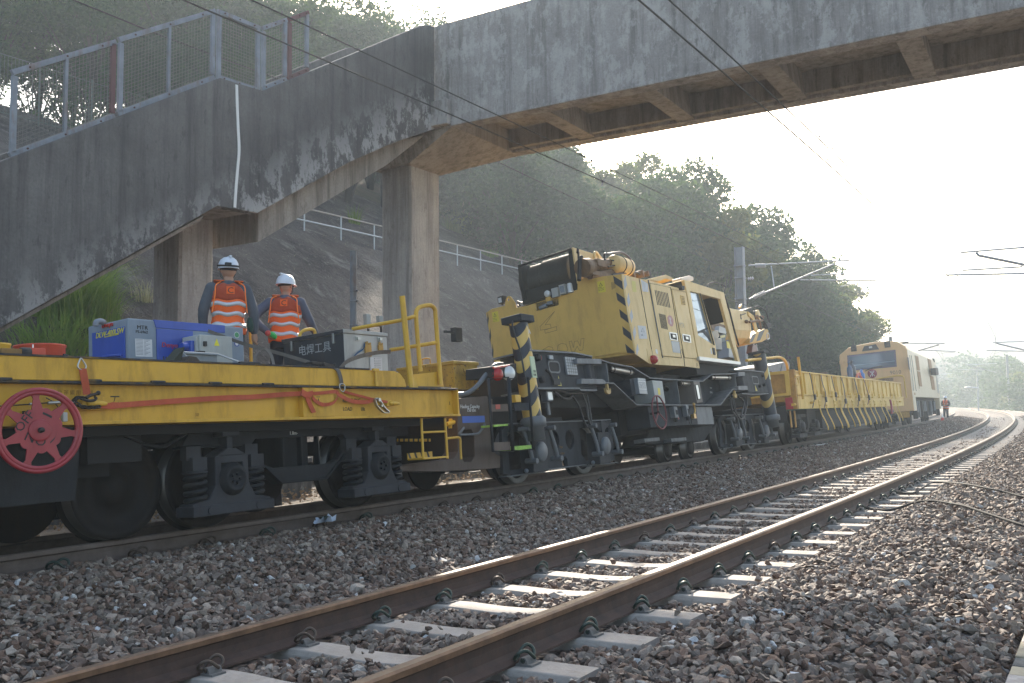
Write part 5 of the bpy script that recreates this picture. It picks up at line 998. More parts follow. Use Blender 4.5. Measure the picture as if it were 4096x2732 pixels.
MB().hexa([(-1.27, YR+.0305, 1.9), (1.395, YR+.0305, 1.70), (1.395, YR+.75, 1.60), (-1.27, YR+.75, 1.75), (-1.27, YR+.0305, 2.9), (1.395, YR+.0305, 3.01), (1.395, YR+.75, 3.02), (-1.27, YR+.75, 2.95)]).build('counterweight_block', m_och, sup, bevel=.01)
def on_rear(k, pts, d0, d1, nm, mat): return MB().prism([(p[0], p[2]) for p in A3(CR, k, pts, y=YR)], 'y', YR-d1, YR-d0).build(nm, mat, cw)
for s_ in [[(1805, 500), (1925, 573), (1955, 697), (1822, 600)], [(1843, 715), (1965, 800), (1995, 918), (1862, 820)], [(1884, 935), (2005, 1030), (2035, 1140), (1902, 1040)], [(1925, 1160), (2050, 1260), (2073, 1368), (1940, 1265)], [(1962, 1388), (2095, 1505), (2100, 1512), (1990, 1508), (1980, 1480)]]: on_rear('e', s_, .0005, .002, 'hazard_stripe', m_hazmat)
for s_ in [[(165, 985), (182, 1060), (168, 1165), (160, 1080)], [(200, 1180), (212, 1290), (198, 1390), (186, 1290)], [(230, 1385), (243, 1480), (238, 1568), (222, 1540)]]: on_rear('e', s_, .0005, .002, 'hazard_stripe', m_hazmat)
m_ys = plain('warning_yellow', (.62, .5, .04), .5)
for (u, v) in ((1595, 580), (220, 980)):
    w_, h_ = (95, 145) if u > 1000 else (78, 130); sg2 = on_rear('e', [(u, v), (u+w_, v-20), (u+w_+22, v+h_-15), (u+20, v+h_)], .0005, .003, 'warning_sign', m_ys)
    on_rear('e', [(u+.28*w_+3, v+60), (u+.75*w_+4, v+50), (u+.48*w_, v+8)], .003, .004, 'warning_triangle', m_blackpaint); on_rear('e', [(u+.37*w_+3, v+55), (u+.67*w_+4, v+48), (u+.49*w_, v+20)], .004, .0045, 'warning_triangle', m_ys)
    for i, t in enumerate(('Danger', 'Overhead', 'live wires')): p = CR.at('e', u+12+i*3, v+85+i*19-(0), y=YR-.0035); text(t, .027*(w_/95), p, (1, 0, 0), (0, 0, 1), m_blackpaint, cw, ext=.0003)
for i in range(4): on_rear('e', [(1783+i*14, 585), (1788+i*14, 583), (1796+i*13, 680-i*8), (1790+i*13, 681-i*8)], .0005, .0015, 'scratch', m_brown)
p = CR.at('e', 905, 1480, y=YR-.0005)
def outline_mark(pts, w_=.006):
    P = [Vector(CR.at('e', u, v, y=YR-.0015)) for u, v in pts]
    for a, b_ in zip(P, P[1:]+P[:1]): d = (b_-a).normalized(); MB().ribbon([a-d*.002, b_+d*.002], d.cross(Vector((0, 1, 0)))*w_*.5, .0015).build('traced_mark', m_mark, cw)
m_mark = plain('dirty_outline', (.16, .10, .04), .8)
outline_mark([(1040, 965), (850, 1165), (855, 1212), (995, 1185), (985, 1130), (915, 1143)]); outline_mark([(910, 1210), (1065, 1163), (1070, 1212), (920, 1252)])
outline_mark([(1230, 1360), (1262, 1490), (1300, 1490), (1335, 1420), (1365, 1478), (1410, 1468), (1425, 1318), (1385, 1325), (1375, 1420), (1340, 1350), (1300, 1358), (1285, 1440), (1262, 1352)]); outline_mark([(1075, 1475), (1085, 1410), (1130, 1383), (1190, 1395), (1215, 1460), (1200, 1490)]); outline_mark([(885, 1468), (960, 1425), (1010, 1435), (1022, 1475)])
# recess with camera, lamps on the rear
front(CR, 'e', [(785, 862), (1092, 770), (1100, 885), (800, 965)], YR+.0305, YR+.4, 'rear_recess', m_black, sup)
p = pt('e', 990, 855, y=YR+.015); MB().box(p[0]-.06, p[0]+.04, YR-.02, YR+.03, p[2]-.03, p[2]+.03).build('camera_unit', m_plategrey, sup, bevel=.004); p = pt('e', 880, 905, y=YR+.01); MB().lathe((p[0]-.05, YR+.01, p[2]-.02), (1, 0, .22), [(.04, 0), (.04, .1), (.035, .14), (.001, .14)], 14).build('cylinder', m_plategrey, sup)
def lampbox(u0, v0, u1, v1, mat, nm, d=.12, k='e', y=YR-.03): a = pt(k, u0, v0, y=y); b_ = pt(k, u1, v1, y=y); return MB().box(a[0], b_[0], y, y+d, b_[2], a[2]).build(nm, mat, sup, bevel=.006)
lampbox(990, 670, 1095, 765, m_ebox, 'control_box'); o = lampbox(1088, 625, 1185, 730, m_ebox, 'floodlight', y=YR-.06); a = pt('e', 1105, 640, y=YR-.062); b_ = pt('e', 1168, 710, y=YR-.062); MB().box(a[0], b_[0], YR-.064, YR-.0605, b_[2], a[2]).build('lamp_glass', m_glass, o)
p = pt('e', 1255, 700, y=YR+.02); MB().lathe((p[0], YR+.0, p[2]-.03), (0, 0, 1), [(.05, 0), (.055, .03), (.048, .04), (.045, .15), (.03, .165), (.001, .168)], 18).build('beacon', m_lens, sup)
p = pt('e', 940, 735, y=YR); MB().lathe((p[0], YR+.08, p[2]), (0, -1, 0), [(.02, 0), (.055, .03), (.058, .08), (.05, .09), (.001, .092)], 20).build('work_lamp', m_lens, sup); MB().box(p[0]-.04, p[0]+.05, YR+.0, YR+.03, p[2]-.13, p[2]-.06).build('lamp_bracket', m_och, sup)
lo = lampbox(290, 775, 380, 850, m_dark, 'work_lamp', y=YR); a = pt('e', 302, 795, y=YR-.003); b_ = pt('e', 350, 845, y=YR-.003); MB().box(a[0], b_[0], YR-.006, YR-.0005, b_[2], a[2]).build('lamp_glass', m_lens, lo)
MB().tube([pt('e', 355, 850, y=YR+.05), pt('e', 362, 885, y=YR+.05)], .02, 8).build('lamp_stalk', m_dark, sup)
MB().tube(smooth_path([pt('e', u, v, y=YR+.1) for u, v in ((530, 900), (560, 890), (600, 895), (560, 860), (555, 835), (590, 845), (640, 850))], 3), .012, 6).build('hose', m_hose, sup)
# winch housing
wz = bpy.data.objects.new('winch', None); COL.objects.link(wz); wz.parent = rc; YW = YR+.12
front(CR, 'e', [(555, 365), (590, 345), (660, 830), (640, 890), (625, 880)], YW, YW+.9, 'side_plate', m_winch, wz)
front(CR, 'e', [(1215, 150), (1270, 128), (1345, 560), (1335, 690), (1260, 700)], YW, YW+.05, 'side_plate', m_winch, wz)
front(CR, 'e', [(555, 362), (1270, 128), (1275, 150), (560, 385)], YW, YW+.05, 'top_rail', m_winch, wz); front(CR, 'e', [(635, 830), (900, 750), (900, 790), (640, 888)], YW, YW+.05, 'bottom_rail', m_winch, wz)
front(CR, 'e', [(640, 700), (1330, 520), (1335, 690), (640, 885)], YW+.06, YW+.1, 'lower_panel', m_winch, wz)
a = pt('e', 720, 600, y=YW+.35); b_ = pt('e', 1215, 440, y=YW+.35); rD = .33
dm = MB(); x0_, x1_ = a[0]-.12, b_[0]+.10; zc = (a[2]+b_[2])/2+.0; NR = 44
prof = [(.05, x0_)]
for i in range(NR): x = lerp(x0_, x1_, i/NR); w_ = (x1_-x0_)/NR; lay = .0 if i < NR*.42 else .02; prof += [(rD+lay-.009, x), (rD+lay+.004, x+w_*.3), (rD+lay+.004, x+w_*.7)]
prof += [(rD, x1_), (.05, x1_)]; dm.lathe((0, YW+.48, zc-.02), (1, 0, 0), prof, 40); dm.build('rope_drum', paint('steel_rope', (.05, .048, .04), .45, .4, 30, metal=.6), wz)
tri = [pt('e', u, v, y=YW) for u, v in ((1275, 135), (1335, 640))]
pl_ = [pt('e', 1275, 130, x=tri[0][0]+.02), pt('e', 1540, 210, x=tri[0][0]+.02), pt('e', 1620, 215, x=tri[0][0]+.02), pt('e', 1660, 270, x=tri[0][0]+.02), pt('e', 1610, 300, x=tri[0][0]+.02), pt('e', 1480, 480, x=tri[0][0]+.02), pt('e', 1345, 600, x=tri[0][0]+.02)]
ch2 = MB().prism([(p[1], p[2]) for p in pl_], 'x', tri[0][0]+.0, tri[0][0]+.03).build('cheek_plate', m_och2, wz, bevel=.004)
c = pt('e', 1580, 255, x=tri[0][0]+.03); MB().lathe((c[0], c[1], c[2]), (1, 0, 0), [(.06, 0), (.105, .0), (.105, .03), (.06, .03), (.06, 0)], 24).build('boss', m_och2, wz)
XM = .85; P_ = lambda u, v, x=XM: Vector(pt('e', u, v, x=x))
mb = MB(); mb.cyl(P_(1400, 395), P_(1480, 385), .15, 20).cyl(P_(1460, 375), P_(1700, 350), .10, 18).cyl(P_(1690, 340), P_(1760, 330), .07, 16).box(*sorted((P_(1500, 0).x-.12, P_(1500, 0).x+.12)), P_(1530, 380).y, P_(1640, 370).y, P_(1580, 400).z, P_(1580, 310).z); mb.build('hydraulic_motor', m_grease, wz, bevel=.006)
mb = MB(); mb.cyl(P_(1500, 500), P_(1800, 450), .06, 12).box(XM-.1, XM+.1, P_(1470, 500).y, P_(1780, 480).y, P_(1600, 530).z, P_(1600, 470).z); mb.build('motor_mount', m_grease, wz, bevel=.006)
mb = MB(); mb.cyl(P_(1360, 560), P_(1370, 270), .035, 12).cyl(P_(1340, 200), P_(1345, 150), .022, 8).cyl(P_(1355, 280), P_(1350, 190), .02, 8).ball(P_(1390, 255), .03); mb.build('valve', m_chain, wz)
tk = MB(); a = P_(1800, 340, .9); b_ = P_(2000, 350, .9); d = (b_-a).normalized(); tk.lathe(a, (0, 1, 0), [(.001, -.06), (.08, -.05), (.14, -.01), (.16, .04), (.16, (b_-a).length*.9), (.13, (b_-a).length*.9+.05), (.05, (b_-a).length*.9+.08)], 28); t_ = tk.build('oil_tank', m_och2, wz)
for f_ in (.35, .75): yy = a.y+(b_.y-a.y)*f_; MB().lathe((a.x, yy, a.z), (0, 1, 0), [(.161, -.012), (.168, -.012), (.168, .012), (.161, .012)], 28).build('band', m_dark, t_)
for pts, r in ((((1690, 260), (1700, 215), (1740, 215), (1830, 200), (1920, 200), (2000, 250), (2060, 330), (2080, 430), (2060, 480)), .022), (((1740, 380), (1800, 370), (1870, 350), (1895, 320), (1860, 305), (1790, 300)), .012), (((1790, 490), (1900, 470), (2050, 455), (2120, 460), (2150, 480)), .02), (((1700, 300), (1690, 240), (1710, 210)), .018)): MB().tube(smooth_path([P_(u, v, .95) for u, v in pts], 5), r, 8).build('hose', m_hose, wz)
# engine housing and cab (near side plane)
XS = 1.40
hs = side(CR, 'g', [(120, 313), (345, 372), (465, 392), (760, 470), (950, 520), (985, 600), (1140, 1545), (930, 1520), (545, 1495), (490, 1490), (300, 1360), (205, 860)], 1.385, XS, 'engine_housing', m_och2, sup, .008)
MB().box(-1.1, 1.384, 2.95, 5.05, 1.62, 2.98).build('engine_housing', m_och, sup)
def S(pts, d, nm, mat, par, d0=.0006, bevel=0): return side(CR, 'g', pts, XS+d0, XS+d, nm, mat, par, bevel)
for s_ in [[(170, 340), (190, 455), (160, 520), (148, 410)], [(210, 555), (232, 680), (210, 745), (188, 650)], [(250, 775), (270, 880), (240, 965), (225, 850)], [(292, 990), (308, 1080), (285, 1185), (262, 1090)], [(328, 1225), (343, 1300), (322, 1380), (303, 1320)]]: S(s_, .002, 'reflective_mark', m_refl, hs)
for x in (.345, ): pass
for pts in (((347, 372), (545, 1495)), ((465, 392), (655, 1410))): a = pt('g', *pts[0], x=XS+.003); b_ = pt('g', *pts[1], x=XS+.003); MB().tube([a, b_], .006 if pts[0][0] < 400 else .014, 6).build('panel_seam', m_dark if pts[0][0] < 400 else m_cgrey2, hs)
d1 = S([(495, 440), (755, 495), (895, 1405), (650, 1380)], .012, 'door', m_och2, hs, bevel=.004); d2 = S([(780, 515), (960, 555), (1110, 1418), (945, 1405)], .012, 'door', m_och2, hs, bevel=.004)
for par_, q4 in ((d1, [(490, 435), (760, 490), (902, 1410), (645, 1386)]), (d2, [(775, 510), (966, 552), (1118, 1424), (940, 1408)])):
    P = A3(CR, 'g', q4, x=XS+.004); MB().tube(P, .005, 6, closed=True).build('door_seal', m_dark, par_)
S([(525, 490), (745, 540), (870, 1350), (660, 1330)], .0135, 'door_panel', m_och2, d1, d0=.0121, bevel=.001)
def slots(u0, v0, u1, v1, lean_, n_, par, k='g', w_=10):
    for i in range(n_):
        u = lerp(u0, u1, i/(n_-1)); v = lerp(v0, v0+(u1-u0)*.24, i/(n_-1)); h_ = v1-v0
        P = [(u, v), (u+w_, v+3), (u+w_+h_*lean_, v+h_+3), (u+h_*lean_, v+h_)]; side(CR, k, P, XS+.0137, XS+.0148, 'louvre_slot', m_black, par, 0)
slots(552, 522, 712, 715, .175, 9, d1); slots(606, 828, 680, 1020, .175, 6, d1)
mb = MB(); a = S([(890, 590), (940, 600), (955, 720), (908, 712)], .02, 'vent_grille', m_och, d2, d0=.0125)
for i in range(6): v = 605+i*19; side(CR, 'g', [(900+i*3, v), (938+i*3, v+8), (940+i*3, v+14), (902+i*3, v+6)], XS+.0205, XS+.022, 'vent_slot', m_black, a, 0)
for (u, v), par in (((740, 1070), d1), ((912, 1095), d2)):
    w_, h_ = 112, 100; P = [(u, v), (u+w_-5, v+16), (u+w_+8, v+h_+20), (u+14, v+h_)]; a = side(CR, 'g', P, XS+.0125, XS+.022, 'latch_plate', m_chrome, par, .002); side(CR, 'g', [(u+16, v+16), (u+w_-18, v+30), (u+w_-8, v+h_+6), (u+28, v+h_-12)], XS+.0225, XS+.024, 'latch_recess', m_black, a); side(CR, 'g', [(u+45, v+35), (u+80, v+40), (u+86, v+75), (u+52, v+70)], XS+.0242, XS+.03, 'latch_handle', m_chrome, a, .001)
S([(765, 1185), (870, 1198), (890, 1348), (792, 1338)], .016, 'data_plate', m_plategrey, d1, d0=.0136)
lg = S([(718, 880), (740, 852), (770, 862), (795, 910), (798, 965), (785, 1000), (757, 995), (728, 950)], .0155, 'round_logo', plain('faded_pink', (.45, .22, .2), .6), d1, d0=.0136); lc = pt('g', 758, 925, x=XS+.0165)
for sgn in (1, -1):
    for off in (-.035, 0, .035): MB().ribbon(smooth_path([(lc[0], lc[1], lc[2]), (lc[0], lc[1]+off*.55, lc[2]+sgn*.028), (lc[0], lc[1]+off, lc[2]+sgn*.062)], 3), (0, .006, 0), .001).build('logo_stroke', m_whitepaint, lg)
p = pt('g', 875, 1005, x=XS+.013); text('MTR', .13, p, (0, 1, 0), (0, 0, 1), plain('faded_lettering', (.42, .36, .27), .7), d2, ext=.0005)
S([(372, 385), (462, 440), (470, 550), (395, 540)], .003, 'notice', m_paper, hs); S([(330, 985), (432, 995), (453, 1160), (350, 1160)], .003, 'notice', m_paper, hs); S([(250, 402), (300, 412), (315, 550), (265, 545)], .002, 'notice', plain('faded_yellow_sticker', (.6, .52, .16), .7), hs)
p = pt('g', 400, 1125, x=XS+.0035); text('4x82', .05, (p[0], p[1]-.09, p[2]), (0, 1, 0), (0, 0, 1), m_ink, hs, ext=.0003); q = A3(CR, 'g', [(375, 1065), (415, 1072), (393, 1020)], x=XS+.0036); MB().tube(q, .003, 4, closed=True).build('notice_triangle', m_ink, hs)
S([(448, 1290), (520, 1300), (545, 1495), (480, 1480)], .006, 'socket_cover', m_och2, hs, bevel=.002); p = pt('g', 520, 1435, x=XS+.01); MB().lathe((XS+.005, p[1], p[2]), (1, 0, 0), [(.075, 0), (.075, .04), (.06, .08), (.03, .10), (.001, .102)], 20).build('red_lamp', m_redlens, hs)
p = pt('g', 578, 1328, x=XS+.002); MB().cyl((XS+.0005, p[1], p[2]), (XS+.002, p[1], p[2]), .045, 20).build('sticker', m_whitepaint, hs)
p = pt('g', 1105, 1495, x=XS+.002); text('JD', .08, (p[0], p[1]-.05, p[2]-.03), (0, 1, 0), (0, 0, 1), m_mark, hs, ext=.0003, shear=.3)
MB().tube([pt('g', 905, 1295, x=XS+.03), pt('g', 935, 1420, x=XS+.03), pt('g', 945, 1520, x=XS+.03)], .006, 6).build('cord', m_dark, hs)
# stained roof gear
side(CR, 'g', [(440, 385), (700, 322), (800, 370), (780, 400), (700, 375), (600, 410)], 1.0, 1.32, 'roof_beam', m_och2, sup); MB().box(.2, .9, *sorted((pt('g', 700, 400, x=1)[1], pt('g', 900, 430, x=1)[1])), 2.9, 3.15).build('roof_box', m_grease, sup, bevel=.01)
for (u, v, r) in ((230, 320, .09), (350, 320, .07), (420, 315, .05)): p = pt('g', u, v, x=.9); MB().lathe(p, (1, .2, 0), [(.02, -.08), (r, -.08), (r, .08), (.02, .08)], 18).build('sheave', m_grease, sup)
MB().tube(smooth_path([pt('g', u, v, x=.9) for u, v in ((0, 310), (200, 290), (330, 290), (480, 360), (760, 440))], 4), .012, 6).build('rope', m_dark, sup)
# cab
cb_ = bpy.data.objects.new('cab', None); COL.objects.link(cb_); cb_.parent = rc
cabo = [(935, 388), (1455, 555), (1675, 1490), (1140, 1400), (1120, 1390), (965, 515)]
win1 = [(1012, 535), (1145, 568), (1330, 1245), (1120, 1115)]; door = [(1155, 572), (1410, 640), (1560, 1200), (1640, 1455), (1370, 1415), (1350, 1250)]
side(CR, 'g', cabo, 1.36, XS+.02, 'side_wall', m_och2, cb_, .005, [win1, door])
a = pt('g', 970, 560, x=XS); b_ = pt('g', 1670, 1480, x=XS); top0 = pt('g', 935, 388, x=XS); top1 = pt('g', 1455, 555, x=XS); XC0 = .45
MB().hexa([(XC0, top0[1], top0[2]-.05), (1.359, top0[1], top0[2]-.05), (1.359, top1[1], top1[2]-.05), (XC0, top1[1], top1[2]-.05), (XC0, top0[1], top0[2]), (1.359, top0[1], top0[2]), (1.359, top1[1], top1[2]), (XC0, top1[1], top1[2])]).build('roof', m_och2, cb_, bevel=.01)
MB().hexa([(XC0, a[1], b_[2]), (1.359, a[1], b_[2]), (1.359, b_[1], b_[2]), (XC0, b_[1], b_[2]), (XC0, a[1], b_[2]+.04), (1.359, a[1], b_[2]+.04), (1.359, b_[1], b_[2]+.04), (XC0, b_[1], b_[2]+.04)]).build('floor', m_darkint, cb_)
MB().box(XC0, 1.359, a[1]-.02, a[1], b_[2], top0[2]-.02).build('back_wall', m_darkint, cb_); MB().box(XC0, XC0+.02, a[1], b_[1]-.3, b_[2], b_[2]+.75).build('far_wall', m_darkint, cb_)
side(CR, 'g', win1, 1.375, 1.385, 'window', m_glass, cb_, 0); w1 = cb_.children[-1]
P = A3(CR, 'g', [(1145, 568), (1330, 1245)], x=XS+.022); MB().tube(P, .012, 6).build('window_seal', m_dark, cb_)
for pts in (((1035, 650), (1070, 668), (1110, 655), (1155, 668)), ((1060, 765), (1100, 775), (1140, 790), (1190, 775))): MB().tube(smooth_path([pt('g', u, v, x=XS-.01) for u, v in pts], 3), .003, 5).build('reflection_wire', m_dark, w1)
mb = MB(); mb.prism([tuple(pt('g', u, v, x=1.39)[1:]) for u, v in ((1115, 1065), (1200, 1030), (1255, 1010), (1240, 1035), (1210, 1050), (1255, 1110), (1290, 1195), (1270, 1180), (1185, 1080), (1120, 1090))], 'x', 1.386, 1.389); mb.build('inside_silhouette', m_darkint, w1)
# front frame of the cab and windscreen side
a0 = pt('g', 1455, 555, x=XS); a1 = pt('g', 1675, 1490, x=XS)
P0 = [pt('g', u, v, x=XS-.01) for u, v in ((1400, 635), (1490, 860), (1560, 1100), (1655, 1250))]
MB().tube([pt('g', 1462, 590, x=XS+.0), pt('g', 1530, 800, x=XS), pt('g', 1600, 1080, x=XS), pt('g', 1650, 1250, x=XS)], .02, 8).build('windscreen_pillar', m_dark, cb_)
MB().tube([pt('g', 1405, 640, x=XS+.0), pt('g', 1480, 850, x=XS), pt('g', 1550, 1120, x=XS), pt('g', 1640, 1290, x=XS)], .012, 8).build('door_frame', m_dark, cb_)
MB().hexa([(XC0, a0[1]-.03, a0[2]-.05), (1.35, a0[1]-.03, a0[2]-.05), (1.35, a0[1], a0[2]-.05), (XC0, a0[1], a0[2]-.05), (XC0, a0[1]-.2, 2.6), (1.35, a0[1]-.2, 2.6), (1.35, a0[1]-.17, 2.6), (XC0, a0[1]-.17, 2.6)]).build('windscreen_top', m_dark, cb_)
st2 = MB(); a = pt('g', 1410, 1000, x=.95); side(CR, 'g', [(1395, 990), (1515, 1040), (1480, 1100), (1385, 1075)], .9, 1.0, 'monitor', m_plategrey, cb_, .004); side(CR, 'g', [(1400, 1110), (1490, 1095), (1470, 1200), (1420, 1200)], .9, .98, 'control_panel', plain('panel_blue', (.02, .05, .07), .5), cb_, .004)
side(CR, 'g', [(1410, 1120), (1475, 1108), (1472, 1140), (1415, 1150)], .985, .99, 'display', plain('lcd_yellow', (.4, .35, .08), .4), cb_, 0)
side(CR, 'g', [(1305, 1060), (1380, 1045), (1400, 1130), (1330, 1220), (1300, 1100)], .85, 1.2, 'seat', m_plategrey, cb_, .02); side(CR, 'g', [(1330, 1140), (1430, 1150), (1440, 1310), (1340, 1300)], .85, 1.2, 'seat', m_plategrey, cb_, .02)
side(CR, 'g', [(1490, 1190), (1530, 1200), (1545, 1290), (1500, 1280)], 1.0, 1.01, 'yellow_note', m_ys, cb_, 0); side(CR, 'g', [(1520, 1170), (1570, 1190), (1640, 1300), (1600, 1420), (1520, 1400)], .7, .95, 'console', m_plategrey, cb_, .01)
p = pt('g', 1290, 1320, x=XS+.021); MB().box(XS+.0205, XS+.022, p[1]-.035, p[1]+.035, p[2]-.06, p[2]+.05).build('sticker', m_paper, cb_); side(CR, 'g', [(1312, 1275), (1338, 1282), (1350, 1370), (1325, 1365)], XS+.0205, XS+.035, 'door_handle', m_dark, cb_, .003)
side(CR, 'g', [(1135, 1390), (1675, 1462), (1675, 1500), (1140, 1440)], 1.0, XS+.06, 'step_plate', plain('chequer_plate', (.5, .5, .49), .4, .6), cb_, .004)
side(CR, 'g', [(895, 360), (1010, 330), (1060, 352), (1065, 395), (1030, 408), (900, 392)], 1.05, 1.25, 'roof_lamp', plain('cream_plastic', (.6, .52, .44), .5), cb_, .02)
MB().tube(smooth_path([pt('g', u, v, x=XS) for u, v in ((1240, 480), (1255, 445), (1320, 422), (1360, 425), (1465, 470), (1470, 500), (1458, 560))], 3), .013, 8).build('mirror_bracket', m_dark, cb_)
side(CR, 'g', [(900, 465), (945, 470), (945, 520), (908, 515)], XS, XS+.06, 'work_lamp', m_dark, cb_, .004)
MB().box(-.9, 1.3, *sorted((pt('g', 1150, 1480, x=XS)[1], pt('g', 1640, 1490, x=XS)[1])), 1.45, 1.68).build('cab_base', m_black, sup)
# jib
jb_ = bpy.data.objects.new('jib', None); COL.objects.link(jb_); jb_.parent = rc; XJB = .5
J = lambda u, v, x=XJB: pt('g', u, v, x=x)
secs = []
for (ut, vt, ub, vb) in ((1100, 560, 1250, 1150), (1530, 755, 1660, 1215), (1760, 800, 1870, 1210)):
    t_ = J(ut, vt); b_ = J(ub, vb); yv = (t_[1]+b_[1])/2; zt_, zb2 = t_[2], b_[2]; wv = .42; x1 = XJB; xc = XJB-wv; H_ = zt_-zb2
    secs.append([(xc-wv, yv, zt_), (x1, yv, zt_), (x1, yv, zt_-H_*.42), (x1-.02, yv, zt_-H_*.62), (x1-.10, yv, zt_-H_*.84), (xc+.15, yv, zb2), (xc-.15, yv, zb2), (xc-wv+.10, yv, zt_-H_*.84), (xc-wv+.02, yv, zt_-H_*.62), (xc-wv, yv, zt_-H_*.42)])
MB().loft(secs, 0, False).build('boom', m_och2, jb_, bevel=.02)
side(CR, 'g', [(1290, 915), (1500, 1000), (1560, 1120), (1300, 1040), (1285, 980)], XJB+.001, XJB+.004, 'rust_patch', m_grease, jb_, 0)
side(CR, 'g', [(1770, 800), (1850, 860), (1900, 1040), (1900, 1075), (1870, 1075), (1830, 900), (1780, 860)], XJB+.0, XJB+.03, 'collar', m_och, jb_, .006)
hd = side(CR, 'g', [(1800, 1180), (1840, 1100), (2010, 1020), (2040, 1050), (2045, 1150), (1960, 1200), (1800, 1225)], XJB-.75, XJB-.05, 'jib_head', m_och, jb_, .02)
for q4 in ([(1830, 1110), (1880, 1090), (1830, 1200), (1790, 1215)], [(1920, 1070), (1990, 1040), (1930, 1180), (1880, 1195)]): side(CR, 'g', q4, XJB-.049, XJB-.047, 'hazard_stripe', m_hazmat, hd, 0)
for (u, v, r, x) in ((1905, 860, .17, .25), (1870, 850, .14, .05)): p = J(u, v, x); MB().lathe(p, (1, 0, 0), [(.03, -.04), (r-.03, -.03), (r-.03, -.015), (r, -.02), (r-.02, 0), (r, .02), (r-.03, .015), (r-.03, .03), (.03, .04)], 30).build('sheave', m_och2 if x > .1 else m_dark, jb_)
for pts, r, mt in ((((1860, 745), (1910, 735), (2000, 800), (2040, 920), (2070, 985)), .016, m_dark), (((2020, 1085), (2045, 1095), (2050, 1150), (2020, 1165), (2015, 1100)), .012, m_chrome), (((1790, 940), (1900, 925), (1960, 920)), .03, m_grease), (((1880, 860), (1930, 960), (1940, 1040)), .03, m_grease), (((1930, 870), (1990, 950), (2000, 1030)), .03, m_dark), (((1675, 840), (1680, 900), (1685, 890)), .012, m_dark), (((1680, 850), (1740, 830)), .012, m_dark)): MB().tube(smooth_path([J(u, v, XJB+.05) for u, v in pts], 4), r, 8).build('head_fitting', mt, jb_)
for (u, v) in ((1750, 935), (1960, 880), (1890, 870)): MB().ball(J(u, v, XJB+.04), .05, n=10, m=6).build('fitting', m_grease, jb_)
side(CR, 'g', [(2010, 955), (2065, 950), (2085, 995), (2035, 1025)], XJB, XJB+.1, 'camera', m_dark, jb_, .006); side(CR, 'g', [(1700, 790), (1820, 745), (1830, 800), (1760, 810)], XJB-.6, XJB-.1, 'top_gear', m_winch, jb_, .01); side(CR, 'g', [(1665, 745), (1690, 700), (1697, 720), (1680, 760)], XJB-.1, XJB-.05, 'flag_plate', m_och, jb_)
for x in (.30, .1): MB().tube([J(1400, 620, x), J(1650, 695, x), J(1860, 755, x)], .010, 6).build('rope', m_dark, jb_)
hk = MB(); hp = J(1860, 1340, .35)
MB().tube([J(1850, 1225, .4), J(1815, 1330, .4)], .012, 6).tube([J(1880, 1230, .4), J(1900, 1330, .4)], .012, 6).tube(smooth_path([J(u, v, .4) for u, v in ((1815, 1330), (1840, 1340), (1860, 1310), (1890, 1345), (1910, 1330))], 3), .012, 6).build('rope', m_chrome, jb_)
side(CR, 'g', [(1835, 1240), (1885, 1240), (1900, 1330), (1885, 1350), (1830, 1345), (1820, 1330)], .3, .45, 'hook_block', plain('hook_red_brown', (.10, .03, .02), .5), jb_, .01)
# equipment on the side of the frame
o = side(CR, 'i', [(215, 365), (315, 348), (345, 545), (250, 570)], 1.10, 1.40, 'sign_box', m_cgrey, ch, .005); sp_ = side(CR, 'i', [(315, 348), (412, 358), (442, 555), (342, 548)], 1.38, 1.47, 'sign_box', m_plategrey, ch, .004)
a = CR.at('i', 335, 468, x=1.472); b_ = CR.at('i', 425, 475, x=1.472); MB().box(1.4705, 1.472, a[1]-.01, b_[1]+.01, a[2]-.03, a[2]+.10).build('sign_plate', m_whitepaint, sp_); MB().box(1.4721, 1.4726, a[1], b_[1], a[2]-.022, a[2]+.092).build('sign_plate', m_plategrey, sp_); text('R70m', .095, (1.473, a[1]+.01, a[2]-.002), (0, 1, 0), (0, 0, 1), m_whitepaint, sp_, sx=.82)
o = side(CR, 'i', [(498, 380), (625, 388), (665, 670), (545, 650)], 1.05, 1.42, 'cabinet', m_ebox, ch, .006); side(CR, 'i', [(565, 475), (595, 480), (605, 565), (575, 560)], 1.4205, 1.422, 'label', m_ys, o, 0)
o = side(CR, 'i', [(1015, 395), (1090, 395), (1135, 655), (1060, 665)], 1.05, 1.42, 'cabinet', paint('cabinet_taupe', (.14, .12, .105), .5), ch, .006); side(CR, 'i', [(1035, 430), (1080, 430), (1113, 615), (1070, 628)], 1.4205, 1.43, 'window_frame', m_dark, o, .01); side(CR, 'i', [(1045, 440), (1072, 440), (1103, 608), (1078, 616)], 1.4305, 1.432, 'window', m_lens, o, 0)
MB().tube(smooth_path([CR.at('i', u, v, x=1.2) for u, v in ((630, 455), (690, 500), (720, 570), (770, 620), (780, 660))], 4), .045, 10).build('corrugated_hose', m_dark, ch); MB().box(.9, 1.1, *sorted((CR.at('i', 450, 500, x=1.1)[1], CR.at('i', 1000, 500, x=1.1)[1])), .9, 1.25).build('equipment', m_darkint, ch)
for t_, u, v, s_ in (('Railway crane', 80, 440, .055), ('KRC 250', 130, 495, .06), ('+7.60m+', 1222, 485, .05), ('|-12.9m-|', 1225, 540, .05)): p = CR.at('i', u, v, x=1.052); text(t_.replace('KRC 250', 'RC 250'), s_, p, (0, 1, 0), (0, 0, 1), m_whitepaint, ch, sx=.7)
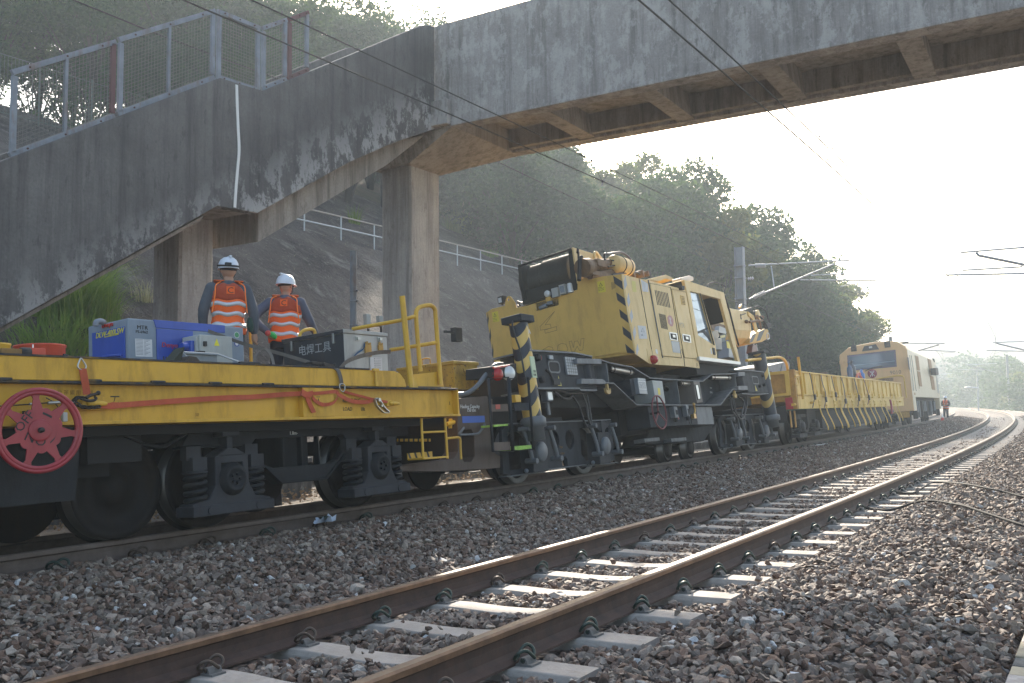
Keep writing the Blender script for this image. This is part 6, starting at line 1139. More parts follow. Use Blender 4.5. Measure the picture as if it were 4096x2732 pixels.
o = side(CR, 'i', [(440, 708), (915, 708), (925, 790), (960, 790), (965, 710), (1245, 710), (1280, 935), (1000, 935), (480, 970)], .95, 1.36, 'control_tank', m_cgrey, ch, .008); MB().box(-.8, .9, *sorted((CR.at('i', 300, 900, x=1.2)[1], CR.at('i', 1150, 900, x=1.2)[1])), .45, .86).build('belly_tank', m_black, ch)
side(CR, 'i', [(1050, 712), (1243, 712), (1278, 930), (1070, 932)], 1.3605, 1.362, 'pale_panel', m_cgrey2, o, 0)
side(CR, 'i', [(480, 975), (1280, 940), (1150, 1140), (400, 1190)], .5, .95, 'belly_shade_sheet', m_bog, ch, .006)  # slanted sheet standing in for the dark shadow and sloping supports under the tank
for us in ((400, 590), (735, 925)): a = CR.at('i', us[0], 1110, x=1.1); b_ = CR.at('i', us[1], 1100, x=1.1); MB().box(.9, 1.1, a[1], b_[1], a[2]-.06, a[2]).build('footstep', m_cgrey2, ch, bevel=.006)
for k, u, v, r in (('i', 740, 785, .09), ('i', 890, 770, .07)): y, z = CR.yz(k, u, v, 1.36); MB().box(1.3605, 1.45, y-r, y+r*.7, z-.1, z+.09).build('valve_box', m_cgrey2, o, bevel=.004); MB().box(1.451, 1.455, y-r*.3, y+r*.5, z-.05, z+.03).build('valve_dial', m_black, o); MB().cyl((1.42, y, z-.17), (1.42, y, z-.1), .035, 10).build('pipe', m_dark, o)
y, z = CR.yz('i', 1015, 740, 1.4); MB().tube([(1.40, y-.05, z-.12), (1.42, y+.01, z-.04), (1.43, y-.02, z+.06)], .016, 8).ball((1.43, y-.025, z+.08), .03).box(1.3605, 1.42, y-.08, y+.03, z-.17, z-.09).build('brass_lever', plain('brass', (.42, .26, .08), .35, .7), o)
mb = MB(); c = CR.yz('i', 970, 868, 1.45); mb.tube([(1.45, c[0]+.06*math.cos(a)*1.0, c[1]+.1*math.sin(a)) for a in np.linspace(0, 2*PI, 20, endpoint=False)], .007, 6, closed=True); mb.build('pull_ring', m_dark, o)
y, z = CR.yz('i', 795, 800, 1.40); MB().ribbon([(1.42, y-.05, z+.1), (1.42, y-.02, z), (1.42, y+.03, z-.1)], (.0, .02, 0), .02).build('red_lever', plain('lever_red', (.25, .03, .03), .5), o)
for nm_, k, u, v in (('tie_down_hook', 'h', 1675, 490), ('tie_down_hook', 'i', 1545, 555)):
    y, z = CR.yz(k, u, v, 1.40); kk = .8 if k == 'h' else .75; MB().prism([(y-.025, z+.1*kk), (y+.025, z+.1*kk), (y+.02, z-.02), (y+.07, z-.0), (y+.085, z+.02), (y+.075, z-.05), (y+.03, z-.075), (y-.03, z-.075), (y-.075, z-.05), (y-.085, z+.02), (y-.07, z-.0), (y-.02, z-.02)], 'x', 1.36, 1.40).build(nm_, paint('hook_cream', (.5, .34, .12), .5), ch, bevel=.006)
# red handwheel on the crane
wh = bpy.data.objects.new('brake_handwheel', None); COL.objects.link(wh); wh.parent = rc; c = CR.at('i', 588, 780, x=1.52); wh.location = c; rW = .27
MB().tube([(0, rW*math.cos(a), rW*math.sin(a)) for a in np.linspace(0, 2*PI, 40, endpoint=False)], .014, 8, closed=True).build('rim', paint('handwheel_dull_red', (.16, .03, .035), .45), wh)
for a in (90, 215, 325): MB().cyl((-.02, 0, 0), (0, rW*math.cos(math.radians(a)), rW*math.sin(math.radians(a))), .014, 8).build('spoke', MATS['handwheel_dull_red'], wh)
MB().cyl((-.16, 0, 0), (.01, 0, 0), .022, 10).build('spindle', m_dark, wh)
# ---- bogies of the crane
def crane_bogie(ya, yb_, k, name='bogie', r=.38):
    F = CB; off = Vector(CB.o)-Vector(CR.o); bg_ = bpy.data.objects.new(name, None); COL.objects.link(bg_); bg_.parent = rc; bg_.matrix_parent_inverse = Matrix.Identity(4); bg_.matrix_local = CR.mat().inverted() @ CB.mat()
    for y in (ya, yb_): wheelset(bg_, y, r, rim=m_tyre)
    ym = (ya+yb_)/2; hw_ = (yb_-ya)/2
    for sg in (1, -1):
        A_, B2 = sorted((sg*.98, sg*1.03)); out = [(ya-.62, .70), (ya-.5, .78), (yb_+.45, .78), (yb_+.62, .72), (yb_+.66, .16), (yb_+.3, .13), (ym+.35, .155), (ym-.35, .155), (ya-.3, .13), (ya-.66, .16)]
        win_a = [(ya-.5, .68), (ya+.42, .68), (ya+.42, .3), (ya+.3, .2), (ya-.5, .2)]; win_b = [(yb_-.42, .68), (yb_+.5, .68), (yb_+.5, .2), (yb_-.3, .2), (yb_-.42, .3)]
        ov1 = [(ym-.24+.13*math.cos(a), .53+.14*math.sin(a)) for a in np.linspace(0, 2*PI, 14, endpoint=False)]; ov2 = [(ym+.20+.13*math.cos(a), .53+.14*math.sin(a)) for a in np.linspace(0, 2*PI, 14, endpoint=False)]; ar_ = [(ym-.08, .165), (ym+.08, .165), (ym+.08, .26), (ym+.04, .3), (ym-.04, .3), (ym-.08, .26)]
        ov1 = [(max(p[0], ya+.47), p[1]) for p in ov1]; ov2 = [(min(p[0], yb_-.47), p[1]) for p in ov2]
        MB().prism(out, 'x', A_, B2, 0, [win_a, win_b, ov1, ov2, ar_]).build('side_frame', m_cgrey, bg_, bevel=.006)
        MB().box(A_-.06, B2+.06, ya-.55, yb_+.5, .775, .79).box(A_-.03, B2+.05, ya-.66, ya+.3, .12, .132).box(A_-.03, B2+.05, yb_-.3, yb_+.66, .12, .132).box(A_-.03, B2+.05, ym-.55, ym+.55, .145, .156).build('side_frame_flange', m_cgrey2, bg_)
        if sg < 0: continue
        for y in (ya, yb_):
            bx_ = MB(); bx_.box(1.0, 1.20, y-.19, y+.17, .14, .60); ab = bx_.build('axlebox', m_bog2, bg_, bevel=.012); MB().lathe((1.2, y+.0, .40), (1, 0, 0), [(.13, 0), (.13, .03), (.11, .05), (.001, .055)], 24).build('bearing_cap', m_cgrey2, ab)
            sp = MB()
            for i in range(8): L_ = .34-.035*i; z = .74-i*.017; sp.hexa([(1.06, y-L_, z-.014+.02), (1.18, y-L_, z-.014+.02), (1.18, y, z-.014), (1.06, y, z-.014), (1.06, y-L_, z+.02), (1.18, y-L_, z+.02), (1.18, y, z), (1.06, y, z)]); sp.hexa([(1.06, y, z-.014), (1.18, y, z-.014), (1.18, y+L_, z-.014+.02), (1.06, y+L_, z-.014+.02), (1.06, y, z), (1.18, y, z), (1.18, y+L_, z+.02), (1.06, y+L_, z+.02)])
            sp.box(1.04, 1.2, y-.05, y+.05, .58, .77); sp.build('leaf_spring', m_bog2, bg_)
            for s2 in (-1, 1):
                l_ = MB(); y0_ = y+s2*.33; l_.tube([(1.16, y0_, .72), (1.20, y0_+.07, .45), (1.2, y0_+.12, .28)], .028, 8).cyl((1.1, y0_, .70), (1.26, y0_, .70), .032, 12).cyl((1.1, y0_+.12, .29), (1.27, y0_+.12, .29), .036, 12); l_.build('shackle_link', m_cgrey2, bg_)
                MB().ball((1.1, y+s2*.22, .17), .03, n=8, m=6).build('bolt', m_plategrey, bg_)
    MB().box(-.9, .9, ym-.25, ym+.25, .35, .85).build('bolster', m_black, bg_)
    for p, s_, t_ in (((1.032, ym-.12, .42), .05, 'Bogie'), ((1.032, ym-.12, .33), .045, '+1.80m+')): text(t_, s_, p, (0, 1, 0), (0, 0, 1), m_mark if t_ == 'Bogie' else m_mark, bg_, sx=.8)
    return bg_
def ys(s): # distance along the crane frame for a track chainage
    p = tp(t1, s, 0, .172, CANT); return float((CB.R.T @ (np.array(p)-CB.o))[1])
crane_bogie(ys(7.0), ys(8.88), 'h'); crane_bogie(ys(15.02), ys(16.91), 'i')
# extra central wheels seen under the belly
for s in (12.1, 13.2): 
    bg3 = bpy.data.objects.new('guide_wheelset', None); COL.objects.link(bg3); bg3.parent = rc; bg3.matrix_local = CR.mat().inverted() @ CB.mat(); wheelset(bg3, ys(s), .22)
# hoses at the bogies
for k, pts in (('h', ((1210, 560), (1300, 700), (1350, 850), (1400, 960))), ('h', ((1340, 545), (1400, 700), (1420, 850), (1450, 940))), ('h', ((1400, 560), (1440, 760), (1460, 930))), ('h', ((820, 500), (1000, 500), (1200, 545), (1330, 545), (1370, 620))), ('h', ((990, 520), (1100, 600), (1180, 610), (1220, 570))), ('i', ((1490, 560), (1530, 750), (1600, 860), (1640, 850), (1680, 720), (1690, 580))), ('i', ((1510, 580), (1560, 800), (1620, 870), (1660, 800), (1650, 600))), ('i', ((1470, 600), (1500, 760), (1560, 850), (1590, 990))), ('i', ((1580, 590), (1640, 640), (1640, 720), (1610, 840)))): MB().tube(smooth_path([CR.at(k, u, v, x=1.30) for u, v in pts], 5), .017, 8).build('hose', m_hose, rc)
p = CR.at('h', 925, 580, x=1.32); o = MB().box(1.24, 1.34, p[1]-.08, p[1]+.08, p[2]-.07, p[2]+.07).box(1.26, 1.3, p[1]-.03, p[1]+.03, p[2]-.25, p[2]-.07).build('work_lamp', m_cgrey2, rc, bevel=.01); MB().box(1.3405, 1.345, p[1]-.06, p[1]+.06, p[2]-.05, p[2]+.05).build('lamp_glass', m_lens, o)
# brown end structure with writing, ladder, lamps
en = bpy.data.objects.new('end_platform', None); COL.objects.link(en); en.parent = rc; en.matrix_local = CR.mat().inverted() @ CB.mat(); FE = CB; XE_ = 1.10
bp = [tuple(FE.at('d', u, v, x=XE_)[1:]) for u, v in ((1735, 195), (1985, 175), (2000, 205), (2030, 200), (2030, 640), (2095, 680), (2095, 775), (2010, 785), (1560, 810), (1220, 800), (1270, 760), (1700, 700), (1740, 640))]
hole = [tuple(FE.at('d', u, v, x=XE_)[1:]) for u, v in ((1770, 500), (1790, 460), (1850, 455), (1875, 500), (1880, 680), (1850, 725), (1790, 725), (1768, 690))]
ep = MB().prism(bp, 'x', .9, XE_, 0, [hole]).build('brown_plate', m_brown, en, bevel=.006)
MB().box(-.9, .85, FE.at('d', 1740, 0, x=XE_)[1], FE.at('d', 2080, 0, x=XE_)[1], .3, .82).build('platform_body', m_black, en)
a = FE.at('d', 1775, 345, x=XE_+.003); b_ = FE.at('d', 1965, 395, x=XE_+.003); MB().box(XE_+.0005, XE_+.003, a[1], b_[1], b_[2], a[2]).build('blue_panel', plain('panel_mid_blue', (.02, .09, .42), .5), ep)
for t_, u, v in (('Hauling Capacity', 1760, 278), ('150 ton', 1815, 308)): p = FE.at('d', u, v, x=XE_+.001); text(t_, .062, p, (0, 1, 0), (0, 0, 1), m_whitepaint, ep, sx=.95)
MB().tube(smooth_path([FE.at('d', u, v, x=XE_+.06) for u, v in ((1790, 440), (1750, 490), (1760, 500), (1880, 495), (1920, 480), (1965, 410))], 3), .014, 8).build('grab_rail', m_cgrey2, ep)
def lad(pts, nm='ladder_frame'): return MB().tube([FE.at('h', u, v, x=1.34) for u, v in pts], .018, 8, closed=True).build(nm, m_cgrey, en)
L1_ = lad(((165, 360), (412, 342), (470, 1270), (225, 1270))); L2_ = lad(((430, 360), (665, 345), (735, 1250), (480, 1260)))
for (u0, v0, u1, v1) in ((195, 685, 415, 775), (215, 1160, 440, 1265)): side(FE, 'h', [(u0, v0), (u1, v0-10), (u1+5, v1-8), (u0+8, v1)], 1.32, 1.335, 'rung_plate', m_brown, L1_, .003)
side(FE, 'h', [(490, 665), (690, 660), (698, 755), (500, 762)], 1.32, 1.335, 'rung_plate', m_cgrey, L2_, .003); side(FE, 'h', [(258, 685), (315, 683), (318, 740), (262, 743)], 1.336, 1.339, 'red_mark', plain('mark_red', (.35, .05, .03), .6), L1_, 0)
side(FE, 'h', [(240, 938), (415, 925), (415, 950), (242, 965)], 1.15, 1.34, 'green_step', m_green, L1_, .002); side(FE, 'h', [(480, 1215), (710, 1190), (710, 1235), (500, 1262)], 1.1, 1.35, 'green_step', m_green, L2_, .002)
side(FE, 'h', [(500, 560), (575, 560), (580, 650), (515, 655)], 1.2, 1.3, 'yellow_block', m_yel2, en, .004)
lb = side(FE, 'h', [(235, 205), (520, 165), (525, 340), (235, 340)], .8, 1.22, 'lamp_box', m_black, en, .008)
for u, v, r, mt, nm in ((430, 290, .085, m_lens, 'headlight'), (295, 305, .07, m_redlens, 'tail_light')): p = FE.at('h', u, v, x=1.24); MB().lathe((1.2205, p[1], p[2]), (1, -.5, 0), [(r*1.1, 0), (r*1.1, .02), (r, .025), (r*.6, .045), (.001, .05)], 24).build(nm, mt, lb)
side(FE, 'h', [(235, 212), (440, 182), (440, 200), (240, 238)], 1.221, 1.24, 'red_strip', plain('strip_red', (.4, .02, .02), .4), lb, .003)
MB().tube(smooth_path([FE.at(k, u, v, x=x) for k, u, v, x in (('b', 1735, 1315, 1.0), ('b', 1820, 1300, 1.05), ('b', 1900, 1240, 1.1), ('b', 1980, 1140, 1.1), ('b', 2050, 1068, 1.1), ('b', 2110, 1062, 1.0))], 5), .03, 10).build('flexible_pipe', m_hosegrey, en)
MB().box(-.7, .8, *sorted((FE.at('h', -60, 500, x=.8)[1], FE.at('h', 500, 500, x=.8)[1])), .8, 1.15).build('engine_block', m_black, en)
# rusty storage box
rb = thing('storage_box', 'rusty yellow lidded box behind the wagon end hoop', 'box', W); a = W.at('b', 1700, 1030, x=.6); c_ = W.at('b', 1900, 1040, x=.6); l_ = W.at('b', 1235, 1095, y=a[1])
MB().box(l_[0], .6, a[1], c_[1], a[2]-.36, a[2]-.03).build('body', m_rustbox, rb, bevel=.008); MB().box(l_[0]-.015, .615, a[1]-.015, c_[1]+.015, a[2]-.045, a[2]).build('lid', m_rustbox, rb, bevel=.006)
MB().tube(smooth_path([W.at('b', u, v, y=a[1]+.15) for u, v in ((1445, 1062), (1440, 1020), (1500, 1012), (1508, 1055))], 3), .009, 8).build('handle', m_rustbox, rb); MB().tube(smooth_path([W.at('b', u, v, x=.63) for u, v in ((1785, 1095), (1795, 1125), (1830, 1128), (1840, 1100))], 3), .008, 8).build('handle', m_rustbox, rb)
# ------------------------------------------------------------------ drop-side wagon
DW = tframe(20, 20, 34, .07); dw = thing('dropside_wagon', 'yellow drop-side wagon with curved stake arms along its side', 'wagon', DW)
m_dy = paint('dropside_yellow', (.66, .43, .07), .42, .2, 1.5, (.2, .11, .03), .5, ((.13, .06, .03), .72)); m_dyd = paint('rust_stained_yellow', (.42, .22, .03), .6, .4, 8, (.14, .06, .03), .8)
dya = DW.at('j', 910, 1055, x=1.4)[1]; dyb = 17.1; zb1 = .855; zm = 1.19; ztp = 1.76
MB().box(1.33, 1.36, dya-.05, dyb, zb1, zm).build('solebar', m_dy, dw, bevel=.004); MB().box(1.28, 1.4, dya-.05, dyb, zm, zm+.03).build('ledge', m_dy, dw); MB().box(-1.36, 1.33, dya-.05, dyb, 1.05, 1.19).build('floor', m_dyd, dw)
MB().box(1.30, 1.325, dya+.1, dyb-.1, zm+.031, ztp).build('side_board', m_dy, dw); MB().box(1.28, 1.37, dya+.1, dyb-.1, ztp+.0005, ztp+.035).build('top_rail', m_dy, dw, bevel=.004); MB().box(-1.36, -1.33, dya, dyb, zm, ztp).build('side_board', m_dy, dw)
ye_ = DW.at('j', 890, 600, x=1.4)[1]
xs0 = DW.at('j', 530, 640, y=dya-.2)[0]; eb_ = MB(); eb_.box(-1.3, 1.28, dya-.06, dya-.03, zm+.0, ztp+.02).build('end_board', m_dyd, dw); MB().box(-1.3, 1.3, dya-.10, dya-.061, ztp-.04, ztp+.03).box(-1.3, 1.3, dya-.10, dya-.061, zm, zm+.06).box(1.2, 1.3, dya-.10, dya-.061, zm+.061, ztp-.041).build('end_frame', m_dy, dw)
MB().box(1.26, 1.42, dya-.06, dya+.10, zb1, ztp+.05).build('corner_post', m_dyd, dw, bevel=.006)
MB().tube(smooth_path([DW.at('j', u, v, x=1.15) for u, v in ((820, 920), (800, 700), (780, 520), (745, 440), (680, 405), (560, 415), (270, 445))], 4), .033, 10).build('handrail', m_yel2, dw)
MB().tube([DW.at('j', 980, 930, x=1.45), DW.at('j', 918, 400, x=1.45)], .034, 10).build('post', m_yel2, dw); MB().tube([DW.at('j', 880, 640, x=1.45), DW.at('j', 935, 640, x=1.45)], .018, 8).build('bracket', m_yel2, dw); MB().tube(smooth_path([DW.at('j', u, v, x=1.45) for u, v in ((880, 655), (910, 665), (920, 740), (890, 752))], 3), .014, 8).build('grab_handle', m_yel2, dw)
MB().box(-1.0, 1.15, dya-.08, dya-.05, .55, .95).build('buffer_beam', m_black, dw); rp_ = DW.at('j', 785, 1000, x=1.25); MB().box(1.15, 1.32, dya-.085, dya-.05, .86, 1.14).build('red_panel', plain('panel_red', (.4, .02, .03), .5), dw)
NB = 19; stk = []
for i in range(NB+1):
    y = lerp(dya+.35, dyb-.3, i/NB); MB().prism([(y-.012, zm+.031), (y+.012, zm+.031), (y+.012, ztp), (y-.012, ztp)], 'x', 1.326, 1.36).build('stiffener', m_dy, dw)
arm = MB(); pth = smooth_path([(1.41, 0, 1.08), (1.42, 0, .90), (1.44, .04, .72), (1.50, .12, .52), (1.53, .2, .36), (1.53, .22, .27)], 4); arm.ribbon(pth, (0, .026, 0), .022)
for z in (1.02, .93): arm.box(1.40, 1.46, -.03, .045, z-.012, z+.012)
arm0 = arm.build('stake_arm', m_dy, dw)
hg = MB(); hg.prism([(-.08, 1.15), (.09, 1.15), (.07, 1.27), (.03, 1.32), (-.04, 1.30)], 'x', 1.365, 1.43); hg.hexa([(1.37, -.01, 1.28), (1.39, -.01, 1.28), (1.39, .015, 1.28), (1.37, .015, 1.28), (1.37, -.09, 1.48), (1.39, -.09, 1.48), (1.39, -.068, 1.48), (1.37, -.068, 1.48)]).box(1.37, 1.39, -.09, -.068, 1.48, 1.75); hg0 = hg.build('hinge_strut', m_dy, dw, bevel=.004)
ya_ = [DW.at('j', u, 990, x=1.41)[1] for u in (1180, 1262, 1368, 1440, 1530, 1600, 1680, 1745, 1815)]+[DW.at('k', u, 935, x=1.41)[1] for u in (185, 260, 320, 390, 450, 530, 580, 660, 710, 810, 850)]
ya_ = sorted(ya_); 
for i, y in enumerate(ya_):
    for src in (arm0, hg0):
        if i == 0: src.location = (0, y, 0)
        else: c = src.copy(); COL.objects.link(c); c.location = (0, y+(.0 if src is arm0 else R_.uniform(-.05, .05)), 0)
for k, pts, mt in (('j', ((1060, 600), (1085, 700), (1110, 850), (1125, 900), (1100, 1040)), 'a'), ('j', ((1205, 625), (1225, 740), (1260, 840), (1265, 930), (1245, 1040)), 'b'), ('j', ((1335, 640), (1360, 760), (1390, 870), (1395, 950)), 'b'), ('j', ((1450, 650), (1490, 760), (1500, 860), (1515, 950), (1490, 1050)), 'b'), ('j', ((1620, 665), (1650, 800), (1680, 900), (1665, 1020)), 'a'), ('j', ((1740, 680), (1780, 800), (1805, 900), (1790, 1000)), 'c'), ('k', ((195, 630), (215, 700), (235, 800), (240, 900), (225, 970)), 'b'), ('k', ((350, 640), (385, 780), (400, 870), (390, 965)), 'a'), ('k', ((465, 655), (500, 780), (520, 860), (510, 930)), 'c')):
    sp_ = thing('lashing_strap', {'a': 'dark', 'b': 'grey', 'c': 'brown'}[mt]+' lashing strap hanging over the drop-side wagon board', 'strap', DW, group='lashing straps on the drop-side wagon '+mt)
    MB().ribbon(smooth_path([DW.at(k, u, v, x=1.445) for u, v in pts], 3), (0, .035, 0), .01).build('webbing', {'a': paint('strap_dark', (.06, .05, .045), .8), 'b': m_grey_web, 'c': paint('strap_brown', (.14, .06, .05), .8)}[mt], sp_)
    p = DW.at(k, *pts[-2], x=1.45); MB().box(1.43, 1.48, p[1]-.05, p[1]+.05, p[2]-.08, p[2]+.06).build('ratchet', m_chain, sp_, bevel=.01)
rgp = MB().ribbon(smooth_path([DW.at('k', u, v, x=1.5) for u, v in ((770, 880), (785, 960), (790, 1050))], 4), (0, .09, .0), .05); tag(rgp.build('red_bag', plain('red_cloth', (.28, .03, .05), .8)), 'dark red cloth bag hanging from the far end of the drop-side wagon', 'bag').matrix_world = DW.mat()
for i, (k, u, v) in enumerate((('j', 860, 1000), ('j', 1090, 975), ('k', 885, 905))):
    y, z = DW.yz(k, u, v, 1.4); MB().lathe((1.42, y, z), (0, 1, 0), [(.012, -.03), (.03, -.02), (.036, .05), (.02, .11), (.004, .12)], 10).box(1.361, 1.42, y-.05, y+.0, z-.03, z+.03).build('rope_hook', m_yel2, dw)
# end ladder and bogies
for us in ((815, 835), (870, 895)): a = DW.at('j', us[0], 1075, x=1.2); b_ = DW.at('j', us[1], 1285, x=1.2); MB().box(1.19, 1.21, a[1]-.05, a[1]+.05, b_[2], a[2]).build('ladder_side', m_dyd, dw)
def swagon_bogie(par, F, s, wb=.9, nm='bogie', tr=t1, r=.42):
    p = tp(tr, s, 0, .172, CANT); yc = float((F.R.T @ (np.array(p)-F.o))[1]); bg_ = bpy.data.objects.new(nm, None); COL.objects.link(bg_); bg_.parent = par; bg_.location = (0, yc, 0)
    for dy in (-wb, wb): wheelset(bg_, dy, r)
    MB().prism([(-wb-.35, .62), (-wb-.2, .74), (wb+.2, .74), (wb+.35, .62), (.5, .6), (.3, .25), (-.3, .25), (-.5, .6)], 'x', 1.0, 1.08, 0, [[(-.38, .66), (-.2, .32), (.2, .32), (.38, .66)]]).build('side_frame', m_bog, bg_, bevel=.005)
    for dy in (-wb, wb):
        mb = MB(); mb.box(1.02, 1.18, dy-.16, dy+.16, .3, .58).box(1.0, 1.2, dy-.4, dy+.4, .15, .24).lathe((1.18, dy, r), (1, 0, 0), [(.12, 0), (.12, .06), (.001, .07)], 16); mb.build('axlebox', m_bog2, bg_)
        for s2 in (-1, 1):
            c_ = MB()
            for t in range(4): c_.lathe((1.1, dy+s2*.3, .25+t*.06), (0, 0, 1), [(.07, 0), (.105, .02), (.105, .035), (.07, .055)], 14)
            c_.build('coil_spring', m_bog, bg_)
    return bg_
swagon_bogie(dw, DW, 20.98, .81); swagon_bogie(dw, DW, 35.0, .9)
MB().box(-1.0, 1.1, dya+2.2, dyb-3.2, .35, .85).box(1.0, 1.25, dya+3.2, dyb-4.5, .32, .8).build('underframe', m_black, dw)
# its load
ld = thing('steel_skip', 'grey steel skip at the crane end of the drop-side wagon', 'skip', DW); p_ = [DW.at('j', u, v, x=.2) for u, v in ((520, 640), (515, 520), (760, 460), (800, 458), (815, 500), (800, 600))]; MB().prism([(q_[1], q_[2]) for q_ in p_], 'x', -.9, .2).build('shell', paint('skip_grey', (.17, .18, .19), .55, .3, 4, (.06, .05, .04), .5), ld, bevel=.01); MB().prism([(q_[1], q_[2]) for q_ in [DW.at('j', u, v, x=.21) for u, v in ((690, 600), (715, 500), (725, 505), (705, 605))]], 'x', .201, .23).build('rib', MATS['skip_grey'], ld)
m_tim = paint('old_timber', (.10, .075, .055), .85, .4, 6)
tl = thing('timber_load', 'old dark sleepers and scrap heaped level with the wagon sides', 'timber', DW)
for i in range(26): y = R_.uniform(dya+1, dyb-1.5); x = R_.uniform(-.8, 1.0); L = R_.uniform(.5, 1.2); z = ztp-.06+R_.uniform(0, .10); MB().box(-.1, .1, -L, L, -.07, .07).xf(Matrix.Translation((x, y, z)) @ Matrix.Rotation(R_.uniform(-.35, .35), 4, 'Z') @ Matrix.Rotation(R_.uniform(-.05, .05), 4, 'X')).build('timber', m_tim, tl)
cy_ = thing('gas_cylinders', 'dark gas cylinders standing in the wagon before the locomotive window', 'gas cylinder', DW); 
for (u, v, r, mt) in ((290, 520, .10, plain('cyl_blue', (.04, .08, .16), .35)), (318, 505, .13, plain('cyl_dark', (.03, .035, .05), .35))):
    p = DW.at('k', u, v, x=.5); MB().lathe((.5, p[1], p[2]-.9), (0, 0, 1), [(r, 0), (r, .85), (r*.9, .93), (r*.6, 1.0), (.03, 1.03), (.03, 1.1), (.05, 1.1), (.05, 1.16), (.001, 1.16)], 18).build('cylinder', mt, cy_)
hr_ = thing('coiled_hose', 'tangle of orange hose and blue canister on top of the wagon load', 'hose', DW); p = DW.at('k', 400, 600, x=.7); mb = MB()
for i in range(5): mb.tube(smooth_path([(p[0]+R_.uniform(-.04, .04), p[1]+(.26+.05*i)*math.cos(a), p[2]-.12+(.15+.02*i)*math.sin(a)) for a in np.linspace(0, 2*PI, 9, endpoint=False)], 3, True), .02, 6, closed=True)
mb.build('hose', plain('hose_orange', (.55, .1, .04), .5), hr_); MB().lathe(DW.at('k', 432, 600, x=.6), (0, .3, 1), [(.001, -.3), (.12, -.28), (.12, .06), (.06, .12), (.04, .25), (.001, .26)], 16).build('canister', plain('canister_blue', (.02, .12, .35), .4), hr_)
# ------------------------------------------------------------------ locomotive
LF = tframe(40, 40, 53, .07); lo_ = thing('locomotive', 'apricot diesel locomotive number 9010 with one wide windscreen', 'locomotive', LF)
m_lf = paint('loco_apricot', (.68, .40, .17), .38, .12, .8, (.35, .2, .08), .25, coat=.2); m_ls = paint('loco_apricot_lit', (.66, .55, .38), .38, .1, .8, (.35, .24, .14), .3, coat=.2); m_lg = paint('loco_grille', (.36, .22, .11), .7, .3, 8)  # one body paint in two tones: sides coloured paler for grazing sunlight
LY = .345; LE = 15.0; fp = [(-1.5, .62), (1.4, .60), (1.4, 3.40), (1.05, 3.74), (.1, 3.84), (-1.07, 3.72), (-1.5, 3.35)]
ff = lambda pts, d: [(p[0], p[2]) for p in [LF.at('k', u, v, y=LY-d) for u, v in pts]]
nose = MB()
q = [(-1.5, .62), (1.4, .62), (1.4, 3.36), (1.34, 3.5), (1.05, 3.74), (.85, 3.79), (.1, 3.84), (-.85, 3.76), (-1.07, 3.70), (-1.46, 3.42), (-1.5, 3.3)]
nose.loft([[(x*.985, LY, lerp(2.2, z, .985)) for x, z in q], [(x, LY+.06, z) for x, z in q], [(x, LY+1.2, z) for x, z in q]], 0, False); nose.build('nose', m_lf, lo_, bevel=.01)
q2 = [(-1.5, 1.24), (1.4, 1.24), (1.4, 3.36), (1.34, 3.5), (1.05, 3.74), (.85, 3.79), (.1, 3.84), (-.85, 3.76), (-1.07, 3.70), (-1.46, 3.42), (-1.5, 3.3)]
MB().prism(q2, 'y', LY+1.201, LE).build('body', m_ls, lo_, bevel=.01); MB().prism([(-1.5, .62), (1.4, .62), (1.4, 1.24), (-1.5, 1.24)], 'y', LE-.6, LE).build('end_skirt', m_ls, lo_)
MB().box(1.401, 1.404, LY+.02, LY+1.2, .62, 3.36).build('side_panel', m_ls, lo_)
ws = MB(); ws.prism(ff([(262, 360), (832, 292), (848, 492), (272, 545)], .01), 'y', LY-.012, LY-.0005); ws = ws.build('window_frame', plain('screen_purple_black', (.05, .04, .10), .4), lo_)
m_ws = plain('windscreen_glass', (.10, .17, .28), .06, .6); MB().prism(ff([(285, 380), (815, 312), (828, 478), (292, 528)], .014), 'y', LY-.016, LY-.0125).build('window', m_ws, ws)
MB().prism(ff([(290, 478), (826, 420), (827, 428), (290, 488)], .017), 'y', LY-.018, LY-.0165).build('sill_reflection', plain('sill_reflection_blue', (.2, .28, .36), .4), ws)  # pale strip laid on the glass to paint the sill's reflection
MB().tube([LF.at('k', u, v, y=LY-.05) for u, v in ((470, 545), (560, 505), (680, 480))], .018, 6).build('wiper', m_dark, lo_)
hl = MB(); hl.prism(ff([(437, 312), (462, 252), (600, 226), (640, 288)], .02), 'y', LY-.03, LY+.1); hl = hl.build('headlight_housing', m_darkint, lo_); MB().prism(ff([(518, 255), (555, 250), (557, 272), (520, 276)], .035), 'y', LY-.036, LY-.0305).build('headlight', m_lens, hl)
for u, v in ((338, 275), (735, 228)): p = LF.at('k', u, v, y=LY-.05); MB().box(p[0]-.12, p[0]+.12, LY-.05, LY+.1, p[2]-.14, p[2]+.14).lathe((p[0], LY-.05, p[2]), (0, -1, 0), [(.11, 0), (.12, .05), (.09, .06), (.001, .03)], 18).cyl((p[0], LY+.02, p[2]+.14), (p[0], LY+.02, p[2]+.26), .02, 6).build('marker_lamp', m_black, lo_, bevel=.01)
p = LF.at('k', 535, 215, y=LY+.3); MB().lathe((p[0], LY+.3, p[2]-.12), (0, 0, 1), [(.07, 0), (.07, .05), (.06, .14), (.001, .15)], 14).build('orange_beacon', plain('beacon_orange', (.8, .22, .02), .3), lo_)
lgp = LF.at('k', 558, 574, y=LY-.01); lm = MB(); lm.lathe((lgp[0], LY-.0005, lgp[2]), (0, -1, 0), [(.001, .012), (.2, .012), (.2, 0)], 32); lm = lm.build('round_logo', plain('logo_maroon', (.28, .02, .06), .5), lo_)
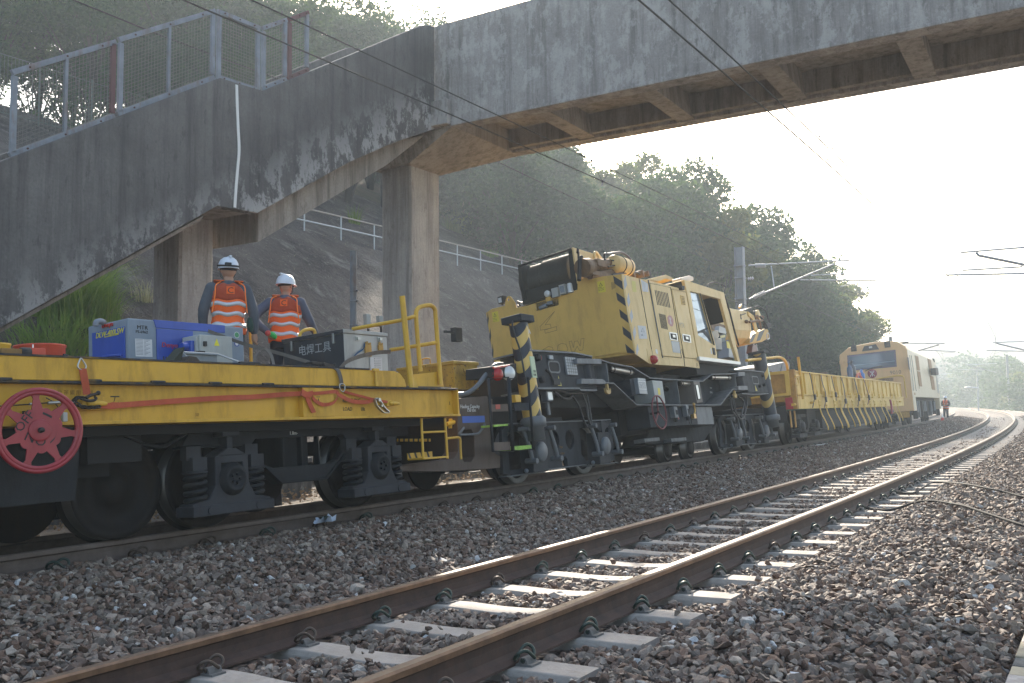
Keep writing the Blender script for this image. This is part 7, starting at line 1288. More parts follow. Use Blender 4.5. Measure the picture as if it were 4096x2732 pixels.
for sgn in (1, -1):
    for off in (-.09, 0, .09): MB().ribbon(smooth_path([(lgp[0], LY-.014, lgp[2]), (lgp[0]+off*.6, LY-.014, lgp[2]+sgn*.05), (lgp[0]+off, LY-.014, lgp[2]+sgn*.13)], 3), (.013, 0, 0), .003).build('logo_stroke', m_whitepaint, lm)
text('9010', .24, LF.at('k', 768, 586, y=LY-.002), (1, 0, 0), (0, 0, 1), plain('number_brown', (.16, .10, .06), .6), lo_)
vb = MB()
for r_ in range(4):
    for c_ in range(11): p = LF.at('k', 640+c_*16, 640+r_*10-c_*1.2, y=LY-.003); vb.box(p[0]-.025, p[0]+.025, LY-.004, LY-.0005, p[2]-.012, p[2]+.012)
vb.build('vent_grille', m_black, lo_)
p = LF.at('k', 205, 435, y=LY-.05); MB().box(p[0]-.12, p[0]+.1, LY-.12, LY, p[2]-.1, p[2]+.05).build('bracket', m_lf, lo_, bevel=.01); MB().box(-.9, 1.2, LY-.03, LY-.0005, .35, .62).build('buffer_beam', m_dyd, lo_)
MB().tube(smooth_path([LF.at('k', u, v, y=LY-.35) for u, v in ((600, 640), (760, 612), (880, 597), (925, 610), (940, 680), (965, 860))], 3), .03, 8).build('handrail', m_yel2, lo_)
L = lambda pts, x0, x1, nm, mt, par=lo_, bv=0: side(LF, 'k', pts, x0, x1, nm, mt, par, bv)
gf = L([(1060, 355), (1105, 370), (1160, 758), (1118, 752)], 1.4045, 1.415, 'grille_frame', m_ls); L([(1068, 360), (1102, 372), (1124, 540), (1090, 535)], 1.4155, 1.425, 'grille', m_lg, gf); L([(1092, 545), (1126, 550), (1150, 728), (1115, 722)], 1.4155, 1.425, 'grille', m_lg, gf)
L([(1213, 395), (1252, 412), (1276, 568), (1240, 555)], 1.4045, 1.42, 'grille', m_lg); L([(1240, 595), (1282, 610), (1305, 770), (1268, 760)], 1.4045, 1.42, 'grille', m_lg)
dr1 = L([(975, 345), (1000, 350), (1062, 785), (1045, 785)], 1.4045, 1.41, 'door', m_ls); L([(972, 380), (988, 384), (1005, 540), (992, 520)], 1.4105, 1.414, 'window', m_darkint, dr1)
for u0, v0, u1, v1 in ((1000, 355, 1052, 775), (1020, 358, 1078, 780), (1300, 470, 1335, 800), (1315, 480, 1345, 810)): MB().tube([LF.at('k', u0, v0, x=1.45), LF.at('k', u1, v1, x=1.45)], .016, 6).build('grab_rail', m_chrome, lo_)
L([(1305, 508), (1335, 508), (1345, 590), (1315, 588)], 1.5, 1.75, 'mirror', m_dark); L([(1055, 798), (1068, 798), (1070, 830), (1058, 828)], 1.4045, 1.41, 'vent', m_lg)
L([(1280, 395), (1295, 405), (1300, 440), (1290, 435)], 1.2, 1.42, 'roof_corner', m_darkint)
# running gear seen under the side
mb = MB(); mb.box(-1.2, 1.1, LY+.9, LE-.7, .55, 1.24); mb.build('underframe', m_black, lo_)
for i, u in enumerate((1065, 1100, 1135, 1185, 1240, 1290, 1330)):
    y, z = LF.yz('k', u, 900, 1.25); MB().box(1.1, 1.3, y-.12, y+.12, .25+.05*(i % 3), 1.1).build('equipment', [m_bog, m_cgrey2, m_bog2][i % 3], lo_, bevel=.02)
for i, u in enumerate((1090, 1165, 1185, 1240, 1290)): y, z = LF.yz('k', u, 950, 1.36); MB().cyl((1.36, y, .55), (1.36, y, 1.05), .04 if i != 3 else .10, 10).build('damper', m_cgrey2 if i % 2 else m_plategrey, lo_)
for s in (42.0, 44.1, 50.6, 52.7):
    bgx = bpy.data.objects.new('wheelset', None); COL.objects.link(bgx); bgx.parent = lo_; p = tp(t1, s, 0, .172, CANT); wheelset(bgx, float((LF.R.T @ (np.array(p)-LF.o))[1]), .46)
pa = LF.at('k', 850, 175, x=.2); MB().box(-.1, .5, pa[1]-.1, pa[1]+1.0, 3.8, 3.95).cyl((.2, pa[1]+.4, 3.9), (.2, pa[1]+.4, 4.15), .05, 8).box(-.1, .7, pa[1]+.2, pa[1]+.6, 4.15, 4.25).build('roof_gear', m_dark, lo_)
# cone by the locomotive
def tpp(u, v, k='k', z=.1):
    d = ray(k, u, v); t = (z-CAM[2])/d[2]; return Vector(CAM+t*d)
s_c = 58; pc = tp(t1, s_c, 1.2, -.02); cn = thing('traffic_cone', 'red and white traffic cone on the ballast beside the far locomotive', 'cone', loc=pc); cn.scale = (.62, .62, .62)
MB().box(-.24, .24, -.24, .24, 0, .03).build('base', m_redl, cn); MB().lathe((0, 0, .03), (0, 0, 1), [(.17, 0), (.12, .42)], 20).build('lower_band', m_redl, cn); MB().lathe((0, 0, .45), (0, 0, 1), [(.12, 0), (.04, .46), (.001, .47)], 20).build('upper_band', m_caulk, cn)
# ------------------------------------------------------------------ loose things on the ballast
m_cable = plain('cable_black', (.012, .012, .013), .85)
def gpt(k, u, v, up=.03):
    z = .12
    for _ in range(6):
        d = ray(k, u, v); t = (z-CAM[2])/d[2]; P = CAM+t*d; S = np.linspace(-3, 80, 800); x, y, _, th = t2(S); j = int(np.argmin((x-P[0])**2+(y-P[1])**2)); dd = (P[0]-x[j])*math.cos(th[j])+(P[1]-y[j])*math.sin(th[j]); z = float(gz(dd, S[j]))+up
    return Vector(P)
for nm, pts, r in (('black cable clipped to the near rail, the lower of the two curving across the ballast', ((655, 480), (700, 500), (790, 515), (850, 515), (930, 495), (1000, 472), (1090, 462), (1180, 470), (1300, 492), (1400, 525), (1520, 565), (1665, 612), (1800, 660)), .014), ('black cable clipped to the near rail, the upper of the two curving across the ballast', ((835, 395), (880, 405), (950, 415), (1000, 410), (1050, 380), (1100, 352), (1180, 348), (1300, 358), (1450, 385), (1560, 410), (1665, 438), (1800, 475)), .013), ('thin far black cable crossing the ballast at the right edge', ((1545, 74), (1600, 73), (1665, 68), (1750, 62)), .015)):
    mb = MB(); mb.tube(smooth_path([gpt('z', u, v, .05) for u, v in pts], 5), r, 8); tag(mb.build('cable', m_cable), nm, 'cable')
pp = tp(t1, 3.32, .96, .06); pb = thing('paper_litter', 'crumpled pale blue paper lying against the dark rail', 'litter', loc=pp); mb = MB(); n_ = 26
vs = [(0, 0, .02)]+[((.06+.03*R_.random())*math.cos(2*PI*i/n_)*.9, (.10+.05*R_.random())*math.sin(2*PI*i/n_), .01+.08*R_.random()) for i in range(n_)]
MB().add(vs, [(0, i+1, (i+1) % n_+1) for i in range(n_)]).build('sheet', plain('paper_blue_white', (.5, .56, .66), .9), pb); MB().tube([(-.01, -.05, .05), (.0, .0, .06), (.0, .06, .045)], .022, 7).build('wrapped_end', m_clip, pb)
sh = thing('joint_marker', 'white painted blocks along the ballast beside the dark rail joint', 'marker'); 
for i, u in enumerate((990, 1098, 1187, 1268, 1350)):
    p = gpt('j', 0, 0) if 0 else None; a, b_, sc_ = (3000, 1600, .2552); d = MC @ np.array([(a+u*sc_-CX)/FPX, 1, -(b_+(745-i*14)*sc_-CY)/FPX]); t = (.16-CAM[2])/d[2]; P = Vector(CAM+t*d); MB().box(-.07, .07, -.12, .12, -.1, .06).xf(Matrix.Translation(P)).build('block', m_caulk if i else m_column, sh, bevel=.006)
tag(MB().prism([(-.6, 0), (.6, 0), (.5, .16), (-.5, .16)], 'z', 0, .02).xf(Matrix.Translation(tp(t1, 9, -2.2, -.05))).build('metal_sheet', m_galv), 'grey metal sheet on the ground behind the train', 'sheet')
# street lamp, fence
sl_ = thing('street_lamp', 'slender pale street lamp in front of the distant trees', 'street lamp'); d = ray('k', 1812, 960); t = 120/np.hypot(d[0], d[1])*1.0; P = Vector(CAM+d*t); tp_ = Vector(CAM+ray('k', 1808, 748)*t); tip = Vector(CAM+ray('k', 1700, 738)*t)
MB().tube(smooth_path([(P.x, P.y, P.z-3), (P.x, P.y, tp_.z-.4), tuple(tp_), tuple(tip)], 4), .09, 8).build('post', m_tube, sl_); MB().ball(tip, .3, 0, (1.6, 1, .4), 10, 6).build('lamp_head', m_tube, sl_)
hf = thing('hilltop_fence', 'green wire fence on the hill behind the stair panels', 'fence'); m_fg = plain('fence_green', (.10, .13, .11), .6, .2); prev = None
for i, s in enumerate(np.arange(-2, 30, 2.0)):
    z0_ = ground_at(-26.5, s); p = P2(-26.5, s, 0); MB().cyl((p.x, p.y, z0_-.3), (p.x, p.y, z0_+2.2), .03, 6).build('post', m_fg, hf)
    if prev is not None:
        mb = MB(); A = Vector((prev[0], prev[1], prev[2])); B2 = Vector((p.x, p.y, z0_))
        for h in (.15, 1.1, 2.1): mb.tube([A+Vector((0, 0, h)), B2+Vector((0, 0, h))], .016, 5)
        for j in range(1, 16): q = A.lerp(B2, j/16); mb.tube([q+Vector((0, 0, .1)), q+Vector((0, 0, 2.1))], .008, 4)
        mb.build('mesh', m_fg, hf, fix=False)
    prev = (p.x, p.y, z0_)
# ------------------------------------------------------------------ vegetation
def leaf_mat(name, a, b_, c_, tr=.45):
    m, n, b = nt(name); at = N(n, 'ShaderNodeAttribute', attribute_name='tint'); oi = N(n, 'ShaderNodeObjectInfo'); co = N(n, 'ShaderNodeTexCoord').outputs['Object']
    ad = N(n, 'ShaderNodeMath', operation='MULTIPLY_ADD'); n.links.new(oi.outputs['Random'], ad.inputs[0]); ad.inputs[1].default_value = .35; n.links.new(at.outputs['Fac'], ad.inputs[2])
    c = ramp(n, ad.outputs[0], [(0, a), (.6, b_), (1.2 if 0 else 1, c_)]); n.links.new(c, b.inputs['Base Color']); b.inputs['Roughness'].default_value = .7; b.inputs['Specular IOR Level'].default_value = .15
    t = n.nodes.new('ShaderNodeBsdfTranslucent'); n.links.new(mix(n, .35, c, (.16, .26, .05)), t.inputs[0]); ms = n.nodes.new('ShaderNodeMixShader'); ms.inputs[0].default_value = tr
    n.links.new(b.outputs[0], ms.inputs[1]); n.links.new(t.outputs[0], ms.inputs[2]); n.links.new(ms.outputs[0], n.nodes['Material Output'].inputs[0]); return m
m_leaf = leaf_mat('leaf_green', (.015, .036, .016), (.032, .075, .026), (.07, .125, .036), .22); m_leafy = leaf_mat('leaf_olive', (.05, .06, .02), (.1, .11, .035), (.17, .15, .05)); m_grassm = leaf_mat('grass_green', (.07, .13, .02), (.14, .24, .04), (.26, .32, .07), .5); m_dry = leaf_mat('dry_grass', (.25, .2, .12), (.36, .3, .19), (.45, .4, .28), .4)
m_bark = paint('bark', (.055, .045, .037), .9, .4, 5)
def np_mesh(name, vs, fs, tn, mat):
    me = bpy.data.meshes.new(name); k = fs.shape[1]; me.vertices.add(len(vs)); me.vertices.foreach_set('co', vs.astype(np.float32).ravel()); me.loops.add(fs.size); me.loops.foreach_set('vertex_index', fs.astype(np.int32).ravel()); me.polygons.add(len(fs)); me.polygons.foreach_set('loop_start', np.arange(0, fs.size, k, dtype=np.int32))
    me.polygons.foreach_set('use_smooth', np.zeros(len(fs), bool)); me.update(calc_edges=True); at = me.attributes.new('tint', 'FLOAT', 'POINT'); at.data.foreach_set('value', tn.astype(np.float32)); me.materials.append(mat); return me
def leaves(P, size, rs, flat=.0):
    """one small folded leaf-clump per point"""
    n = len(P); a = rs.normal(size=(n, 3)); a /= np.linalg.norm(a, axis=1)[:, None]; b_ = rs.normal(size=(n, 3)); b_ -= a*(a*b_).sum(1)[:, None]; b_ /= np.linalg.norm(b_, axis=1)[:, None]
    s = size*rs.uniform(.6, 1.3, n)[:, None]; v = np.stack([P-a*s, P+b_*s*.45, P+a*s, P-b_*s*.45], 1).reshape(-1, 3); f = np.arange(n*4).reshape(n, 4); return v, f
def make_tree(seed, H=9., W=3.4, nleaf=9000, trunk=.35, ls=.17, mat=None, branchy=True):
    rs = np.random.RandomState(seed); blobs = []; nb = 13
    for i in range(nb):
        h = rs.uniform(trunk+.05, .93); rad = W*(1-abs(h-.62)*1.1)*rs.uniform(.25, .85); a = rs.uniform(0, 2*PI); r = W*rs.uniform(.26, .46); blobs.append((np.array([rad*math.cos(a), rad*math.sin(a), h*H]), r))
    blobs.append((np.array([0, 0, H*.66]), W*.5)); P = []; T = []
    for c, r in blobs:
        k = int(nleaf*r*r/sum(b_[1]**2 for b_ in blobs)); d = rs.normal(size=(k, 3)); d /= np.linalg.norm(d, axis=1)[:, None]; lump = 1+.22*np.sin(d[:, 0]*7+c[0])+.22*np.sin(d[:, 1]*8+c[1]*3)*np.sin(d[:, 2]*7)
        rr = r*lump*rs.uniform(.35, 1.0, k)**.45; q = c+d*rr[:, None]*np.array([1, 1, .78]); P.append(q); T.append(np.clip(rs.normal(.35, .16, k)+.10*rs.normal(), 0, 1))
    P = np.concatenate(P); T = np.concatenate(T); v, f = leaves(P, ls, rs); me = np_mesh('crown', v, f, np.repeat(T, 4), mat or m_leaf)
    tb = MB(); tr = [(rs.normal()*.12*i, rs.normal()*.12*i, H*.85*i/5) for i in range(6)]; tb.tube([(tr[0][0], tr[0][1], -1.2)]+tr, .028*H*.75, 8, r2=.03)
    for c, r in blobs[:-1]:
        i = max(1, min(4, int(c[2]/H*4))); p0_ = Vector(tr[i-1]); tb.tube(smooth_path([p0_, p0_.lerp(Vector(c), .5)+Vector((0, 0, .3)), Vector(c)], 3), .05+.012*r, 5, r2=.015)
    o = tb.build('trunk', m_bark); tm = o.data; bpy.data.objects.remove(o); return me, tm
PRO = [make_tree(1, 10, 3.6, 9000, .3, .19), make_tree(2, 9, 4.1, 9000, .25, .18), make_tree(3, 11, 3.2, 8000, .35, .18, m_leafy), make_tree(4, 8.5, 3.8, 9000, .2, .17), make_tree(5, 10, 4.3, 10000, .28, .2)]
PLN = [make_tree(21, 13, 4.2, 11000, .26, .17), make_tree(22, 14, 4.8, 12000, .28, .17), make_tree(23, 12, 4.0, 9000, .24, .16)]
def tree(x, y, z, pro, sc_, rot, label, grp, wide=1):
    t = thing('tree', label, 'tree', loc=(x, y, z), group=grp); t.rotation_euler = (0, 0, rot); t.scale = (sc_*wide, sc_*wide, sc_)
    for nm, me in (('crown', pro[0]), ('trunk', pro[1])): o = bpy.data.objects.new(nm, me); COL.objects.link(o); o.parent = t
    return t
SKY = [(1020, 260), (1300, 330), (1385, 336), (1440, 338), (1480, 330), (1530, 342), (1600, 366), (1650, 388), (1700, 398), (1745, 420), (1790, 452), (1830, 492), (1860, 535), (1885, 555), (1925, 585), (1970, 610), (2000, 645), (2028, 690), (2010, 740), (1998, 790), (2012, 850), (2090, 870)]
SKX = [p[0]*1.7422 for p in SKY[:18]]; SKV = [p[1]*1.7422 for p in SKY[:18]]
def proj(P):
    w_ = (np.array(P)-CAM) @ MC; return CX+FPX*w_[0]/w_[1], CY-FPX*w_[2]/w_[1], w_[1]
cnt = 0; rt_ = np.random.RandomState(5)
for s in np.arange(43, 125, 4.2):
    for w_ in np.arange(9.5, 47, 4.4):
        ss = s+rt_.uniform(-1.7, 1.7); ww = w_+rt_.uniform(-1.7, 1.7)
        if ww < 12.5 and ss < 52: continue
        if ss < 46 and ww < 14: continue
        z = ground_at(-ww, ss); p = P2(-ww, ss, z); k = rt_.randint(0, 5); H = (10, 9, 11, 8.5, 10)[k]; sc_ = rt_.uniform(.72, 1.05); rad = 3.6*sc_
        u, v, dep = proj((p.x, p.y, z+H*sc_*.98)); 
        if dep < 5: continue
        ur = proj((p.x, p.y, z+H*.6*sc_))[0]+FPX*rad/dep
        lim = np.interp(u, SKX, SKV)+rt_.uniform(-6, 22)
        if ur > 3500: sc_ *= max(.35, 1-(ur-3500)/ (FPX*rad/dep*1.6))
        for _ in range(14):
            u, v, dep = proj((p.x, p.y, z+H*sc_*.98))
            if v < lim and u < 3560: sc_ *= .93
        ur = proj((p.x, p.y, z+H*.6*sc_))[0]+FPX*3.4*sc_/dep
        if sc_ < .33 or ur > 3560 or u < 1500: continue
        if proj((p.x, p.y, z))[0] < -100: continue
        tree(p.x, p.y, z, PRO[k], sc_, rt_.uniform(0, 6.28), 'leafy tree of the hazy wooded hillside beyond the crane and wagons', 'trees of the wooded hillside', 1.12); cnt += 1
# loose trees on the crest above the stair
for i, (px, dep, vt, k) in enumerate(((-60, 37, -260, 0), (120, 39, -330, 1), (330, 36, -240, 2), (520, 40, -300, 0), (700, 37, -280, 1), (900, 41, -230, 2), (1080, 38, -160, 0), (1230, 43, -100, 1), (1390, 46, -40, 2), (1540, 50, 10, 0), (1660, 54, 60, 1), (250, 45, -200, 2), (620, 47, -240, 0), (980, 48, -150, 1), (1300, 52, -30, 0), (1480, 56, 30, 1), (-250, 42, -300, 1), (820, 44, -260, 2), (440, 43, -330, 1))):
    d = MC @ np.array([(px-CX)/FPX, 1, 0]); d /= np.linalg.norm(d[:2]); P = CAM+d*dep/1.0
    S = np.linspace(-40, 100, 900); x, y, _, th = t2(S); j = int(np.argmin((x-P[0])**2+(y-P[1])**2)); dd = (P[0]-x[j])*math.cos(th[j])+(P[1]-y[j])*math.sin(th[j]); z = ground_at(dd, S[j])
    zc = CAM[2]+(1621-vt)/FPX*proj(P)[2]; H = (13, 14, 12)[k]; sc_ = max(.45, min(1.25, (zc-z)/H))
    tree(P[0], P[1], z-.2, PLN[k], sc_, R_.uniform(0, 6), 'tall thin-crowned tree on the hilltop behind the stair, sky showing through', 'trees on the hilltop behind the stair', 1.15)
# far trees on the right
for i, (px, dep, vt) in enumerate(((3770, 175, 1480), (3830, 165, 1455), (3885, 150, 1470), (3925, 170, 1440), (3980, 150, 1442), (4040, 160, 1448), (4095, 140, 1450), (4150, 120, 1480), (4080, 100, 1530), (4010, 130, 1520), (3940, 140, 1530), (3870, 140, 1550), (3800, 150, 1555), (4130, 90, 1545), (4200, 150, 1430), (3750, 190, 1520), (4180, 100, 1500))):
    d = MC @ np.array([(px-CX)/FPX, 1, 0]); d[2] = 0; d /= np.linalg.norm(d); P = CAM+d*dep
    for _ in range(40):
        S = np.linspace(40, 159, 240); x, y, _, th = t2(S); j = int(np.argmin((x-P[0])**2+(y-P[1])**2)); dd = (P[0]-x[j])*math.cos(th[j])+(P[1]-y[j])*math.sin(th[j])
        if dd > 7: break
        P = P+d*3
    z = -5.5; zc = CAM[2]+(1621-vt)/FPX*proj(P)[2]; k = i % 5; H = (10, 9, 11, 8.5, 10)[k]
    tree(P[0], P[1], z, PRO[k], (zc-z)/H, i*1.3, 'pale hazy tree beyond the right-hand edge of the railway', 'far trees on the right', 1.25)
# undergrowth over the wooded hillside
n = 60000; s = rt_.uniform(43, 125, n); w_ = rt_.uniform(9.8, 46, n)**1.0; edge = 43+3*np.sin(w_*.7)+2*np.sin(w_*1.9); ok = s > edge; s = s[ok]; w_ = w_[ok]; x, y, _, t = t2(s); z = hz_(-w_, s)+rt_.uniform(0, 1, len(s))**2*(.8+1.3*(.5+.5*vn(w_*1.3, s*1.3)))
P = np.stack([x-w_*np.cos(t), y-w_*np.sin(t), z], -1); v, f = leaves(P, .22, rt_); o = bpy.data.objects.new('undergrowth', np_mesh('undergrowth', v, f, np.repeat(rt_.uniform(.1, .7, len(P)), 4), m_leaf)); COL.objects.link(o); tag(o, kind='stuff')
n = 30000; s = rt_.uniform(-10, 44, n); w_ = rt_.uniform(25.5, 33, n); ok = (w_ > 28.5+1.5*np.sin(s*.6)+np.clip(s-20, 0, 30)*.35); s = s[ok]; w_ = w_[ok]; x, y, _, t = t2(s); z = hz_(-w_, s)+rt_.uniform(0, 1, len(s))**2*1.3; P = np.stack([x-w_*np.cos(t), y-w_*np.sin(t), z], -1); v, f = leaves(P, .12, rt_); o = bpy.data.objects.new('undergrowth', np_mesh('undergrowth', v, f, np.repeat(rt_.uniform(.1, .8, len(P)), 4), m_leaf)); COL.objects.link(o); tag(o, kind='stuff')
# grass tufts
def tuft(name, label, c, R0, H, n, mat, plumes=0, seed=1, spread=.6):
    rs = np.random.RandomState(seed); V = []; F_ = []; T = []
    for i in range(n):
        a = rs.uniform(0, 2*PI); r = R0*math.sqrt(rs.rand()); b0 = np.array([r*math.cos(a), r*math.sin(a), 0]); h = H*rs.uniform(.4, 1); out = np.array([math.cos(a+rs.normal()*.7), math.sin(a+rs.normal()*.7), 0])*h*rs.uniform(.15, spread); w_ = rs.uniform(.007, .014)*max(1, H*.8); sd = np.array([-out[1], out[0], 0]); sd = sd/(np.linalg.norm(sd)+1e-6)*w_; o0 = len(V)
        for j in range(5): t = j/4; p = b0+out*t*t+np.array([0, 0, h*(t-.35*t*t)]); V += [p-sd*(1-t*.9), p+sd*(1-t*.9)]
        F_ += [(o0+2*j, o0+2*j+1, o0+2*j+3, o0+2*j+2) for j in range(4)]; T += [rs.uniform(.1, .9)]*10
    g = thing(name, label, 'grass', loc=c); me = np_mesh('blades', np.array(V), np.array(F_), np.array(T), mat); o = bpy.data.objects.new('blades', me); COL.objects.link(o); o.parent = g
    for i in range(plumes):
        a = rs.uniform(0, 2*PI); tip = np.array([math.cos(a)*H*.5, math.sin(a)*H*.5, H*rs.uniform(.75, 1.1)]); q = tip*.9+rs.normal(size=(240, 3))*np.array([.02, .02, .03])*H+np.outer(rs.uniform(0, 1, 240), np.array([math.cos(a), math.sin(a), -.2])*H*.22); v, f = leaves(q, .006*H, rs); o = bpy.data.objects.new('seed_plume', np_mesh('seed_plume', v, f, np.repeat(rs.uniform(.3, .9, 240), 4), m_dry)); COL.objects.link(o); o.parent = g; MB().tube(smooth_path([(0, 0, 0), tuple(tip*.6+np.array([0, 0, H*.12])), tuple(tip)], 3), .006, 4).build('stalk', m_dry, g)
    return g
def wpt(k, u, v, w_):   # on the slope surface near lateral distance w_
    d = ray(k, u, v); best = None
    for t in np.linspace(5, 80, 900):
        P = CAM+d*t/np.linalg.norm(d); S = t2(P[1])[0]; lat = P[0]-S
        if lat < -9 and P[2] <= hz_(lat, P[1]): return (P[0], P[1], float(hz_(lat, P[1])))
    return None
for i, (u, v, H, pl_, lab) in enumerate(((300, 900, 1.3, 1, 'leftmost of the bright green clumps'), (380, 800, 1.4, 1, 'green clump under the stair edge'), (470, 880, 1.5, 1, 'green clump straight behind the red drum'), (480, 700, 1.4, 1, 'green clump high under the stair edge'), (570, 780, 1.5, 2, 'green clump between drum and generator'), (640, 640, 1.4, 2, 'green clump with plumes below the stair'), (720, 600, 1.2, 3, 'topmost clump with long drooping pale plumes'), (700, 800, 1.3, 1, 'green clump touching the generator roof line'), (600, 930, 1.3, 0, 'low green clump left of the generator'), (220, 930, 1.0, 0, 'low darker clump at the far left'), (760, 720, 1.0, 1, 'small green clump above the generator exhaust'))):
    c = wpt('a', u, v, 0)
    if c: tuft('grass_clump', lab+' on the slope behind the wagon', (c[0], c[1], c[2]-.75*(v > 780)), .55, H*1.25, 420, m_grassm, pl_, i+30, .8)
for i, (k, u, v, R0, H, n_, pl_, lab) in enumerate((('n', 880, 1530, .9, 1.7, 700, 3, 'isolated green grass tuft on the slope right of the tall column'), ('p', 460, 730, .3, 1.3, 120, 0, 'small yellow-green weed on the slope behind the handrail'), ('j', 1270, 1330, .9, .9, 500, 0, 'low green grass under the drop-side wagon'), ('b', 60, 900, .5, .8, 250, 0, 'grass between the two workers behind the wagon'), ('a', 1215, 560, .3, .9, 90, 1, 'thin dry weed beside the stained concrete column'), ('p', 1590, 1000, .5, .8, 160, 0, 'small weed tuft under the slope railing above the crane'))):
    c = tuple(tp(t1, 30, -4.0, -.1)) if k == 'j' else (-10.3, 5.0, .55) if k == 'b' else wpt(k, u, v, 0)
    if c is None: continue
    tuft('grass_clump', lab, c, R0, H, n_, m_grassm if i != 4 else m_dry, pl_, i+3, .75)
n = 5000; s = rt_.uniform(-12, 44, n); w_ = rt_.uniform(9.6, 30, n); x, y, _, t = t2(s); P = np.stack([x-w_*np.cos(t), y-w_*np.sin(t), hz_(-w_, s)+.02], -1); a_ = rt_.normal(size=(n, 3)); a_[:, 2] *= .3; a_ /= np.linalg.norm(a_, axis=1)[:, None]; L_ = rt_.uniform(.03, .16, n)[:, None]; b_ = np.cross(a_, [0.4, 0, .9]); b_ /= np.linalg.norm(b_, axis=1)[:, None]; v = np.stack([P-a_*L_, P+b_*.006, P+a_*L_, P-b_*.006], 1).reshape(-1, 3); o = bpy.data.objects.new('dry_twigs', np_mesh('dry_twigs', v, np.arange(n*4).reshape(n, 4), np.repeat(rt_.uniform(.3, 1, n), 4), m_dry)); COL.objects.link(o); tag(o, kind='stuff')
n = 2600; s = rt_.uniform(-6, 16, n); x, y, _, t = t1(s); off = rt_.uniform(-4.0, -2.6, n); P = np.stack([x+off, y, np.full(n, .0)+rt_.uniform(-.05, .05, n)], -1); scatter('dry_leaves', P, rt_.uniform(.02, .04, n), ROCKL, plain('leaf_litter', (.26, .18, .1), .9))
# ------------------------------------------------------------------ people
m_skin = plain('skin', (.36, .2, .13), .6); m_hair = plain('hair_black', (.012, .01, .01), .6); m_helm = paint('helmet_white', (.62, .66, .72), .3, .08, 6, (.3, .3, .3), .25)
m_vest = paint('vest_orange', (.85, .13, .015), .7, .15, 5, (.4, .08, .02), .3, bmp=.2); m_vest2 = paint('vest_mesh_brick', (.42, .06, .02), .8, .2, 6, bmp=.2); m_silver = plain('reflective_silver', (.55, .57, .6), .35, .2); m_piping = plain('vest_piping', (1, .22, .02), .6)
m_jack = paint('jacket_grey', (.075, .085, .105), .85, .25, 5, (.04, .04, .05), .3, bmp=.2); m_jack2 = paint('jacket_blue_grey', (.09, .10, .14), .85, .25, 5, (.04, .04, .06), .3, bmp=.2); m_trs = paint('trousers_dark', (.022, .024, .032), .9, .25, 5, bmp=.2); m_boot = plain('boot_black', (.015, .015, .015), .5); m_glo = plain('glove_dark', (.02, .025, .03), .8)
def limb(mb, pts, rad, n=12):
    P = smooth_path(pts, 4); m = len(P); rr = np.interp(np.linspace(0, len(rad)-1, m), range(len(rad)), rad); secs = []; up = None
    for i in range(m):
        d = (P[min(i+1, m-1)]-P[max(i-1, 0)]).normalized()
        if up is None: up = d.orthogonal().normalized()
        u = (up-d*up.dot(d)).normalized(); w_ = d.cross(u); up = u; secs.append([tuple(P[i]+(u*math.cos(2*PI*j/n)+w_*math.sin(2*PI*j/n))*rr[i]) for j in range(n)])
    mb.loft(secs, 0, True); mb.ball(P[0], rr[0], n=n, m=6); mb.ball(P[-1], rr[-1], n=n, m=6)
def torso(mb, secs, n=20): mb.loft([[(cx+rx*math.cos(2*PI*j/n), cy+ry*math.sin(2*PI*j/n), z) for j in range(n)] for cx, cy, z, rx, ry in secs], 0, True)
def fuse(mb, name, mat, par, vox=.011, sm=3):
    o = mb.build(name, mat, par); r = o.modifiers.new('r', 'REMESH'); r.mode = 'VOXEL'; r.voxel_size = vox; r.use_smooth_shade = True; s = o.modifiers.new('s', 'SMOOTH'); s.factor = .5; s.iterations = sm; return o
def hand(mb, w_, d, side_, grip=.5):
    """palm, four bent fingers and a thumb from wrist w_ along direction d"""
    w_ = Vector(w_); d = Vector(d).normalized(); u = d.cross(Vector((0, 1, 0)) if abs(d.y) < .8 else Vector((1, 0, 0))).normalized(); f = d.cross(u)
    limb(mb, [w_, w_+d*.045, w_+d*.085], [.028, .036, .036], 10)
    for i in range(4):
        b0 = w_+d*.085+f*(-.03+.02*i); L = (.066, .075, .070, .055)[i]; limb(mb, [b0, b0+d*L*.5+u*grip*.012, b0+d*L*.75+u*grip*.04, b0+d*L*.7+u*grip*.062], [.0105, .0098, .009, .008], 7)
    b0 = w_+d*.03+f*-.034*side_; limb(mb, [b0, b0+d*.03-f*.022*side_+u*.012, b0+d*.06-f*.018*side_+u*.03], [.013, .0115, .01], 7)
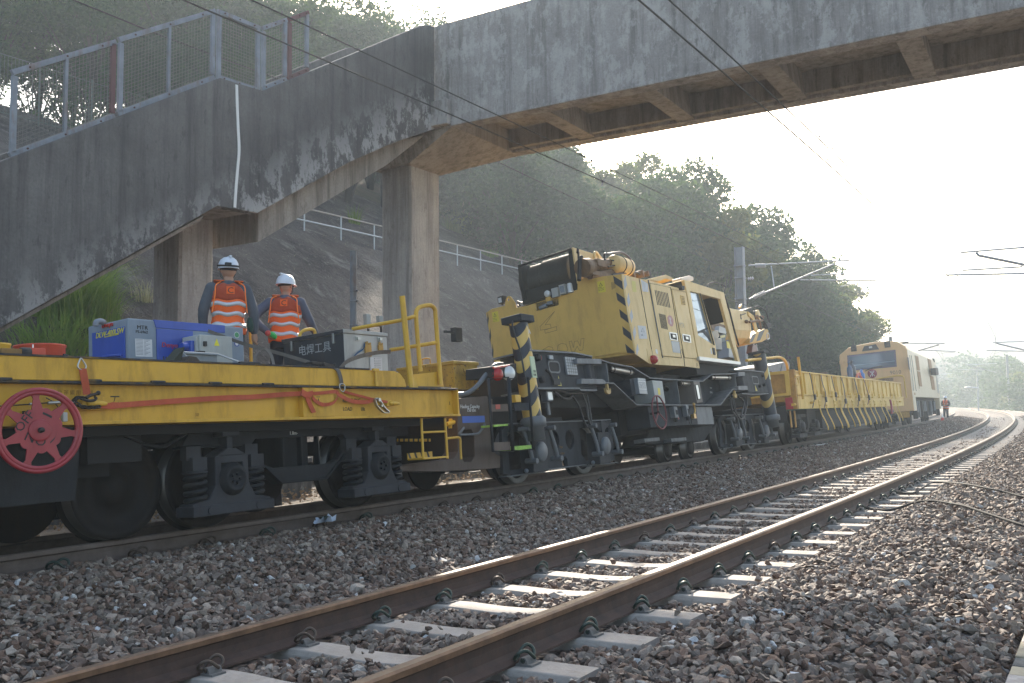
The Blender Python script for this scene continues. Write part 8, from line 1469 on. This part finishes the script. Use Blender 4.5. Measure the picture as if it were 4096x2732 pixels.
def person(label, loc, yaw, arms, H=1.74, jm=m_jack, headyaw=0, lamp=False, group=None, vestmesh=True, legs=None, letter=True, lean=0):
    """figure facing local +y; arms = ((elbow, wrist) left, (elbow, wrist) right)"""
    t = thing('person', label, 'person', loc=loc, group=group); t.rotation_euler = (lean, 0, yaw); k = H/1.74; t.scale = (k*1.07, k*1.07, k)
    legs = legs or (((-.10, .03, .50), (-.12, -.01, .09), (-.12, .10, .05)), ((.10, .03, .50), (.12, .0, .09), (.12, .11, .05)))
    ts = [(0, 0, .84, .165, .115), (0, 0, .92, .172, .12), (0, .0, 1.06, .150, .108), (0, .0, 1.22, .175, .12), (0, -.005, 1.36, .195, .118), (0, -.005, 1.43, .165, .095), (0, 0, 1.47, .08, .07)]
    sh = (Vector((-.185, -.005, 1.405)), Vector((.185, -.005, 1.405)))
    b_ = MB(); torso(b_, [(x, y, z, rx*.93, ry*.93) for x, y, z, rx, ry in ts]); limb(b_, [(0, .0, 1.42), (0, .012, 1.54)], [.06, .055])
    ca, sa = math.cos(headyaw), math.sin(headyaw); R2 = lambda x, y, z: (x*ca-y*sa, x*sa+y*ca, z)
    b_.ball((0, .02, 1.635), .1, 0, (.78, .95, 1.18), 18, 12); b_.ball(R2(0, .105, 1.60), .022, 0, (.7, 1, 1), 8, 6); b_.ball(R2(0, .045, 1.565), .05, 0, (.8, .9, .8), 10, 8)
    for s_ in (-1, 1): b_.ball(R2(s_*.08, .015, 1.625), .022, 0, (.45, 1, 1.4), 8, 6)
    for i in (0, 1):
        e, w_ = map(Vector, arms[i]); limb(b_, [sh[i], e, w_], [.05, .040, .028]); hand(b_, w_, (w_-e), 1 if i else -1); hp = Vector((-.09 if i == 0 else .09, 0, .86)); kn, an, toe = map(Vector, legs[i]); limb(b_, [hp, kn, an], [.08, .055, .04]); limb(b_, [an+Vector((0, -.03, -.02)), toe], [.04, .035])
    fuse(b_, 'body', m_skin, t, .008, 2)
    for s_ in (-1, 1): MB().ball(R2(s_*.032, .108, 1.64), .012, n=8, m=6).build('eye', m_dark, t)
    MB().box(-.022, .022, .10, .112, 1.566, 1.573).xf(Matrix.Rotation(headyaw, 4, 'Z')).build('mouth', plain('lips', (.2, .07, .06), .6), t)
    j = MB(); torso(j, [(x, y, z, rx*1.05, ry*1.08) for x, y, z, rx, ry in ts]); torso(j, [(0, 0, 1.44, .085, .08), (0, .0, 1.50, .07, .068)])
    for i in (0, 1): e, w_ = map(Vector, arms[i]); w2 = e.lerp(w_, .93); limb(j, [sh[i], e, w2], [.072, .062, .045])
    fuse(j, 'jacket', jm, t)
    l_ = MB(); torso(l_, [(0, 0, .76, .17, .125), (0, 0, .86, .178, .128), (0, 0, .95, .17, .122)])
    for i in (0, 1): hp = Vector((-.088 if i == 0 else .088, 0, .84)); kn, an, toe = map(Vector, legs[i]); limb(l_, [hp, kn, an+Vector((0, 0, .03))], [.098, .078, .066])
    fuse(l_, 'trousers', m_trs, t)
    for i in (0, 1): kn, an, toe = map(Vector, legs[i]); q = MB(); limb(q, [an+Vector((0, -.01, .10)), an, an+Vector((0, 0, -.04))], [.058, .055, .05]); limb(q, [an+Vector((0, -.03, -.035)), toe], [.05, .045]); fuse(q, 'boot', m_boot, t)
    # vest as bands of one garment, open at the arms
    def band(z0, z1, nm, mt, gro=1.13, n=36, par=None):
        Z = [q[2] for q in ts]; f = lambda z, c: float(np.interp(z, Z, [q[c] for q in ts])); N_ = max(2, int((z1-z0)/.03)+1); secs = []
        for i in range(N_):
            z = lerp(z0, z1, i/(N_-1)); g = gro+.03*math.sin(z*23); narrow = 1-max(0, z-1.26)*1.1
            secs.append([(f(z, 3)*g*narrow*math.cos(2*PI*q/n)*(1+.02*math.sin(q*1.7+z*9)), f(z, 4)*(g+.06)*math.sin(2*PI*q/n)+f(z, 1), z+.012*math.sin(q*.9)) for q in range(n)])
        o = MB().loft(secs, 0, True, False).build(nm, mt, par or t, fix=False); s_ = o.modifiers.new('s', 'SOLIDIFY'); s_.thickness = .006; return o
    vs_ = band(.85, 1.262, 'vest', m_vest, 1.16); band(1.255, 1.455, 'vest_yoke', m_vest2 if vestmesh else m_vest, 1.165, par=vs_)
    for z in (.93, 1.06, 1.18): band(z, z+.048, 'reflective_band', m_silver, 1.195, par=vs_)
    for s_ in (-1, 1): MB().tube(smooth_path([(s_*.10, -.10, 1.47), (s_*.155, -.14, 1.42), (s_*.165, -.16, 1.3), (s_*.19, -.13, 1.1)], 4), .007, 6).build('piping', m_piping, vs_); MB().ribbon(smooth_path([(s_*.10, -.07, 1.49), (s_*.12, .0, 1.50), (s_*.10, .08, 1.46), (s_*.08, .145, 1.32), (s_*.08, .155, 1.15)], 4), (.045, 0, 0), .008).build('shoulder_strap', m_vest, vs_)
    if letter:
        MB().box(-.045, .045, -.176, -.172, 1.32, 1.41).build('patch', m_vest, vs_); text('C', .10, (.0, -.1775, 1.33), (1, 0, 0), (0, 0, 1), m_blackpaint, vs_, align='CENTER', ext=.001)
    # helmet
    hm_ = bpy.data.objects.new('helmet', None); COL.objects.link(hm_); hm_.parent = t; hm_.location = (0, .02, 1.655); hm_.rotation_euler = (0, 0, headyaw)
    q = MB(); q.lathe((0, 0, 0), (0, 0, 1), [(.118, .0), (.119, .025), (.112, .065), (.092, .105), (.058, .132), (.02, .142), (.001, .143)], 28); q.lathe((0, 0, 0), (0, 0, 1), [(.118, .002), (.128, -.004), (.127, -.010), (.112, -.004)], 28)
    for i in range(len(q.v)): x, y, z = q.v[i]; q.v[i] = (x*.95, y*1.12+(.02 if y > .08 and z < 0 else 0), z)
    q.box(-.012, .012, -.11, .11, .125, .148); q.build('shell', m_helm, hm_, bevel=.004)
    MB().tube([(math.sin(a)*.088, math.cos(a)*.10, -.012-.012*abs(math.cos(a))) for a in np.linspace(1.6, 4.68, 12)], .012, 6).build('head_band', m_hair, hm_)
    MB().tube(smooth_path([(-.088, .02, -.01), (-.07, .05, -.10), (0, .06, -.125), (.07, .05, -.10), (.088, .02, -.01)], 4), .005, 5).build('chin_strap', m_hair, hm_)
    if lamp:
        MB().tube([(math.cos(a)*.116, math.sin(a)*.136, .03+.015*math.sin(a)) for a in np.linspace(0, 2*PI, 30, endpoint=False)], .011, 6, closed=True).build('lamp_strap', m_dark, hm_); MB().box(-.075, -.005, -.165, -.125, .01, .05).build('battery_pack', m_dark, hm_, bevel=.006)
    return t
def wloc(x, y, z): return Vector(W.o)+Vector(W.R @ np.array((x, y, z)))
def aim(k, u, v, x): return W.at(k, u, v, x=x)
# worker one: back to camera, arms down
p1 = wloc(-1.0, aim('a', 1865, 400, -1.0)[1], DZ); p2 = wloc(-1.2, aim('b', 245, 500, -1.2)[1], DZ)
face = math.radians(58)      # looking at the slope
person('worker with headlamp strap round white helmet, left of the pair on the wagon', p1, face, (((-.27, -.02, 1.13), (-.26, .05, .89)), ((.27, -.03, 1.13), (.29, .0, .87))), 1.65, m_jack, .12, True)
person('worker in plain white helmet with a hand on a yellow rail, right of the pair', p2, face-.3, (((-.36, -.16, 1.17), (-.20, -.13, .97)), ((.30, .10, 1.15), (.36, .33, 1.02))), 1.62, m_jack2, -.6, lean=-.07)
# gloves and ring handle beside them
g1 = thing('glove_bundle', 'dark green gloves hanging at the right hip of the worker with headlamp', 'gloves', W); q = aim('a', 2090, 730, -.75); mb = MB(); limb(mb, [(q[0], q[1], q[2]+.06), (q[0], q[1], q[2]), (q[0], q[1]+.01, q[2]-.06)], [.03, .04, .03]); mb.build('glove', plain('glove_green', (.01, .04, .03), .8), g1)
g2 = thing('glove_bundle', 'bright green and red gloves in the hand behind the worker in plain helmet', 'gloves', W); q = aim('b', 190, 815, -.7); mb = MB(); limb(mb, [(q[0], q[1]-.06, q[2]+.02), (q[0], q[1], q[2]), (q[0], q[1]+.03, q[2]-.02)], [.025, .035, .028]); mb.build('glove', plain('glove_bright_green', (.03, .4, .08), .7), g2); q = aim('b', 150, 800, -.7); MB().ball(q, .035, n=8, m=6).build('cuff', plain('cuff_red', (.5, .06, .05), .7), g2)
yr = thing('yellow_hoop_rail', 'yellow curved handle under the hand of the worker in plain helmet', 'rail', W); MB().tube(smooth_path([W.at('b', u, v, x=-.6) for u, v in ((415, 960), (412, 850), (430, 790), (490, 768), (535, 775), (548, 830))], 4), .02, 8).build('tube', m_yel2, yr)
yp2 = thing('yellow_stake', 'thin yellow upright stake beside the first worker', 'stake', W); a = W.at('a', 2095, 790, x=-1.15); b_ = W.at('a', 2100, 1040, x=-1.15); MB().cyl(a, b_, .02, 8).build('tube', m_yel2, yp2)
# others
pc = tp(t1, 17.6, -2.1, 0); person('worker in orange vest half hidden behind the crane cab front', Vector((pc.x, pc.y, .05)), 1.2, (((-.27, -.02, 1.13), (-.26, .12, .9)), ((.27, -.03, 1.13), (.28, .14, .92))), 1.72, m_trs, 0, letter=False)
pc = tp(t1, 71, .75, 0); person('distant worker in orange vest and white helmet standing beyond the traffic cone', Vector((pc.x, pc.y, .02)), 2.9, (((-.27, .02, 1.13), (-.05, .22, 1.10)), ((.27, .02, 1.13), (.05, .2, 1.12))), 1.74, m_trs, 0, letter=False)
pc = tp(t1, 5.6, -2.3, 0); person('worker whose boots and trousers show under the yellow wagon between its wheels', Vector((pc.x, pc.y, -.12)), 1.3, (((-.27, -.02, 1.13), (-.26, .12, .9)), ((.27, -.03, 1.13), (.28, .14, .92))), 1.5, m_trs, 0, letter=False)
